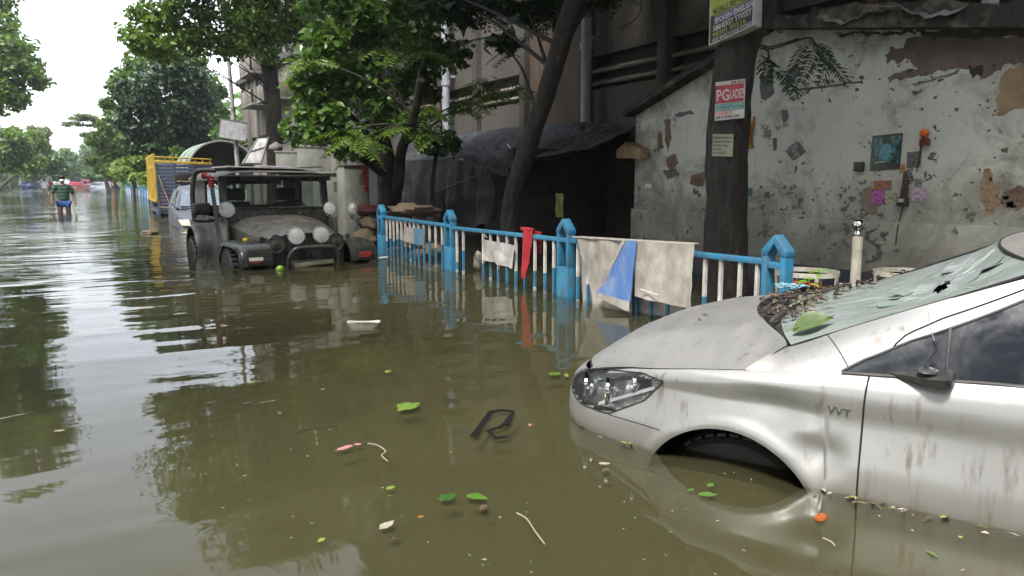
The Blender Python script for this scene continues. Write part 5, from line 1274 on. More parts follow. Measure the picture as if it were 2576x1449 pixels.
# bumper hoop and bars
b = MB(); b.tube(smooth_path([(-.36,-.66,-.25),(-.35,-.68,.0),(-.34,-.70,.12),(-.29,-.71,.20),(-.22,-.72,.232),(0,-.73,.242),(.18,-.72,.236),(.25,-.71,.20),(.285,-.70,.12),(.29,-.68,.0),(.30,-.66,-.25)],6), .028, 10); part(b,'bumper_hoop',jmd,smooth=60)
b = MB(); b.bx(-.80,.80,-.64,-.58,-.18,-.02); part(b,'bumper',jmd,bevel=.012)
b = MB(); b.box((-.02,-.67,.035),(.50,.03,.05),Matrix.Rotation(R_(-4),3,'Y')); part(b,'bumper_plate',olive,bevel=.005)
b = MB(); b.bx(-.26,.24,-.60,-.30,.0,.05); part(b,'winch_tray',jmd,bevel=.01)
# snorkel with red wrap
b = MB(); b.tube(smooth_path([(-.70,.45,.10),(-.84,.60,.20),(-.86,.68,.40),(-.875,.74,.75),(-.885,.80,1.02)],5), .036, 4); sn_ = part(b,'snorkel',jmd,smooth=30)
b = MB(); b.tube(smooth_path([(-.885,.80,.97),(-.885,.79,1.05),(-.895,.80,1.085),(-.925,.83,1.115),(-.96,.88,1.12)],5), [.040+.007*math.sin(k*2.3) for k in range(21)], 10, jit=.08); b.build('red_wrap', redcl, sn_, smooth=60, label='red cloth wrapped round the snorkel head')
b = MB()
for k in range(3): b.tube([(-.935+.02*k,.80,1.13+.012*k),(-.90+.022*k,.775,1.105)], .009, 6)
b.build('white_tie', offw, sn_)
# part-open door frame with mirror
b = MB(); b.tube(smooth_path([(-.78,1.02,.53),(-1.02,1.16,.52),(-1.055,1.18,.60),(-1.06,1.18,.9),(-1.02,1.16,1.13),(-.94,1.12,1.19),(-.78,1.02,1.19)],6), .034, 8); df = part(b,'door_frame',jmd,smooth=60)
b = MB(); b.box((-.985,1.02,.675),(.24,.075,.165),Matrix.Rotation(R_(12),3,'Z')); b.build('door_mirror', jmd, df, bevel=.03, seg=3)
b = MB(); b.bx(-.99,-.9,1.03,1.05,.52,.60); b.build('mirror_arm', steel, df)
# cabin: seats, wheel, headrests seen through the glass
for x in (-.38,.36):
    b = MB(); b.bx(x-.22,x+.22,1.65,1.80,.1,.75); b.bx(x-.15,x+.15,1.66,1.78,.76,.95); part(b,'seat',jmd,bevel=.05,seg=3)
b = MB(); b.tube([(.36+.17*math.cos(6.283*k/24),1.28+.06*math.sin(6.283*k/24),.62+.16*math.sin(6.283*k/24)) for k in range(25)], .014, 6); part(b,'steering_wheel',jmd,smooth=60)
b = MB(); b.bx(-.68,.68,1.02,1.2,.35,.60); part(b,'dashboard',jmd,bevel=.03)
b = MB(); b.bar((-.05,1.02,1.02),(.10,1.02,1.02),.05,.05); part(b,'rear_view_mirror',jmd,bevel=.01)
# leaf litter on the bonnet, fruit on fender
# things lying on or beside the jeep
def blob(name, c, r, mat_, label, cat, seed=0, amp=.1, n1=16, n2=10):
    b = MB(); P = []
    for i in range(n1+1):
        a = 2*math.pi*(i%n1)/n1; row = []
        for j in range(n2+1):
            e = math.pi*j/n2; d = Vector((math.cos(a)*math.sin(e),math.sin(a)*math.sin(e),math.cos(e))); k = 1+amp*fbm(d*2+Vector((seed,0,0))); row.append(Vector((d.x*r[0]*k,d.y*r[1]*k,d.z*r[2]*k)))
        P.append(row)
    b.grid(P); o = b.build(name, mat_, None, smooth=70); o.location = c; return tag(o, label, cat)
JM = Matrix.Translation((2.53,10.0,0)) @ Matrix.Rotation(R_(3.0),4,'Z')
blob('yellow_flower', JM@Vector((-.70,-.10,.315)), (.032,.032,.026), M('marigold_yellow',(.62,.42,.01),.7,bmp=.8,bscale=90), 'yellow marigold head lying on the jeep fender', 'flower', 1, .3)
blob('green_fruit', JM@Vector((-.50,-.86,.01)), (.05,.05,.045), M('lime_skin',(.17,.28,.02),.35), 'lime green fruit floating beside the jeep bumper', 'fruit', 2, .06)
blob('clear_jar', JM@Vector((.98,.55,.62)), (.07,.07,.11), M('cloudy_plastic',(.20,.20,.20),.2), 'crumpled clear plastic bag hanging behind the right spot lamp', 'bag', 5, .35)
b = MB(); b.prism([(-.12,-.03,0),(.1,-.045,.01),(.14,.03,.012),(-.1,.05,.004)], (0,0,.006)); o = b.build('white_card', offw); o.location = JM@Vector((.98,-.35,.012)); tag(o, 'white card floating by the jeep right fender', 'card')
# ================================================================ VEHICLES BEHIND THE JEEP
def loft_car(name, label, loc, rz, paint, glass, L=3.9, W=1.62, H=1.45, grp=None, lampm=None, wz=-.5):
    """a small hatchback facing -Y in its own frame; z=0 is the road"""
    t = thing(name, label, 'car', (loc[0],loc[1],wz), rz, grp); hw = W/2
    st = [(0,.55,.62,.30),(.06,.80,.70,.24),(.35,.93,.76,.20),(.75,.97,.84,.18),(1.05,.98,.92,.18),(1.6,1.,.95,.18),(2.6,1.,.97,.18),(3.4,.98,.98,.2),(3.78,.93,.95,.24),(3.9,.78,.85,.3)]
    P = []
    for y,k,zt,zb in st:
        w = hw*k; row = [(w*.9,zb),(w,zb+.12),(w*1.0,(zb+zt)/2),(w*.985,zt-.08),(w*.93,zt-.01),(w*.6,zt+.02),(0,zt+.03)]
        P.append([Vector((-x,y*L/3.9,z)) for x,z in row]+[Vector((x,y*L/3.9,z)) for x,z in row[:-1][::-1]])
    b = MB(); b.grid(P); b.add([p for p in P[0]],[list(range(len(P[0])))]); b.add([p for p in P[-1]],[list(range(len(P[-1])))]); b.build('body', paint, t, smooth=38)
    gs = [(.92,.86,.93,.955),(1.55,.78,1.34,.97),(1.9,.76,H,.98),(2.9,.75,H-.02,.98),(3.55,.72,1.15,.98),(3.8,.74,.97,.95)]
    def gp(y,k,z,zb): return [Vector((-hw*.92,y,zb)),Vector((-hw*lerp(.92,k,.5),y,lerp(zb,z,.5))),Vector((-hw*k*.92,y,z-.03)),Vector((-hw*k*.6,y,z)),Vector((hw*k*.6,y,z)),Vector((hw*k*.92,y,z-.03)),Vector((hw*lerp(.92,k,.5),y,lerp(zb,z,.5))),Vector((hw*.92,y,zb))]
    b = MB(); b.grid([gp(*g_) for g_ in gs]); b.build('cabin', paint, t, smooth=38)
    b = MB(); a0, a1 = gs[0], gs[1]; b.grid([[Vector((q*hw*.80,a0[0]+.06-.012,a0[2]+.045)).lerp(Vector((q*hw*.68,a1[0]-.02,a1[2]+.012)),v) for v in (0,.5,1)] for q in (-1,-.5,0,.5,1)], thick=.01); b.build('windscreen', glass, t, smooth=40)
    for sg in (-1,1):
        b = MB(); b.prism([(sg*hw*.915,1.35,1.0),(sg*hw*.80,1.75,1.34),(sg*hw*.79,3.0,1.34),(sg*hw*.91,3.35,1.02)], (sg*.008,0,0)); b.build('side_window', glass, t)
        b = MB(); b.prism([(sg*hw*.62,-.012,.56),(sg*hw*.86,.04,.58),(sg*hw*.93,.16,.70),(sg*hw*.66,.02,.70)], (0,-.02,.0)); b.build('headlight', lampm or chrome, t, bevel=.006)
        for yw in (.72,3.2):
            b = MB(); b.lathe([(.12,-.08),(.25,-.09),(.28,-.06),(.285,0),(.28,.06),(.25,.09),(.12,.08)],22,(sg*(hw-.10),yw,.28),(1,0,0)); b.build('wheel', rubber, t, smooth=40)
    b = MB(); b.bx(-hw*.5,hw*.5,-.02,.02,.60,.68); b.build('grille', blackpl, t, bevel=.01)
    b = MB(); b.bx(-hw*.9,hw*.9,-.06,.06,.40,.50); b.build('bumper', lampm or chrome, t, bevel=.02)
    return t
navyp = M('dark_blue_car_paint', (.03,.04,.07), .3, dirt=(.16,.15,.13), dirt_amt=.4)
paleg = M('pale_sky_glass', (.16,.21,.26), .08, bmp=0, dirt=(.2,.2,.19), dirt_amt=.3)
yl = M('clouded_headlight', (.50,.46,.36), .25, bmp=0)
loft_car('blue_hatchback', 'dark blue hatchback half hidden behind the jeep', (2.72,18.0), R_(-3), navyp, paleg, lampm=yl)

# lorry with blue slatted tail and yellow side gate
ylw = M('mustard_yellow_paint', (.52,.35,.02), .6, c2=(.40,.26,.016), scale=4, dirt=(.09,.06,.03), dirt_amt=.4)
nvy = M('faded_navy_slats', (.022,.035,.07), .6, c2=(.03,.05,.10), dirt=(.10,.08,.06), dirt_amt=.35)
plank = M('raw_timber', (.33,.22,.13), .8, stretch=(1,1,6), dirt=DIRT, dirt_amt=.3)
lor = thing('lorry', 'small lorry with yellow side gate and blue slatted tailboard', 'lorry', (2.22,25.3,-.5), R_(-2))
b = MB(); b.bx(0,1.55,.0,4.6,.55,.66); b.build('deck', nvy, lor)
for k in range(13):
    z = .70+k*.105; b = MB(); b.bx(.02,1.55,-.03,.015,z,z+.085); b.build('tail_slat', nvy, lor, bevel=.006)
for x in (.02,.5,1.02,1.52):
    b = MB(); b.bx(x-.03,x+.03,-.05,-.031,.5,2.08); b.build('tail_post', nvy, lor)
b = MB(); b.box((.78,-.01,2.10),(1.62,.07,.08),Matrix.Rotation(R_(2.2),3,'Y')); b.build('tail_rail', ylw, lor, bevel=.01)
b = MB(); b.box((.78,-.01,2.24),(1.62,.04,.04),Matrix.Rotation(R_(2.2),3,'Y')); b.build('tail_rail', ylw, lor, bevel=.01)
for k in range(8):
    b = MB(); b.bx(.05+k*.21,.08+k*.21,-.02,.01,2.12,2.24); b.build('rail_stub', ylw, lor)
sgate = MB()
for z in (.90,1.95,2.30): sgate.bx(-.05,-.005,.0,4.5,z,z+.07)
for k in range(16): sgate.bx(-.048,-.007,.02+k*.295,.09+k*.295,.93,2.33)
for y in (.0,2.2,4.45): sgate.bx(-.06,.0,y,y+.14,.90,2.37)
sgate.build('side_gate', ylw, lor); 
b = MB(); b.bx(-.002,.03,.02,4.5,.95,1.94); b.build('side_panel', M('shaded_yellow_panel',(.16,.10,.02),.8), lor)  # gate yellow darkened so the gaps between bars look shaded
b = MB(); b.bar((.06,-.07,1.72),(.36,-.12,.72),.10,.03); b.build('leaning_plank', plank, lor)
b = MB(); b.bar((.30,-.12,.80),(1.25,-.10,.98),.09,.03); b.build('plank', plank, lor)
b = MB(); b.bar((.02,-.10,.78),(.46,-.12,.72),.04,.03); b.build('plank', plank, lor)
b = MB(); b.bar((.55,-.09,1.55),(1.3,-.08,1.50),.05,.03); b.build('plank', plank, lor)
b = MB(); b.box((.75,-.08,1.66),(.5,.05,.22)); b.build('tarred_board', jmd, lor, bevel=.02)
for sg in (.1,1.45):
    b = MB(); b.lathe([(.15,-.1),(.34,-.1),(.38,0),(.34,.1),(.15,.1)],20,(sg,1.0,.36),(1,0,0)); b.build('wheel', rubber, lor, smooth=40)
b = MB(); b.bx(.05,1.5,4.7,6.2,.4,2.2); b.build('cab', nvy, lor, bevel=.08)
blob('timber_block', on_z(378,585,.02), (.16,.2,.06), ragm[0], 'dark wet block floating left of the blue hatchback', 'block', 8, .3)

# lamp pole, boards, shelter
polem = M('galvanised_pole', (.34,.34,.33), .5, c2=(.25,.25,.24), dirt=DIRT, dirt_amt=.2)
pb = on_y(598,420,24.0)
t = thing('lamp_pole', 'slim grey street pole carrying a blank signboard', 'pole', (pb.x,24.0,-.4))
b = MB(); b.tube([(0,0,0),(0,0,2.0),(-.05,0,3.5),(-.12,0,5.2),(-.2,0,8)], [.075,.07,.062,.055,.045], 12); b.build('shaft', polem, t, smooth=50)
b = MB(); b.lathe([(.09,3.55),(.09,3.62)],12,(-.05,0,0)); b.build('band', steel, t)
sgc = on_y(586,327,23.9)
sb = thing('blank_signboard', 'blank pale signboard clamped to the street pole', 'signboard', (sgc.x,23.88,sgc.z), 0, rot=(0,R_(9),R_(-8)))
b = MB(); b.bx(-.37,.37,-.01,.01,-.26,.26); b.build('panel', M('lilac_white_panel',(.52,.51,.56),.6,dirt=DIRT,dirt_amt=.15), sb)
for a in ((-.39,.39,-.02,.02,.26,.285),(-.39,.39,-.02,.02,-.285,-.26),(-.39,-.37,-.02,.02,-.26,.26),(.37,.39,-.02,.02,-.26,.26)):
    b = MB(); b.bx(*a); b.build('frame_bar', steel, sb)
b = MB()
for k,(x0,z0) in enumerate(((-.12,-.29),(.10,-.29))): b.tube([(x0,0,z0),(x0+.03,.01,z0-.15),(x0+.0,.02,z0-.28)], .012, 6)
b.build('cable', jmd, sb)
wire_m = M('black_cable',(.02,.02,.02),.6,bmp=0)
for i,(a,c,lab) in enumerate((((567,180),(540,235),'thin stay wire left of the street pole'),((580,190),(640,255),'sagging cable between the street pole and the dark trunk'))):
    p, q = on_y(*a,24), on_y(*c,23.5); b = MB(); b.tube([p, p.lerp(q,.5)-Vector((0,0,.08)), q], .008, 5); tag(b.build('cable', wire_m), lab, 'cable')
sh = thing('arched_shelter', 'small shelter with a curved grey and green barrel roof', 'shelter', (on_y(560,420,27).x,27.0,-.4))
b = MB(); rimm = M('weathered_grey_fibre',(.34,.35,.33),.7,dirt=DIRT,dirt_amt=.35); grn = M('faded_green_sheet',(.05,.18,.10),.7,dirt=(.2,.2,.18),dirt_amt=.3)
def arcp(r, y, a): return Vector((r*1.02*math.cos(a), y, 1.75+r*.95*math.sin(a)))
for k,(y0,y1,mt) in enumerate(((-.15,.25,rimm),(.25,.9,grn),(.9,1.5,rimm),(1.5,2.4,grn),(2.4,3.2,rimm))):
    b = MB(); b.grid([[arcp(1.10,lerp(y0,y1,j/2),math.pi*(1.04-1.08*i/28)) for j in range(3)] for i in range(29)], thick=.05); b.build('roof_panel', mt, sh, smooth=60)
b = MB(); b.grid([[arcp(1.02,.5,math.pi*(1-i/20)).lerp(Vector((0,.5,1.7)),j/4) for j in range(5)] for i in range(21)], thick=.03); b.build('inside_shade_panel', jmd, sh)  # black panel closes the vault, standing in for its shaded inside
for sg in (-1,1):
    b = MB(); b.bx(sg*1.05-.04,sg*1.05+.04,.1,.18,0,1.8); b.bx(sg*1.05-.04,sg*1.05+.04,2.9,2.98,0,1.8); b.build('post', polem, sh)
b = MB(); b.bx(-.2,.7,.30,.34,.5,2.2); b.build('hanging_cloth', jmd, sh)
wb = thing('leaning_white_board', 'white framed board leaning against the black trunk', 'board', (0,0,0))
q4 = [on_y(609,412,19.6), on_y(650,346,19.4), on_y(676,344,19.2), on_y(655,412,19.4)]
b = MB(); b.grid(quadpatch(*q4,4,4), thick=.02); b.build('panel', M('chalky_white_board',(.58,.56,.55),.7,dirt=DIRT,dirt_amt=.2), wb)
for i in range(4):
    b = MB(); b.bar(q4[i]+Vector((0,-.015,0)), q4[(i+1)%4]+Vector((0,-.015,0)), .04, .04); b.build('frame_bar', jmd if i%2 else steel, wb)
b = MB(); b.bar(q4[0].lerp(q4[1],.45)+Vector((0,-.02,0)), q4[3].lerp(q4[2],.62)+Vector((0,-.02,0)), .025); b.build('brace', jmd, wb)
rag(on_y(695,372,19.0), (.14,.14,.12), ragm[3], 'grey rag slung on the black trunk above the jeep roof', 90, 'rag', None)
# cable and brown stub post beside the trunk
for i,(x,yt,Y,mt,lab,w_) in enumerate(((745,385,17.5,cabm,'peeling white panel behind the leaves above the cabinets',.9),(790,372,16.5,cabm,'grey metal panel behind the leaves right of the white panel',.7))):
    p = on_y(x,yt,Y); b = MB(); b.bx(-w_/2,w_/2,0,.05,0,p.z+.4); b.bx(-w_/2-.02,w_/2+.02,-.01,.06,p.z+.4,p.z+.44); o = b.build('sheet_panel', mt, None, bevel=.006); o.location = (p.x,Y,-.4); tag(o, lab, 'panel')

# ================================================================ PEOPLE
skin_m = M('brown_skin', (.20,.105,.065), .55, bmp=.1); hair_m = M('black_hair', (.012,.01,.009), .6, bmp=.5)
def skin_mesh(name, verts, edges, radii, mat_, parent, root=0, sub=2):
    me = bpy.data.meshes.new(name); me.from_pydata([tuple(v) for v in verts], edges, []); o = bpy.data.objects.new(name, me); col.objects.link(o)
    m1 = o.modifiers.new('s','SKIN'); m1.use_smooth_shade = True; m2 = o.modifiers.new('d','SUBSURF'); m2.levels = sub; m2.render_levels = sub
    for i, r in enumerate(radii): me.skin_vertices[0].data[i].radius = r if hasattr(r,'__len__') else (r,r); me.skin_vertices[0].data[i].use_root = (i == root)
    dg = bpy.context.evaluated_depsgraph_get(); nm = bpy.data.meshes.new_from_object(o.evaluated_get(dg)); bpy.data.objects.remove(o)
    for p in nm.polygons: p.use_smooth = True
    nm.materials.clear(); nm.materials.append(mat_)
    r = bpy.data.objects.new(name, nm); col.objects.link(r); r.parent = parent; return r
def person(label, loc, rz, shirt, short, k=1.0, mask=None, arm=.26, grp=None, cap=None, hem=None, stride=.06, fingers=True, stout=1.0, sk=skin_m):
    t = thing('person', label, 'person', (loc[0],loc[1],-.52 if not mask else -.63), rz, grp); t.scale = (k,k,k); s = stout
    J = [(0,0,.93),(0,.01,1.08),(0,0,1.30),(0,-.01,1.43),(0,-.01,1.50),(0,-.02,1.58),(0,-.02,1.68)]; Rd = [(.15*s,.11*s),(.145*s,.115*s),(.165*s,.11*s),(.09,.075),(.055,.055),(.07,.085),(.072,.09)]
    Eg = [(0,1),(1,2),(2,3),(3,4),(4,5),(5,6)]
    hands = []
    for sg in (-1,1):
        b0 = len(J); J += [(sg*.19*s,0,1.385),(sg*(.235+arm*.18),.02,1.12),(sg*(.225+arm*.24),-.07,.90),(sg*(.22+arm*.22),-.10,.82)]; Rd += [.062,.047,.034,(.022,.042)]
        Eg += [(3,b0),(b0,b0+1),(b0+1,b0+2),(b0+2,b0+3)]; hands.append(Vector(J[b0+3]))
        l0 = len(J); J += [(sg*.10*s,0,.86),(sg*.115,-stride*sg*.5,.50),(sg*.12,stride*.4*sg,.09),(sg*.135,-.15+stride*.4*sg,.035)]; Rd += [.098*s,.064,.045,.035]
        Eg += [(0,l0),(l0,l0+1),(l0+1,l0+2),(l0+2,l0+3)]
    body = skin_mesh('body', J, Eg, Rd, sk, t)
    if fingers:
        fb = MB()
        for hnd, sg in zip(hands,(-1,1)):
            for f in range(4): a = hnd+Vector((sg*.004,(-.03+.02*f),-.03)); fb.tube([a,a+Vector((-sg*.006,-.004,-.035)),a+Vector((-sg*.022,-.006,-.058+.006*abs(f-1.5)))],[.0095,.009,.007],6)
            a = hnd+Vector((-sg*.01,-.04,.01)); fb.tube([a,a+Vector((-sg*.012,-.022,-.03)),a+Vector((-sg*.02,-.028,-.05))],[.011,.010,.008],6)
        tmp = fb.build('tmp', sk, None, smooth=60); bm = bmesh.new(); bm.from_mesh(body.data); bm.from_mesh(tmp.data); bm.to_mesh(body.data); bm.free(); bpy.data.objects.remove(tmp)
    # face: nose, ears, eyes built into a small child mesh on the head
    fc = MB(); fc.lathe([(0,.0),(.012,.012),(.016,.03),(.006,.042)],8,(0,-.105,1.635),(0,-.25,-1))
    for sg in (-1,1): fc.lathe([(0,-.012),(.02,-.006),(.022,.004),(0,.012)],8,(sg*.082,-.005,1.64),(sg,0,.0))
    fc.build('face_features', sk, body, smooth=60)
    ey = MB()
    for sg in (-1,1): ey.lathe([(0,.012),(.010,.008),(.012,0)],8,(sg*.03,-.098,1.652),(0,-1,0))
    ey.build('eyes', hair_m, body)
    P = []
    for i in range(17):
        a = 2*math.pi*(i%16)/16; row = []
        for j in range(8):
            e = math.pi*.58*j/7; lim = .62 if math.sin(a) < -.3 else 1.; e *= lim; rr_ = 1.10
            row.append(Vector((.082*rr_*math.cos(a)*math.sin(e), -.015+.104*rr_*math.sin(a)*math.sin(e), 1.655+.105*rr_*math.cos(e))))
        P.append(row)
    hb = MB(); hb.grid(P, thick=.008); hb.build('hair' if not cap else 'cap', cap or hair_m, t, smooth=70)
    sv = [(0,0,.85),(0,.01,1.08),(0,0,1.30),(0,-.005,1.435)]; sr = [(.19*s,.145*s),(.172*s,.142*s),(.185*s,.128*s),(.095,.085)]; se = [(0,1),(1,2),(2,3)]
    for sg in (-1,1): b0 = len(sv); sv += [(sg*.195*s,0,1.39),(sg*(.232+arm*.13),.016,1.17)]; sr += [.080,.073]; se += [(3,b0),(b0,b0+1)]
    skin_mesh('shirt', sv, se, sr, shirt, t)
    pv_ = [(0,0,.95)]; pr2 = [(.165*s,.125*s)]; pe = []
    for sg in (-1,1): l0 = len(pv_); pv_ += [(sg*.10*s,0,.86),(sg*.112,-.01*sg,.70 if not hem else hem)]; pr2 += [.115*s,.105]; pe += [(0,l0),(l0,l0+1)]
    skin_mesh('shorts', pv_, pe, pr2, short, t)
    if mask:
        P = [[Vector((.066*math.sin(a)*1.12, -.025-.098*math.cos(a)*(1.06+.14*(1-abs(2*v-1))), lerp(1.575,1.635,v))) for v in np.linspace(0,1,6)] for a in np.linspace(-1.3,1.3,13)]
        b = MB(); b.grid(P, thick=.003); b.build('face_mask', mask, t, smooth=70)
    b = MB()
    for sg in (-1,1): b.prism([(sg*.01,-.085,1.44),(sg*.075,-.055,1.475),(sg*.07,-.075,1.43),(sg*.03,-.105,1.395)],(0,-.008,.004))
    b.build('collar', shirt, t)
    return t
def stripes(name, a, c, per):
    m, nt, N, L, B = new_mat(name); co = coords(N, L); sep = N.new('ShaderNodeSeparateXYZ'); L.new(co, sep.inputs[0])
    z = mathn(N, L, 'ADD', sep.outputs[2], mathn(N, L, 'MULTIPLY', noise_node(N, L, co, 5, 2), .03)); f = mathn(N, L, 'FRACT', mathn(N, L, 'MULTIPLY', z, 1/per)); s_ = mathn(N, L, 'LESS_THAN', f, .42)
    L.new(mixc(N, L, s_, a, c), B.inputs['Base Color']); B.inputs['Roughness'].default_value = .85; bump(N, L, B, noise_node(N, L, co, 14, 4), .5, .02); return m
mp_ = on_z(162,533)
person('man in dark green striped polo and white mask wading knee-deep towards the camera', (mp_.x,mp_.y), R_(8), stripes('green_striped_polo',(.012,.028,.022),(.035,.10,.055),.105), M('royal_blue_shorts',(.012,.055,.22),.8), 1.06, mask=M('white_face_mask',(.75,.74,.74),.8), arm=.42, stout=1.12)
m2 = on_z(114,486)
person('man in white shirt wading behind the man in green polo', (m2.x,m2.y), R_(175), M('white_shirt_cloth',(.62,.62,.62),.85), M('khaki_shorts',(.22,.19,.15),.85), 1.0, arm=.5, fingers=False)
far = [(127,480,(.40,.06,.08),'person in red shirt just behind the masked man'),(142,477,(.55,.55,.56),'distant person in pale shirt right of the masked man'),(75,473,(.30,.32,.40),'distant person in grey-blue top by the left kerb'),(60,474,(.55,.5,.45),'distant person in cream top under the left trees'),(94,472,(.12,.14,.2),'distant person in dark top left of the white-shirted man'),(285,474,(.45,.12,.08),'distant person in rust red beside the far fence'),(296,475,(.6,.55,.5),'distant person in pale top next to the far fence'),(50,472,(.15,.18,.16),'distant person in dark green at the far left kerb')]
for i,(x,y,c,lab) in enumerate(far):
    p = on_z(x,y); person(lab, (p.x,p.y), R_(40*i), M('far_shirt_%s'%'abcdefgh'[i],c,.85), M('dark_trousers',(.05,.05,.06),.85), 1.0, arm=.2, fingers=False, grp='people far down the street', hem=.5)

# ================================================================ FAR TRAFFIC AND KERBSIDE
redp = M('bus_red', (.42,.025,.04), .4); cream = M('bus_cream', (.55,.5,.4), .5); bluep = M('bus_blue',(.05,.20,.40),.5); grey_b = M('van_grey',(.26,.26,.28),.6); tarb = M('blue_tarpaulin',(.018,.03,.11),.6,bmp=.6,bscale=8,bdist=.05)
def bus(name, label, loc, w_, h_, l_, c1, c2, cat):
    t = thing(name, label, cat, (loc[0],loc[1],-.5)); 
    b = MB(); b.bx(-w_/2,w_/2,0,l_,.45,h_*.52); b.build('lower_body', c1, t, bevel=.12, seg=3)
    b = MB(); b.bx(-w_/2+.05,w_/2-.05,.1,l_,h_*.521,h_); b.build('upper_body', c2, t, bevel=.15, seg=3)
    b = MB(); b.bx(-w_/2+.2,w_/2-.2,.07,.11,h_*.56,h_*.86); b.build('windscreen', glass_dk, t)
    for s in (-1,1):
        b = MB(); b.lathe([(0,.03),(.09,.02),(.1,0)],12,(s*(w_/2-.3),0,.75),(0,-1,0)); b.build('headlight', lampg, t)
        for yy in (.9,l_-.9): b = MB(); b.lathe([(.2,-.12),(.42,-.1),(.42,.1),(.2,.12)],16,(s*(w_/2-.15),yy,.42),(1,0,0)); b.build('wheel', rubber, t)
        b = MB(); b.bx(s*(w_/2-.05)-.012,s*(w_/2-.05)+.012,.6,l_-.4,h_*.58,h_*.84); b.build('side_window', glass_dk, t)
    b = MB(); b.bx(-w_/2-.02,w_/2+.02,-.05,.06,.42,.58); b.build('bumper', jmd, t, bevel=.03)
p = on_z(188,466); bus('city_bus', 'red fronted bus far down the flooded street', (p.x+.1,p.y-30), 2.3, 2.5, 7, redp, M('bus_roof_pale',(.30,.27,.28),.6), 'bus')
p = on_z(209,466); bus('auto_rickshaw', 'small red auto rickshaw right of the distant bus', (p.x+.3,p.y-30), 1.5, 1.75, 2.6, redp, redp, 'rickshaw')
p = on_z(219,466); bus('auto_rickshaw', 'second red auto rickshaw nearest the right kerb', (p.x+.2,p.y-34), 1.4, 1.7, 2.6, redp, redp, 'rickshaw')
p = on_z(205,465); bus('delivery_van', 'blue and white van behind the red rickshaws', (p.x,p.y+10), 2.2, 2.9, 5, bluep, M('van_white',(.6,.62,.66),.5), 'van')
p = on_z(3,476); bus('parked_van', 'grey box van cut by the left edge of the picture', (p.x-.9,p.y-6), 2.0, 2.5, 5, grey_b, grey_b, 'van')
p = on_z(75,474); blob('tarpaulin_stall', p+Vector((0,0,.5)), (1.1,1.6,.75), tarb, 'dark blue tarpaulin covered stall on the left kerb', 'stall', 3, .5)
p = on_z(265,473); blob('grey_tarpaulin', p+Vector((.6,0,.2)), (2.6,3.0,.75), M('grey_tarpaulin',(.16,.17,.20),.6,bmp=.6,bscale=8,bdist=.05), 'grey tarpaulin heap on the right kerb far down the street', 'tarpaulin', 4, .5)
p = on_z(108,474); t = thing('flag_stand', 'pale cloth on a stick by the left kerb', 'flag', (p.x,p.y,-.5)); b = MB(); b.tube([(0,0,0),(0,0,3.6)],.05,8); b.build('stick', polem, t); b = MB(); b.box((.15,0,3.1),(.9,.06,.8),Matrix.Rotation(R_(20),3,'Y')); b.build('cloth', offw, t, bevel=.02)
b = MB(); b.prism([(-.9,-.5,.02),(.6,-.6,.02),(.9,.1,.10),(.2,.5,.26),(-.7,.4,.30)],(0,0,.03)); o = b.build('dark_board', jmd); o.location = on_z(4,470); tag(o, 'dark floating board at the far left waterline', 'board')
for k in range(3):
    p = on_z(100-28*k,472); b = MB(); b.tube([(0,0,-.5),(0,0,2.6)],.07,8); o = b.build('kerb_post', polem); o.location = (p.x-1,p.y,0); tag(o, ['thin kerb post right of the blue stall','thin kerb post left of the blue stall','thin kerb post by the grey van'][k],'post')
# ================================================================ POSTERS, SIGN AND SHRINE ON THE WALL
def flat(mname, c, **k): return M(mname, c, k.pop('rough',.6), bmp=k.pop('bmp',.1), **k)
paper = flat('poster_paper', (.40,.385,.37), dirt=(.3,.26,.2), dirt_amt=.2)  # paper dimmed, shade under the crown put into the colour
ink = flat('black_ink', (.015,.015,.018)); inkw = flat('shaded_white_ink', (.38,.37,.35)); inkr = flat('red_ink', (.28,.022,.045)); inkg = flat('teal_ink', (.03,.20,.19)); inko = flat('orange_ink', (.62,.13,.03)); inky = flat('shaded_yellow_ink', (.24,.26,.03)); inkn = flat('violet_ink', (.05,.04,.14))  # white and yellow dimmed, the tree's shade put into the ink colour
def board(name, label, cat, TL, TR, BL, mat_, thick=.002, group=None, wrap=None):
    """flat print with its own frame: local x along the top edge, local y down"""
    t = thing(name, label, cat, TL, 0, group); x = (TR-TL); y = (BL-TL); n = x.cross(y).normalized()
    b = MB(); b.prism([Vector((0,0,0)),x,x+y,y], n*thick); b.build('sheet', mat_, t); return t, x, y, -n if n.dot(_C-TL) < 0 else n
def put_text(t, x, y, n, txt, u, v, h, mat_, w_=None, bold=0., ext=.0006, lift=.0035):
    X_ = x.normalized(); Y_ = -y.normalized(); W_ = x.length; H_ = y.length
    o = text_obj(txt, h*H_*1.38, mat_, t, x*u+y*v+n*lift, X_, Y_, ext=ext, bold=bold*h*H_)
    if w_:
        xs = [vv.co.dot(X_) for vv in o.data.vertices]; wd = max(xs)-min(xs); k = w_*W_/wd; x0 = (x*u).dot(X_)
        for vv in o.data.vertices: d = vv.co.dot(X_)-x0; vv.co += X_*(d*(k-1))
    return o
def put_rect(t, x, y, n, u0, u1, v0, v1, mat_, nm='printed_band', lift=.0022):
    b = MB(); b.prism([x*u0+y*v0+n*lift, x*u1+y*v0+n*lift, x*u1+y*v1+n*lift, x*u0+y*v1+n*lift], n*.0006); return b.build(nm, mat_, t)
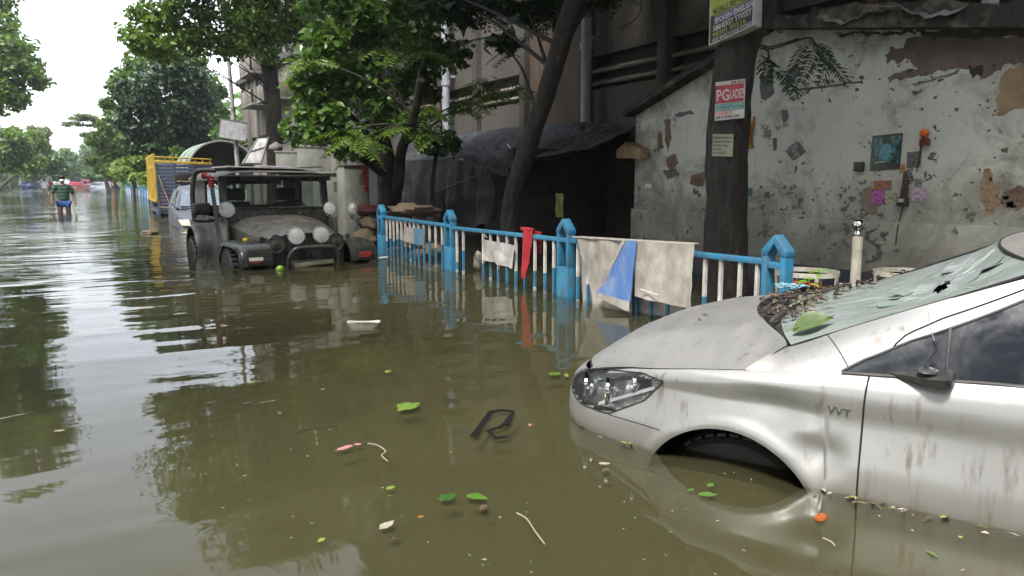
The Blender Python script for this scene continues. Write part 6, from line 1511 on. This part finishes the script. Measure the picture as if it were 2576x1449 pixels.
# box sign high on the tree
bl_, br_ = on_x(1786,112,4.70), on_x(1893,62,4.74); up_v = (on_x(1788,40,4.71)-on_x(1786,112,4.70)); 
tl_ = bl_+up_v*2.3; tr_ = br_+up_v*2.3
sg_, x, y, n = board('box_sign', 'black and yellow tuition box sign fixed high on the poster tree', 'sign', tl_, tr_, bl_, ink, .002)
b = MB(); b.prism([Vector((0,0,0))-n*.004-x*.02-y*.01, x*1.02-n*.004-y*.01, x*1.02+y*1.015-n*.004, -x*.02+y*1.015-n*.004], -n*.10); b.build('box', flat('sign_box_white',(.40,.40,.40),dirt=DIRT,dirt_amt=.2), sg_, bevel=.004)
for a in ((-.02,1.02,-.012,.0),(-.02,1.02,1.0,1.014),(-.022,.0,0,1.0),(1.0,1.022,0,1.0)): put_rect(sg_, x, y, n, *a, inkw, 'border', .004)
put_rect(sg_, x, y, n, .0,1,.30,.585, inky); put_rect(sg_, x, y, n, .10,1,.60,.615, inky); put_rect(sg_, x, y, n, .08,1,.615,.745, inkn)
put_text(sg_, x, y, n, 'MOBILE REPAIRING', .04,.575,.085, ink, .92, .02); put_text(sg_, x, y, n, 'SPOKEN ENGLISH', .08,.725,.085, inkw, .88, .03)
put_text(sg_, x, y, n, 'AMHERST STREET', .05,.835,.08, inkw, .90, .02); put_text(sg_, x, y, n, '98301 99516', .10,.925,.075, inky, .78, .02); put_text(sg_, x, y, n, 'KEEP MASK N SAVE WORLD', .04,.988,.05, inkw, .92, .01)
put_rect(sg_, x, y, n, .02,.98,.752,.758, inky)
# posters wrapped on the trunk
def on_trunk(px, py, rad=.19):
    d = _ray(px,py); c_ = Vector((4.91,4.76,0)); o = _C; a = d.x*d.x+d.y*d.y; bb = 2*((o.x-c_.x)*d.x+(o.y-c_.y)*d.y); cc = (o.x-c_.x)**2+(o.y-c_.y)**2-rad*rad; disc = bb*bb-4*a*cc
    t_ = (-bb-math.sqrt(max(disc,0)))/(2*a); return o+d*t_
TL, TR, BL = on_trunk(1800,207,.215), on_trunk(1875,198,.215), on_trunk(1798,304,.215)
t, x, y, n = board('pg_poster', 'red and white lodging poster on the tree trunk', 'poster', TL, TR, BL, paper)
put_rect(t,x,y,n,.0,.96,.10,.56,inkr); put_rect(t,x,y,n,.03,.97,.58,.76,inkg)
put_text(t,x,y,n,'IN AC',.52,.085,.065,ink,.46,.02); put_text(t,x,y,n,'PG',.03,.50,.30,inkw,.42,.02); put_text(t,x,y,n,'LADIES',.48,.47,.24,inkw,.48,.02)
put_text(t,x,y,n,'HOUSES FROM',.05,.655,.06,inkw,.86,.01); put_text(t,x,y,n,'BAZAR METRO',.05,.745,.06,inkw,.86,.01); put_text(t,x,y,n,'9036577',.04,.86,.075,inko,.60,.01); put_text(t,x,y,n,'9831846180',.04,.96,.075,ink,.82,.01)
TL, TR, BL = on_trunk(1793,337,.205), on_trunk(1845,337,.205), on_trunk(1791,393,.205)
t, x, y, n = board('service_flyer', 'small yellowish computer service flyer below the lodging poster', 'flyer', TL, TR, BL, flat('yellowed_paper',(.27,.275,.19),dirt=(.12,.13,.09),dirt_amt=.45))
for i,(s_,w_) in enumerate((('Computer Service',.9),('Laptop & Desktop',.88),('all Repairing',.7),('mobile',.4),('M. 87347',.55))): put_text(t,x,y,n,s_,.05,.20+.17*i,.09,ink,w_)
# devotional print: generic blue-green figure blur
def make_print():
    m, nt, N, L, B = new_mat('blue_green_devotional_print'); co = N.new('ShaderNodeTexCoord').outputs['Object']
    f = maprange(N, L, noise_node(N, L, co, 16, 5, .6, .6), .42, .62); g_ = maprange(N, L, noise_node(N, L, co, 26, 4), .55, .68)
    c = mixc(N, L, f, (.012,.03,.028), (.05,.16,.20)); c = mixc(N, L, g_, c, (.20,.24,.10)); L.new(c, B.inputs['Base Color']); B.inputs['Roughness'].default_value = .25; return m
def wall_board(name, label, cat, quad, mat_, prou=.008, group=None):
    TL, TR, BL = [on_x(*q,WX-prou) for q in quad]; return board(name, label, cat, TL, TR, BL, mat_, .003, group)
t,x,y,n = wall_board('devotional_print','dark blue-green devotional print pasted on the shed wall','print',((2195,342),(2271,334),(2188,430)),flat('print_border',(.03,.035,.028),rough=.3))
put_rect(t,x,y,n,.06,.95,.06,.80,make_print(),'picture'); 
b = MB()
for cx_,cy2,rx,ry in ((.5,.48,.20,.22),): b.prism([x*(cx_+rx*math.cos(6.283*k/16))+y*(cy2+ry*math.sin(6.283*k/16))+n*.0032 for k in range(16)], n*.0004)
b.build('painted_figure', flat('pale_aqua_print',(.10,.26,.30),c2=(.05,.14,.18),scale=30), t)
put_rect(t,x,y,n,.12,.88,.76,.785,flat('cream_print',(.4,.4,.25)))
cards = [('grey_card','faded grey square print right of the devotional print','print',((2282,383),(2318,380),(2280,423)),(.10,.10,.10)),
 ('small_card','small orange and yellow card at the corner of the devotional print','card',((2263,413),(2277,412),(2262,435)),(.35,.16,.06)),
 ('orange_card','rust orange card below the devotional print','card',((2199,455),(2243,454),(2197,477)),(.28,.12,.06)),
 ('pink_flyer','magenta flyer left of the brown incense holder','flyer',((2193,480),(2226,476),(2190,515)),(.34,.09,.28)),
 ('pale_flyer','torn buff flyer between the magenta flyer and the holder','flyer',((2228,488),(2256,486),(2226,512)),(.30,.28,.17)),
 ('pink_flyer','pale pink flyer right of the brown incense holder','flyer',((2293,475),(2330,472),(2291,506)),(.42,.30,.38)),
 ('small_card','small grey oval card above the pale pink flyer','card',((2301,450),(2318,449),(2300,470)),(.16,.17,.18)),
 ('grey_card','small teal card beside the poster tree trunk','card',((1875,474),(1893,472),(1873,495)),(.03,.10,.10)),
 ('white_label','small white label left of the poster tree','label',((1623,463),(1638,462),(1623,473)),(.55,.55,.55))]
for nm,lab,cat,quad,c in cards:
    t,x,y,n = wall_board(nm,lab,cat,quad,M('card_'+lab.split()[0]+nm+quad[0][0].__str__(),c,.7,c2=tuple(v*.45 for v in c),scale=40,lo=.42,hi=.6,bmp=.2), .006)
# switch box
p = on_x(2161,419,WX-.03); b = MB(); b.box((0,0,0),(.05,.085,.085)); o = b.build('switch_box', M('dark_brown_bakelite',(.05,.03,.022),.5), None, bevel=.008); o.location = (WX-.03,p.y,p.z); tag(o,'small dark brown box left of the devotional print','box')
# incense holder and wire, marigold on a stem
p = on_x(2276,470,WX-.03); t = thing('incense_holder','narrow dark brown holder hanging between the flyers','holder',(WX-.025,p.y,p.z))
b = MB(); b.prism([(-.02,.035,-.12),(-.02,-.03,-.12),(-.02,-.035,.06),(-.02,-.012,.14),(-.02,.015,.12),(-.02,.022,.0)],(.02,0,0)); b.build('body', M('dark_brown_wood',(.035,.02,.016),.6), t, bevel=.006)
b = MB(); b.prism([(-.04,.045,-.165),(-.04,-.045,-.165),(-.04,-.04,-.09),(-.04,.04,-.09)],(.05,0,0)); b.build('cup', M('dark_tin',(.06,.05,.05),.4,metal=.5), t, bevel=.006)
b = MB()
for k in range(4): b.tube([(-.046,-.02+.014*k,-.13),(-.05,-.015+.012*k,-.10)], .006, 5)
b.build('ash_paper', offw, t)
q = [on_x(2272,515,WX-.012), on_x(2266,540,WX-.012), on_x(2258,575,WX-.055), on_x(2253,615,WX-.055)]
b = MB(); b.tube(q, .005, 6); tag(b.build('hanging_wire', wire_m), 'black wire hanging down the wall below the incense holder', 'wire')
t = thing('wall_marigold','orange marigold on a dark stem stuck to the shed wall','flower',tuple(on_x(2325,335,WX-.04)))
fl = MB(); random.seed(5)
for k in range(60):
    d = Vector((random.gauss(0,1),random.gauss(0,1),random.gauss(0,1))).normalized(); fl.box(d*.03,(.022,.022,.006),d.to_track_quat('Z','Y').to_matrix())
fl.build('bloom', M('marigold_orange',(.60,.13,.015),.75), t)
b = MB(); o = Vector(t.location); b.tube([Vector((0,0,-.02)),on_x(2318,360,WX-.02)-o,on_x(2312,400,WX-.012)-o,on_x(2306,432,WX-.012)-o],[.012,.007,.005,.004],6); b.build('stem', bark_d, t)
b = MB(); b.grid([[Vector((-.01,.03*i-.06,-.05-.02*j+.01*math.sin(i))) for j in range(4)] for i in range(4)],thick=.004); b.build('dry_petals', M('dark_red_petals',(.10,.015,.01),.8), t)
# faded red tassel by the trunk
b = MB(); pts = smooth_path([on_x(1898,292,WX-.03),on_x(1890,320,WX-.03),on_x(1884,345,WX-.03),on_x(1886,372,WX-.03)],6); b.tube(pts,[.008+.028*(i/18)**.7 for i in range(19)],7,jit=.25); tag(b.build('red_tassel', M('faded_red_yellow_cloth',(.25,.03,.015),.85,c2=(.30,.20,.02),scale=25),smooth=40),'faded red and yellow tassel hanging just right of the poster tree','tassel')
# sprays of leaves in front of the shed
rng = np.random.default_rng(3)
for i,(pxs,lab) in enumerate((([(1935,150),(1960,170),(1915,140)],'dark feathery spray right of the poster tree trunk'),([(2030,95),(2050,110),(2075,130),(2090,145)],'dark feathery spray hanging under the shed eaves'))):
    t = thing('leaf_spray', lab, 'foliage', tuple(on_x(*pxs[0],5.6)), 0, 'feathery sprays hanging in front of the shed'); o = Vector(t.location)
    pp = np.array([tuple(on_x(a+rng.normal()*8,c+rng.normal()*8,5.6)-o) for a,c in pxs for _ in range(2)]); frond_mesh('feathery_leaves', pp, rng, lf_fernd, t, .95, .8)
    b = MB(); b.tube(smooth_path([on_x(1890,100,5.3)-o, on_x(1930,125,5.4)-o]+[on_x(a,c,5.6)-o for a,c in pxs],4), .008, 5); b.build('twig', bark_d, t)

# ================================================================ LITTER ON THE CAR
CM = Matrix.Translation((2.988,1.882,0)) @ Matrix.Rotation(math.pi/2+CAR_PHI,4,'Z')
drym = [M('dry_leaf_brown',(.095,.062,.038),.8,bmp=.3,c2=(.05,.035,.022),scale=20), M('dry_leaf_dark',(.035,.025,.018),.85,bmp=.3), M('dry_leaf_buff',(.17,.125,.08),.8,bmp=.3,c2=(.09,.065,.04),scale=20)]
def leaf3d(mb, c, L, W, ax, nrm, curl=.2, mi=0, n=5, fold=.18):
    ax = Vector(ax).normalized(); nrm = Vector(nrm); nrm = (nrm-ax*nrm.dot(ax)).normalized(); s = ax.cross(nrm); P = []
    for i in range(n+1):
        t = i/n; w = W*math.sin(math.pi*min(.98,max(.03,t)))**.8*(1.15-.3*t); z = -curl*L*(t-.5)**2*2; b_ = Vector(c)+ax*(L*(t-.5))+nrm*(z+curl*L*.25)
        P.append([b_-s*w*.5+nrm*w*fold, b_, b_+s*w*.5+nrm*w*fold])
    mb.grid(P, mi)
random.seed(17)
def ws_world(q, t, lift=0.): return CM@(ws_pt(q,t)+Vector((0,0,lift)))
lit = MB()
for k in range(230):
    q = random.uniform(-.8,.62); t = abs(random.gauss(0,.13))*(1.2-q)*.8; base = ws_pt(q,min(t,.5)) if random.random() < .6 else hood_pt(q,1,-.01).lerp(ws_base(q),random.random())
    p = CM@(base+Vector((0,0,.012+.02*random.random()*(1-abs(q)))))
    a = random.uniform(0,6.283); leaf3d(lit, p, random.choice((random.uniform(.012,.03),random.uniform(.03,.07))), random.uniform(.005,.024), (math.cos(a),math.sin(a),random.uniform(-.3,.3)), (random.uniform(-.6,.6),random.uniform(-.6,.6),1), random.uniform(.1,.6), random.choice((0,0,1,1,2)), 4)
tag(lit.build('leaf_litter', drym, smooth=60), 'brown leaf litter drifted along the foot of the silver car windscreen', 'litter', kind='stuff')
for i,(qs,lab,r) in enumerate((([(-.75,.10),(-.45,.22),(-.25,.34),(-.1,.40)],'longest dry twig lying up the cracked windscreen',.007),([(-.6,.05),(-.35,.14),(-.05,.20),(.1,.26)],'dry twig low on the windscreen above the litter',.008),([(-.2,.06),(.05,.12),(.22,.2)],'short dark twig at the middle of the windscreen foot',.005),([(-.8,.18),(-.6,.28),(-.42,.33)],'thin twig on the far side of the windscreen',.004))):
    b = MB(); b.tube(smooth_path([ws_world(q,t,.022+.006*math.sin(j*2)) for j,(q,t) in enumerate(qs)],5), [r*(1-.04*k)*random.uniform(.8,1.2) for k in range((len(qs)-1)*5+1)], 6, jit=.12); tag(b.build('dry_twig', drym[1], smooth=60), lab, 'twig', 'twigs on the car windscreen')
red_s = MB(); blu_s = MB()
for mbx, q0, lift in ((red_s,-.48,.03),(blu_s,-.30,.03)):
    for k in range(14):
        c_ = CM@(hood_pt(q0+random.uniform(-.10,.10),1,0).lerp(ws_base(q0),random.uniform(.0,.8))+Vector((0,0,lift+random.uniform(0,.015)))); mbx.tube([c_+Vector((random.uniform(-.04,.04),random.uniform(-.04,.04),random.uniform(-.008,.012))) for _ in range(4)], .0035, 5)
tag(red_s.build('red_shreds', M('coral_red_plastic',(.42,.06,.025),.6)), 'coral red plastic shreds on the car cowl', 'shreds'); tag(blu_s.build('blue_string', M('pale_blue_string',(.22,.42,.52),.6)), 'tangle of pale blue string on the car cowl', 'string')
gl = MB(); leaf3d(gl, ws_world(.86,.12,.03), .15, .085, CM.to_3x3()@Vector((-.85,-.25,.38)), CM.to_3x3()@Vector((.30,.75,.75)), .22, 0, 10); gl.tube([ws_world(.86,.12,.034)+CM.to_3x3()@Vector((-.85,-.25,.38))*(.085*k/4-.0) for k in range(-5,5)], .002, 5); tag(gl.build('green_leaf', M('yellow_green_leaf',(.085,.13,.036),.55,c2=(.05,.085,.025),scale=22,bmp=.6,bscale=40), smooth=60), 'large yellow-green leaf lying on the windscreen corner of the silver car', 'leaf')
seedm = leaf_mat('seedling_leaf',(.13,.30,.04),(.22,.42,.07),.4)
for i,(q,h,lab) in enumerate(((-.52,.10,'taller green seedling sprouting from the car cowl'),(-.36,.065,'shorter green seedling sprouting from the car cowl litter'))):
    p = CM@(ws_base(q)+Vector((.02,0,.0))); t = thing('seedling', lab, 'seedling', tuple(p), 0, 'seedlings on the car cowl')
    b = MB(); b.tube([(0,0,0),(.004,.004,h*.6),(0,.0,h)], .0028, 5); b.build('stem', seedm, t)
    for k in range(5):
        b = MB(); a = k*1.9+i; leaf3d(b, (math.cos(a)*.028,math.sin(a)*.028,h-.012*(k%3)), .058, .034, (math.cos(a),math.sin(a),-.15), (0,0,1), .2); b.build('leaf', seedm, t, smooth=60)
# bonnet specks
for i,(q,t,lab) in enumerate(((-.1,.80,'small dark leaf fleck high on the silver bonnet'),(.42,.72,'curled brown fleck on the silver bonnet'),(.50,.70,'tiny brown fleck beside the curled one on the bonnet'))):
    b = MB(); leaf3d(b, CM@(hood_pt(q,t)+Vector((0,0,.006))), .035-.006*i, .014, (math.cos(i*2),math.sin(i*2),0), (0,0,1), .4); tag(b.build('leaf_fleck', drym[1], smooth=60), lab, 'leaf')

# ================================================================ FLOATING DEBRIS
lv = {'g':M('floating_leaf_green',(.05,.13,.015),.4,c2=(.08,.17,.02),scale=30), 'y':M('floating_leaf_yellow',(.22,.24,.04),.45,c2=(.13,.17,.03),scale=30), 'l':M('floating_leaf_lime',(.14,.23,.03),.45,c2=(.09,.16,.02),scale=30), 'd':M('floating_leaf_dark',(.03,.10,.015),.4), 'b':drym[0], 'w':M('pale_scrap',(.34,.31,.25),.6), 'o':M('orange_scrap',(.55,.16,.03),.6), 'p':M('pink_scrap',(.45,.18,.20),.6), 'k':M('black_scrap',(.015,.015,.014),.5), 'n':M('navy_scrap',(.02,.03,.09),.4)}
def fleaf(px, py, L, W, a, m, label, name='floating_leaf', cat='leaf', group='leaves and scraps afloat', curl=.08):
    b = MB(); leaf3d(b, (0,0,.004), L, W, (math.cos(a),math.sin(a),0), (0,0,1), curl*.4, 0, 9, .05)
    for i_ in range(len(b.v)): v_ = b.v[i_]; k_ = 1+.28*fbm((v_[0]*60+px,v_[1]*60+py,0)); b.v[i_] = (v_[0]*k_, v_[1]*k_, max(.0012, v_[2]*.7+.003*fbm((v_[0]*50,v_[1]*50,px))))
    o = b.build(name, lv[m], None, smooth=60); o.location = on_z(px,py); tag(o, label, cat, group); return o
fl = [(1027,1024,.15,.10,.5,'l','large torn lime leaf floating above the middle of the water'),(1395,942,.075,.07,.2,'g','round green leaf beside the car bumper corner'),(1425,945,.07,.025,1.1,'y','narrow yellow-green leaf touching the bumper corner'),(976,935,.06,.035,.9,'y','yellow leaf alone below the floating tray'),
 (1200,1252,.075,.05,-.9,'g','bright green leaf with a brown pod beside it near the bottom'),(1217,1276,.045,.025,.7,'b','brown pod below the bright green leaf'),(1126,1252,.07,.05,.3,'d','dark green leaf left of the bright green one'),(982,1229,.035,.022,.2,'l','small lime leaf left of the lower leaf pair'),(1780,1246,.07,.035,-.4,'g','torn green leaf under the car wheel arch'),(1738,1234,.035,.018,.2,'g','small green leaf left of the torn one under the wheel'),
 (1787,1222,.035,.02,.1,'g','green leaf closest to the tyre'),(1522,1168,.045,.028,-.5,'w','pale yellow petal by the front bumper'),(1524,1183,.04,.022,.3,'b','brown petal under the pale one by the bumper'),(638,962,.085,.025,-.1,'y','long yellow-green leaf left of centre'),(812,980,.03,.02,.4,'g','small green leaf at centre left'),(703,1040,.03,.02,1.1,'g','pair-like green leaflet left of the twig'),
 (455,790,.12,.05,.2,'w','pale bag-like leaf in the left middle water'),(360,777,.18,.035,.1,'p','faint pink scrap in the sky reflection'),(868,1128,.08,.03,.3,'p','pink and white flower scrap left of the white string'),(900,1119,.03,.022,0,'p','pink bud joined to the flower scrap'),(972,1323,.06,.035,.5,'w','beige shell-like scrap near the bottom middle'),(810,1360,.025,.014,.3,'y','small yellow leaf near the bottom middle'),
 (1058,1302,.018,.012,0,'o','red fleck near the bottom middle'),(2416,1352,.016,.012,.6,'y','yellow petal on the water below the car door'),(1333,1070,.02,.014,.4,'p','pinkish fleck right of the black bracket'),(1135,1008,.10,.03,-.9,'k','dark curled feather-like leaf left of the black bracket'),(622,1015,.04,.02,.2,'n','navy blue cap floating left of centre'),(1100,843,.03,.02,.3,'n','blue fleck below the middle fence reflection'),
 (2345,1395,.045,.014,1.3,'g','pale green curled leaf at the bottom right'),(150,1085,.04,.02,0,'w','pale scrap floating at the lower left'),(25,1050,.16,.012,.3,'w','white stick-like scrap at the left edge'),(680,1010,.09,.008,.1,'w','thin pale straw left of centre'),(2085,1305,.0,.0,0,'o','')]
for a in fl[:-1]: fleaf(*a)
# marigold under the car door
p = on_z(2065,1304); t = MB(); random.seed(12)
for k in range(70):
    d = Vector((random.gauss(0,1),random.gauss(0,1)*.8,abs(random.gauss(0,.6)))).normalized(); t.box(Vector((d.x*.020,d.y*.014,d.z*.010+.001)),(.010,.008,.003),d.to_track_quat('Z','Y').to_matrix())
o = t.build('floating_marigold', M('soggy_marigold',(.36,.085,.012),.8)); o.location = p; tag(o,'orange marigold floating beside the car door','flower')
# foam tray
t = thing('foam_tray','white disposable foam food box floating in mid water','tray',tuple(on_z(915,822)),R_(-25)); t.scale = (.68,.68,.68)
P = []
for i in range(33):
    a = 2*math.pi*(i%32)/32; r = [(.17,.07,.050),(.178,.078,.056),(.17,.070,.054),(.14,.052,.02),(.0,.0,.018)]
    c_, s_ = abs(math.cos(a))**.6*math.copysign(1,math.cos(a)), abs(math.sin(a))**.6*math.copysign(1,math.sin(a)); P.append([Vector((c_*.13,s_*.055,-.03))]+[Vector((c_*rx,s_*ry,z+.006*math.sin(3*a))) for rx,ry,z in r])
b = MB(); b.grid(P); b.build('bowl', M('dirty_foam',(.60,.57,.48),.6,dirt=(.25,.2,.13),dirt_amt=.3), t, smooth=60)
b = MB(); b.tube([(.02+.10*math.cos(6.283*k/24),.045*math.sin(6.283*k/24),.046) for k in range(25)], .005, 5); b.build('inner_rim', M('dirty_foam',(.6,.57,.48),.6), t)
# black bracket
pts = [on_z(x,y,.004) for x,y in ((1188,1096),(1207,1094),(1240,1040),(1258,1034),(1276,1036),(1283,1046),(1275,1065),(1262,1078),(1232,1088),(1252,1102),(1243,1098),(1277,1096))]
t = thing('black_bracket','bent black plastic bracket floating in the middle water','bracket',tuple(on_z(1240,1065))); o0 = Vector(t.location)
def strip(pl, w_, nm):
    P = []
    for i,(x,y) in enumerate(pl):
        p = on_z(x,y,.006)-o0; q = on_z(*pl[min(i+1,len(pl)-1)],.006)-on_z(*pl[max(i-1,0)],.006); s = Vector((-q.y,q.x,0)).normalized()*w_[i]/2; P.append([p-s,p+s])
    b = MB(); b.grid(P, thick=.006); b.build(nm, M('wet_black_plastic',(.012,.012,.014),.25,bmp=0), t)
strip([(1190,1096),(1203,1078),(1222,1052),(1236,1034),(1262,1030),(1292,1033)], [.030,.022,.022,.026,.022,.014], 'long_arm')
strip([(1292,1034),(1283,1048),(1272,1064),(1256,1074),(1226,1082),(1240,1093),(1246,1100),(1278,1096)], [.012,.024,.022,.014,.014,.014,.02,.010], 'hooked_arm')
# twig and strings
def line(px, r, m, name, label, cat):
    b = MB(); b.tube(smooth_path([on_z(x,y,.003) for x,y in px],6), r, 5); tag(b.build(name, m), label, cat)
line([(732,1118),(738,1098),(760,1083),(800,1075),(848,1071)], .0028, drym[1], 'curved_twig', 'thin curved dark twig left of the pink scrap', 'twig')
line([(925,1115),(950,1120),(970,1135),(960,1145),(975,1160)], .0025, lv['w'], 'white_string', 'thin white string curling right of the pink scrap', 'string')
line([(1300,1290),(1325,1305),(1345,1335),(1370,1368)], .0022, lv['w'], 'white_string', 'faint white string below the bright green leaf', 'string')
line([(2070,1345+8),(2090,1362),(2100,1372)], .002, lv['w'], 'white_string', 'short white string under the car door', 'string')
# scattered specks nobody could count
random.seed(31); sp = MB()
for k in range(150):
    x = random.uniform(500,2500); y = random.uniform(800,1449); p = on_z(x,y,.003)
    if p.x > 3.6 or (x > 1430 and y < 1180): continue
    a = random.uniform(0,6.283); leaf3d(sp, p, random.uniform(.006,.018), random.uniform(.003,.008), (math.cos(a),math.sin(a),0), (0,0,1), .05, random.choice((0,0,2,1,2,3)), 3)
for k in range(150):      # litter gathered against the car and along the fence
    if k % 2: u_ = random.uniform(-.5,1.25); v_ = float(np.interp(u_,[-.5,.7,1.0,1.25],[.885,.86,.79,.62]))+abs(random.gauss(0,.035)); p = CM@Vector((u_,v_,.003))
    else: p = Vector((3.80-abs(random.gauss(0,.10)), random.uniform(3.6,10.4), .003))
    if k % 2 and .12 < u_ < .78: continue
    a = random.uniform(0,6.283); leaf3d(sp, p, random.uniform(.010,.04), random.uniform(.004,.016), (math.cos(a),math.sin(a),0), (0,0,1), .05, random.choice((0,2,2,2,1)), 4)
tag(sp.build('floating_specks', [lv['w'],lv['y'],lv['b'],lv['g']]), 'tiny leaf and petal specks scattered over the flood water', 'specks', kind='stuff')

# ================================================================ LOOSE WIRES ON THE OLD BUILDING
for i,(pl,lab) in enumerate((([(1612,-10),(1610,30),(1590,55),(1560,70)],'black cable loop hanging on the old building above the vents'),([(1640,-10),(1648,60),(1668,85),(1690,95)],'black cable hanging left of the box sign'),([(1060,8),(1170,40),(1300,60),(1420,52)],'thin sagging wire crossing behind the leaning tree'),([(1300,250),(1390,232),(1440,236)],'short wire strung from the leaning trunk to the wall'),([(1905,110),(1935,118),(1975,108),(2010,96)],'dark wire looping right of the poster tree'))):
    b = MB(); b.tube(smooth_path([on_x(x,y,7.6 if i != 4 else 5.9) for x,y in pl],6), .009, 5); tag(b.build('loose_cable', wire_m), lab, 'cable', 'loose cables on the old building')

# ================================================================ DAMP AIR DOWN THE STREET
hz = MB(); hz.bx(-120,120,-60,640,-1.6,32)
hm = bpy.data.materials.new('haze_air'); hm.use_nodes = True; hn = hm.node_tree; hn.nodes.remove(hn.nodes['Principled BSDF'])
pvv = hn.nodes.new('ShaderNodeVolumePrincipled'); pvv.inputs['Color'].default_value = (.86,.92,1,1); pvv.inputs['Density'].default_value = .0007; pvv.inputs['Anisotropy'].default_value = .3
hn.links.new(pvv.outputs[0], hn.nodes['Material Output'].inputs['Volume'])
tag(hz.build('haze', hm), 'thin damp haze filling the flooded street', 'haze', kind='stuff')
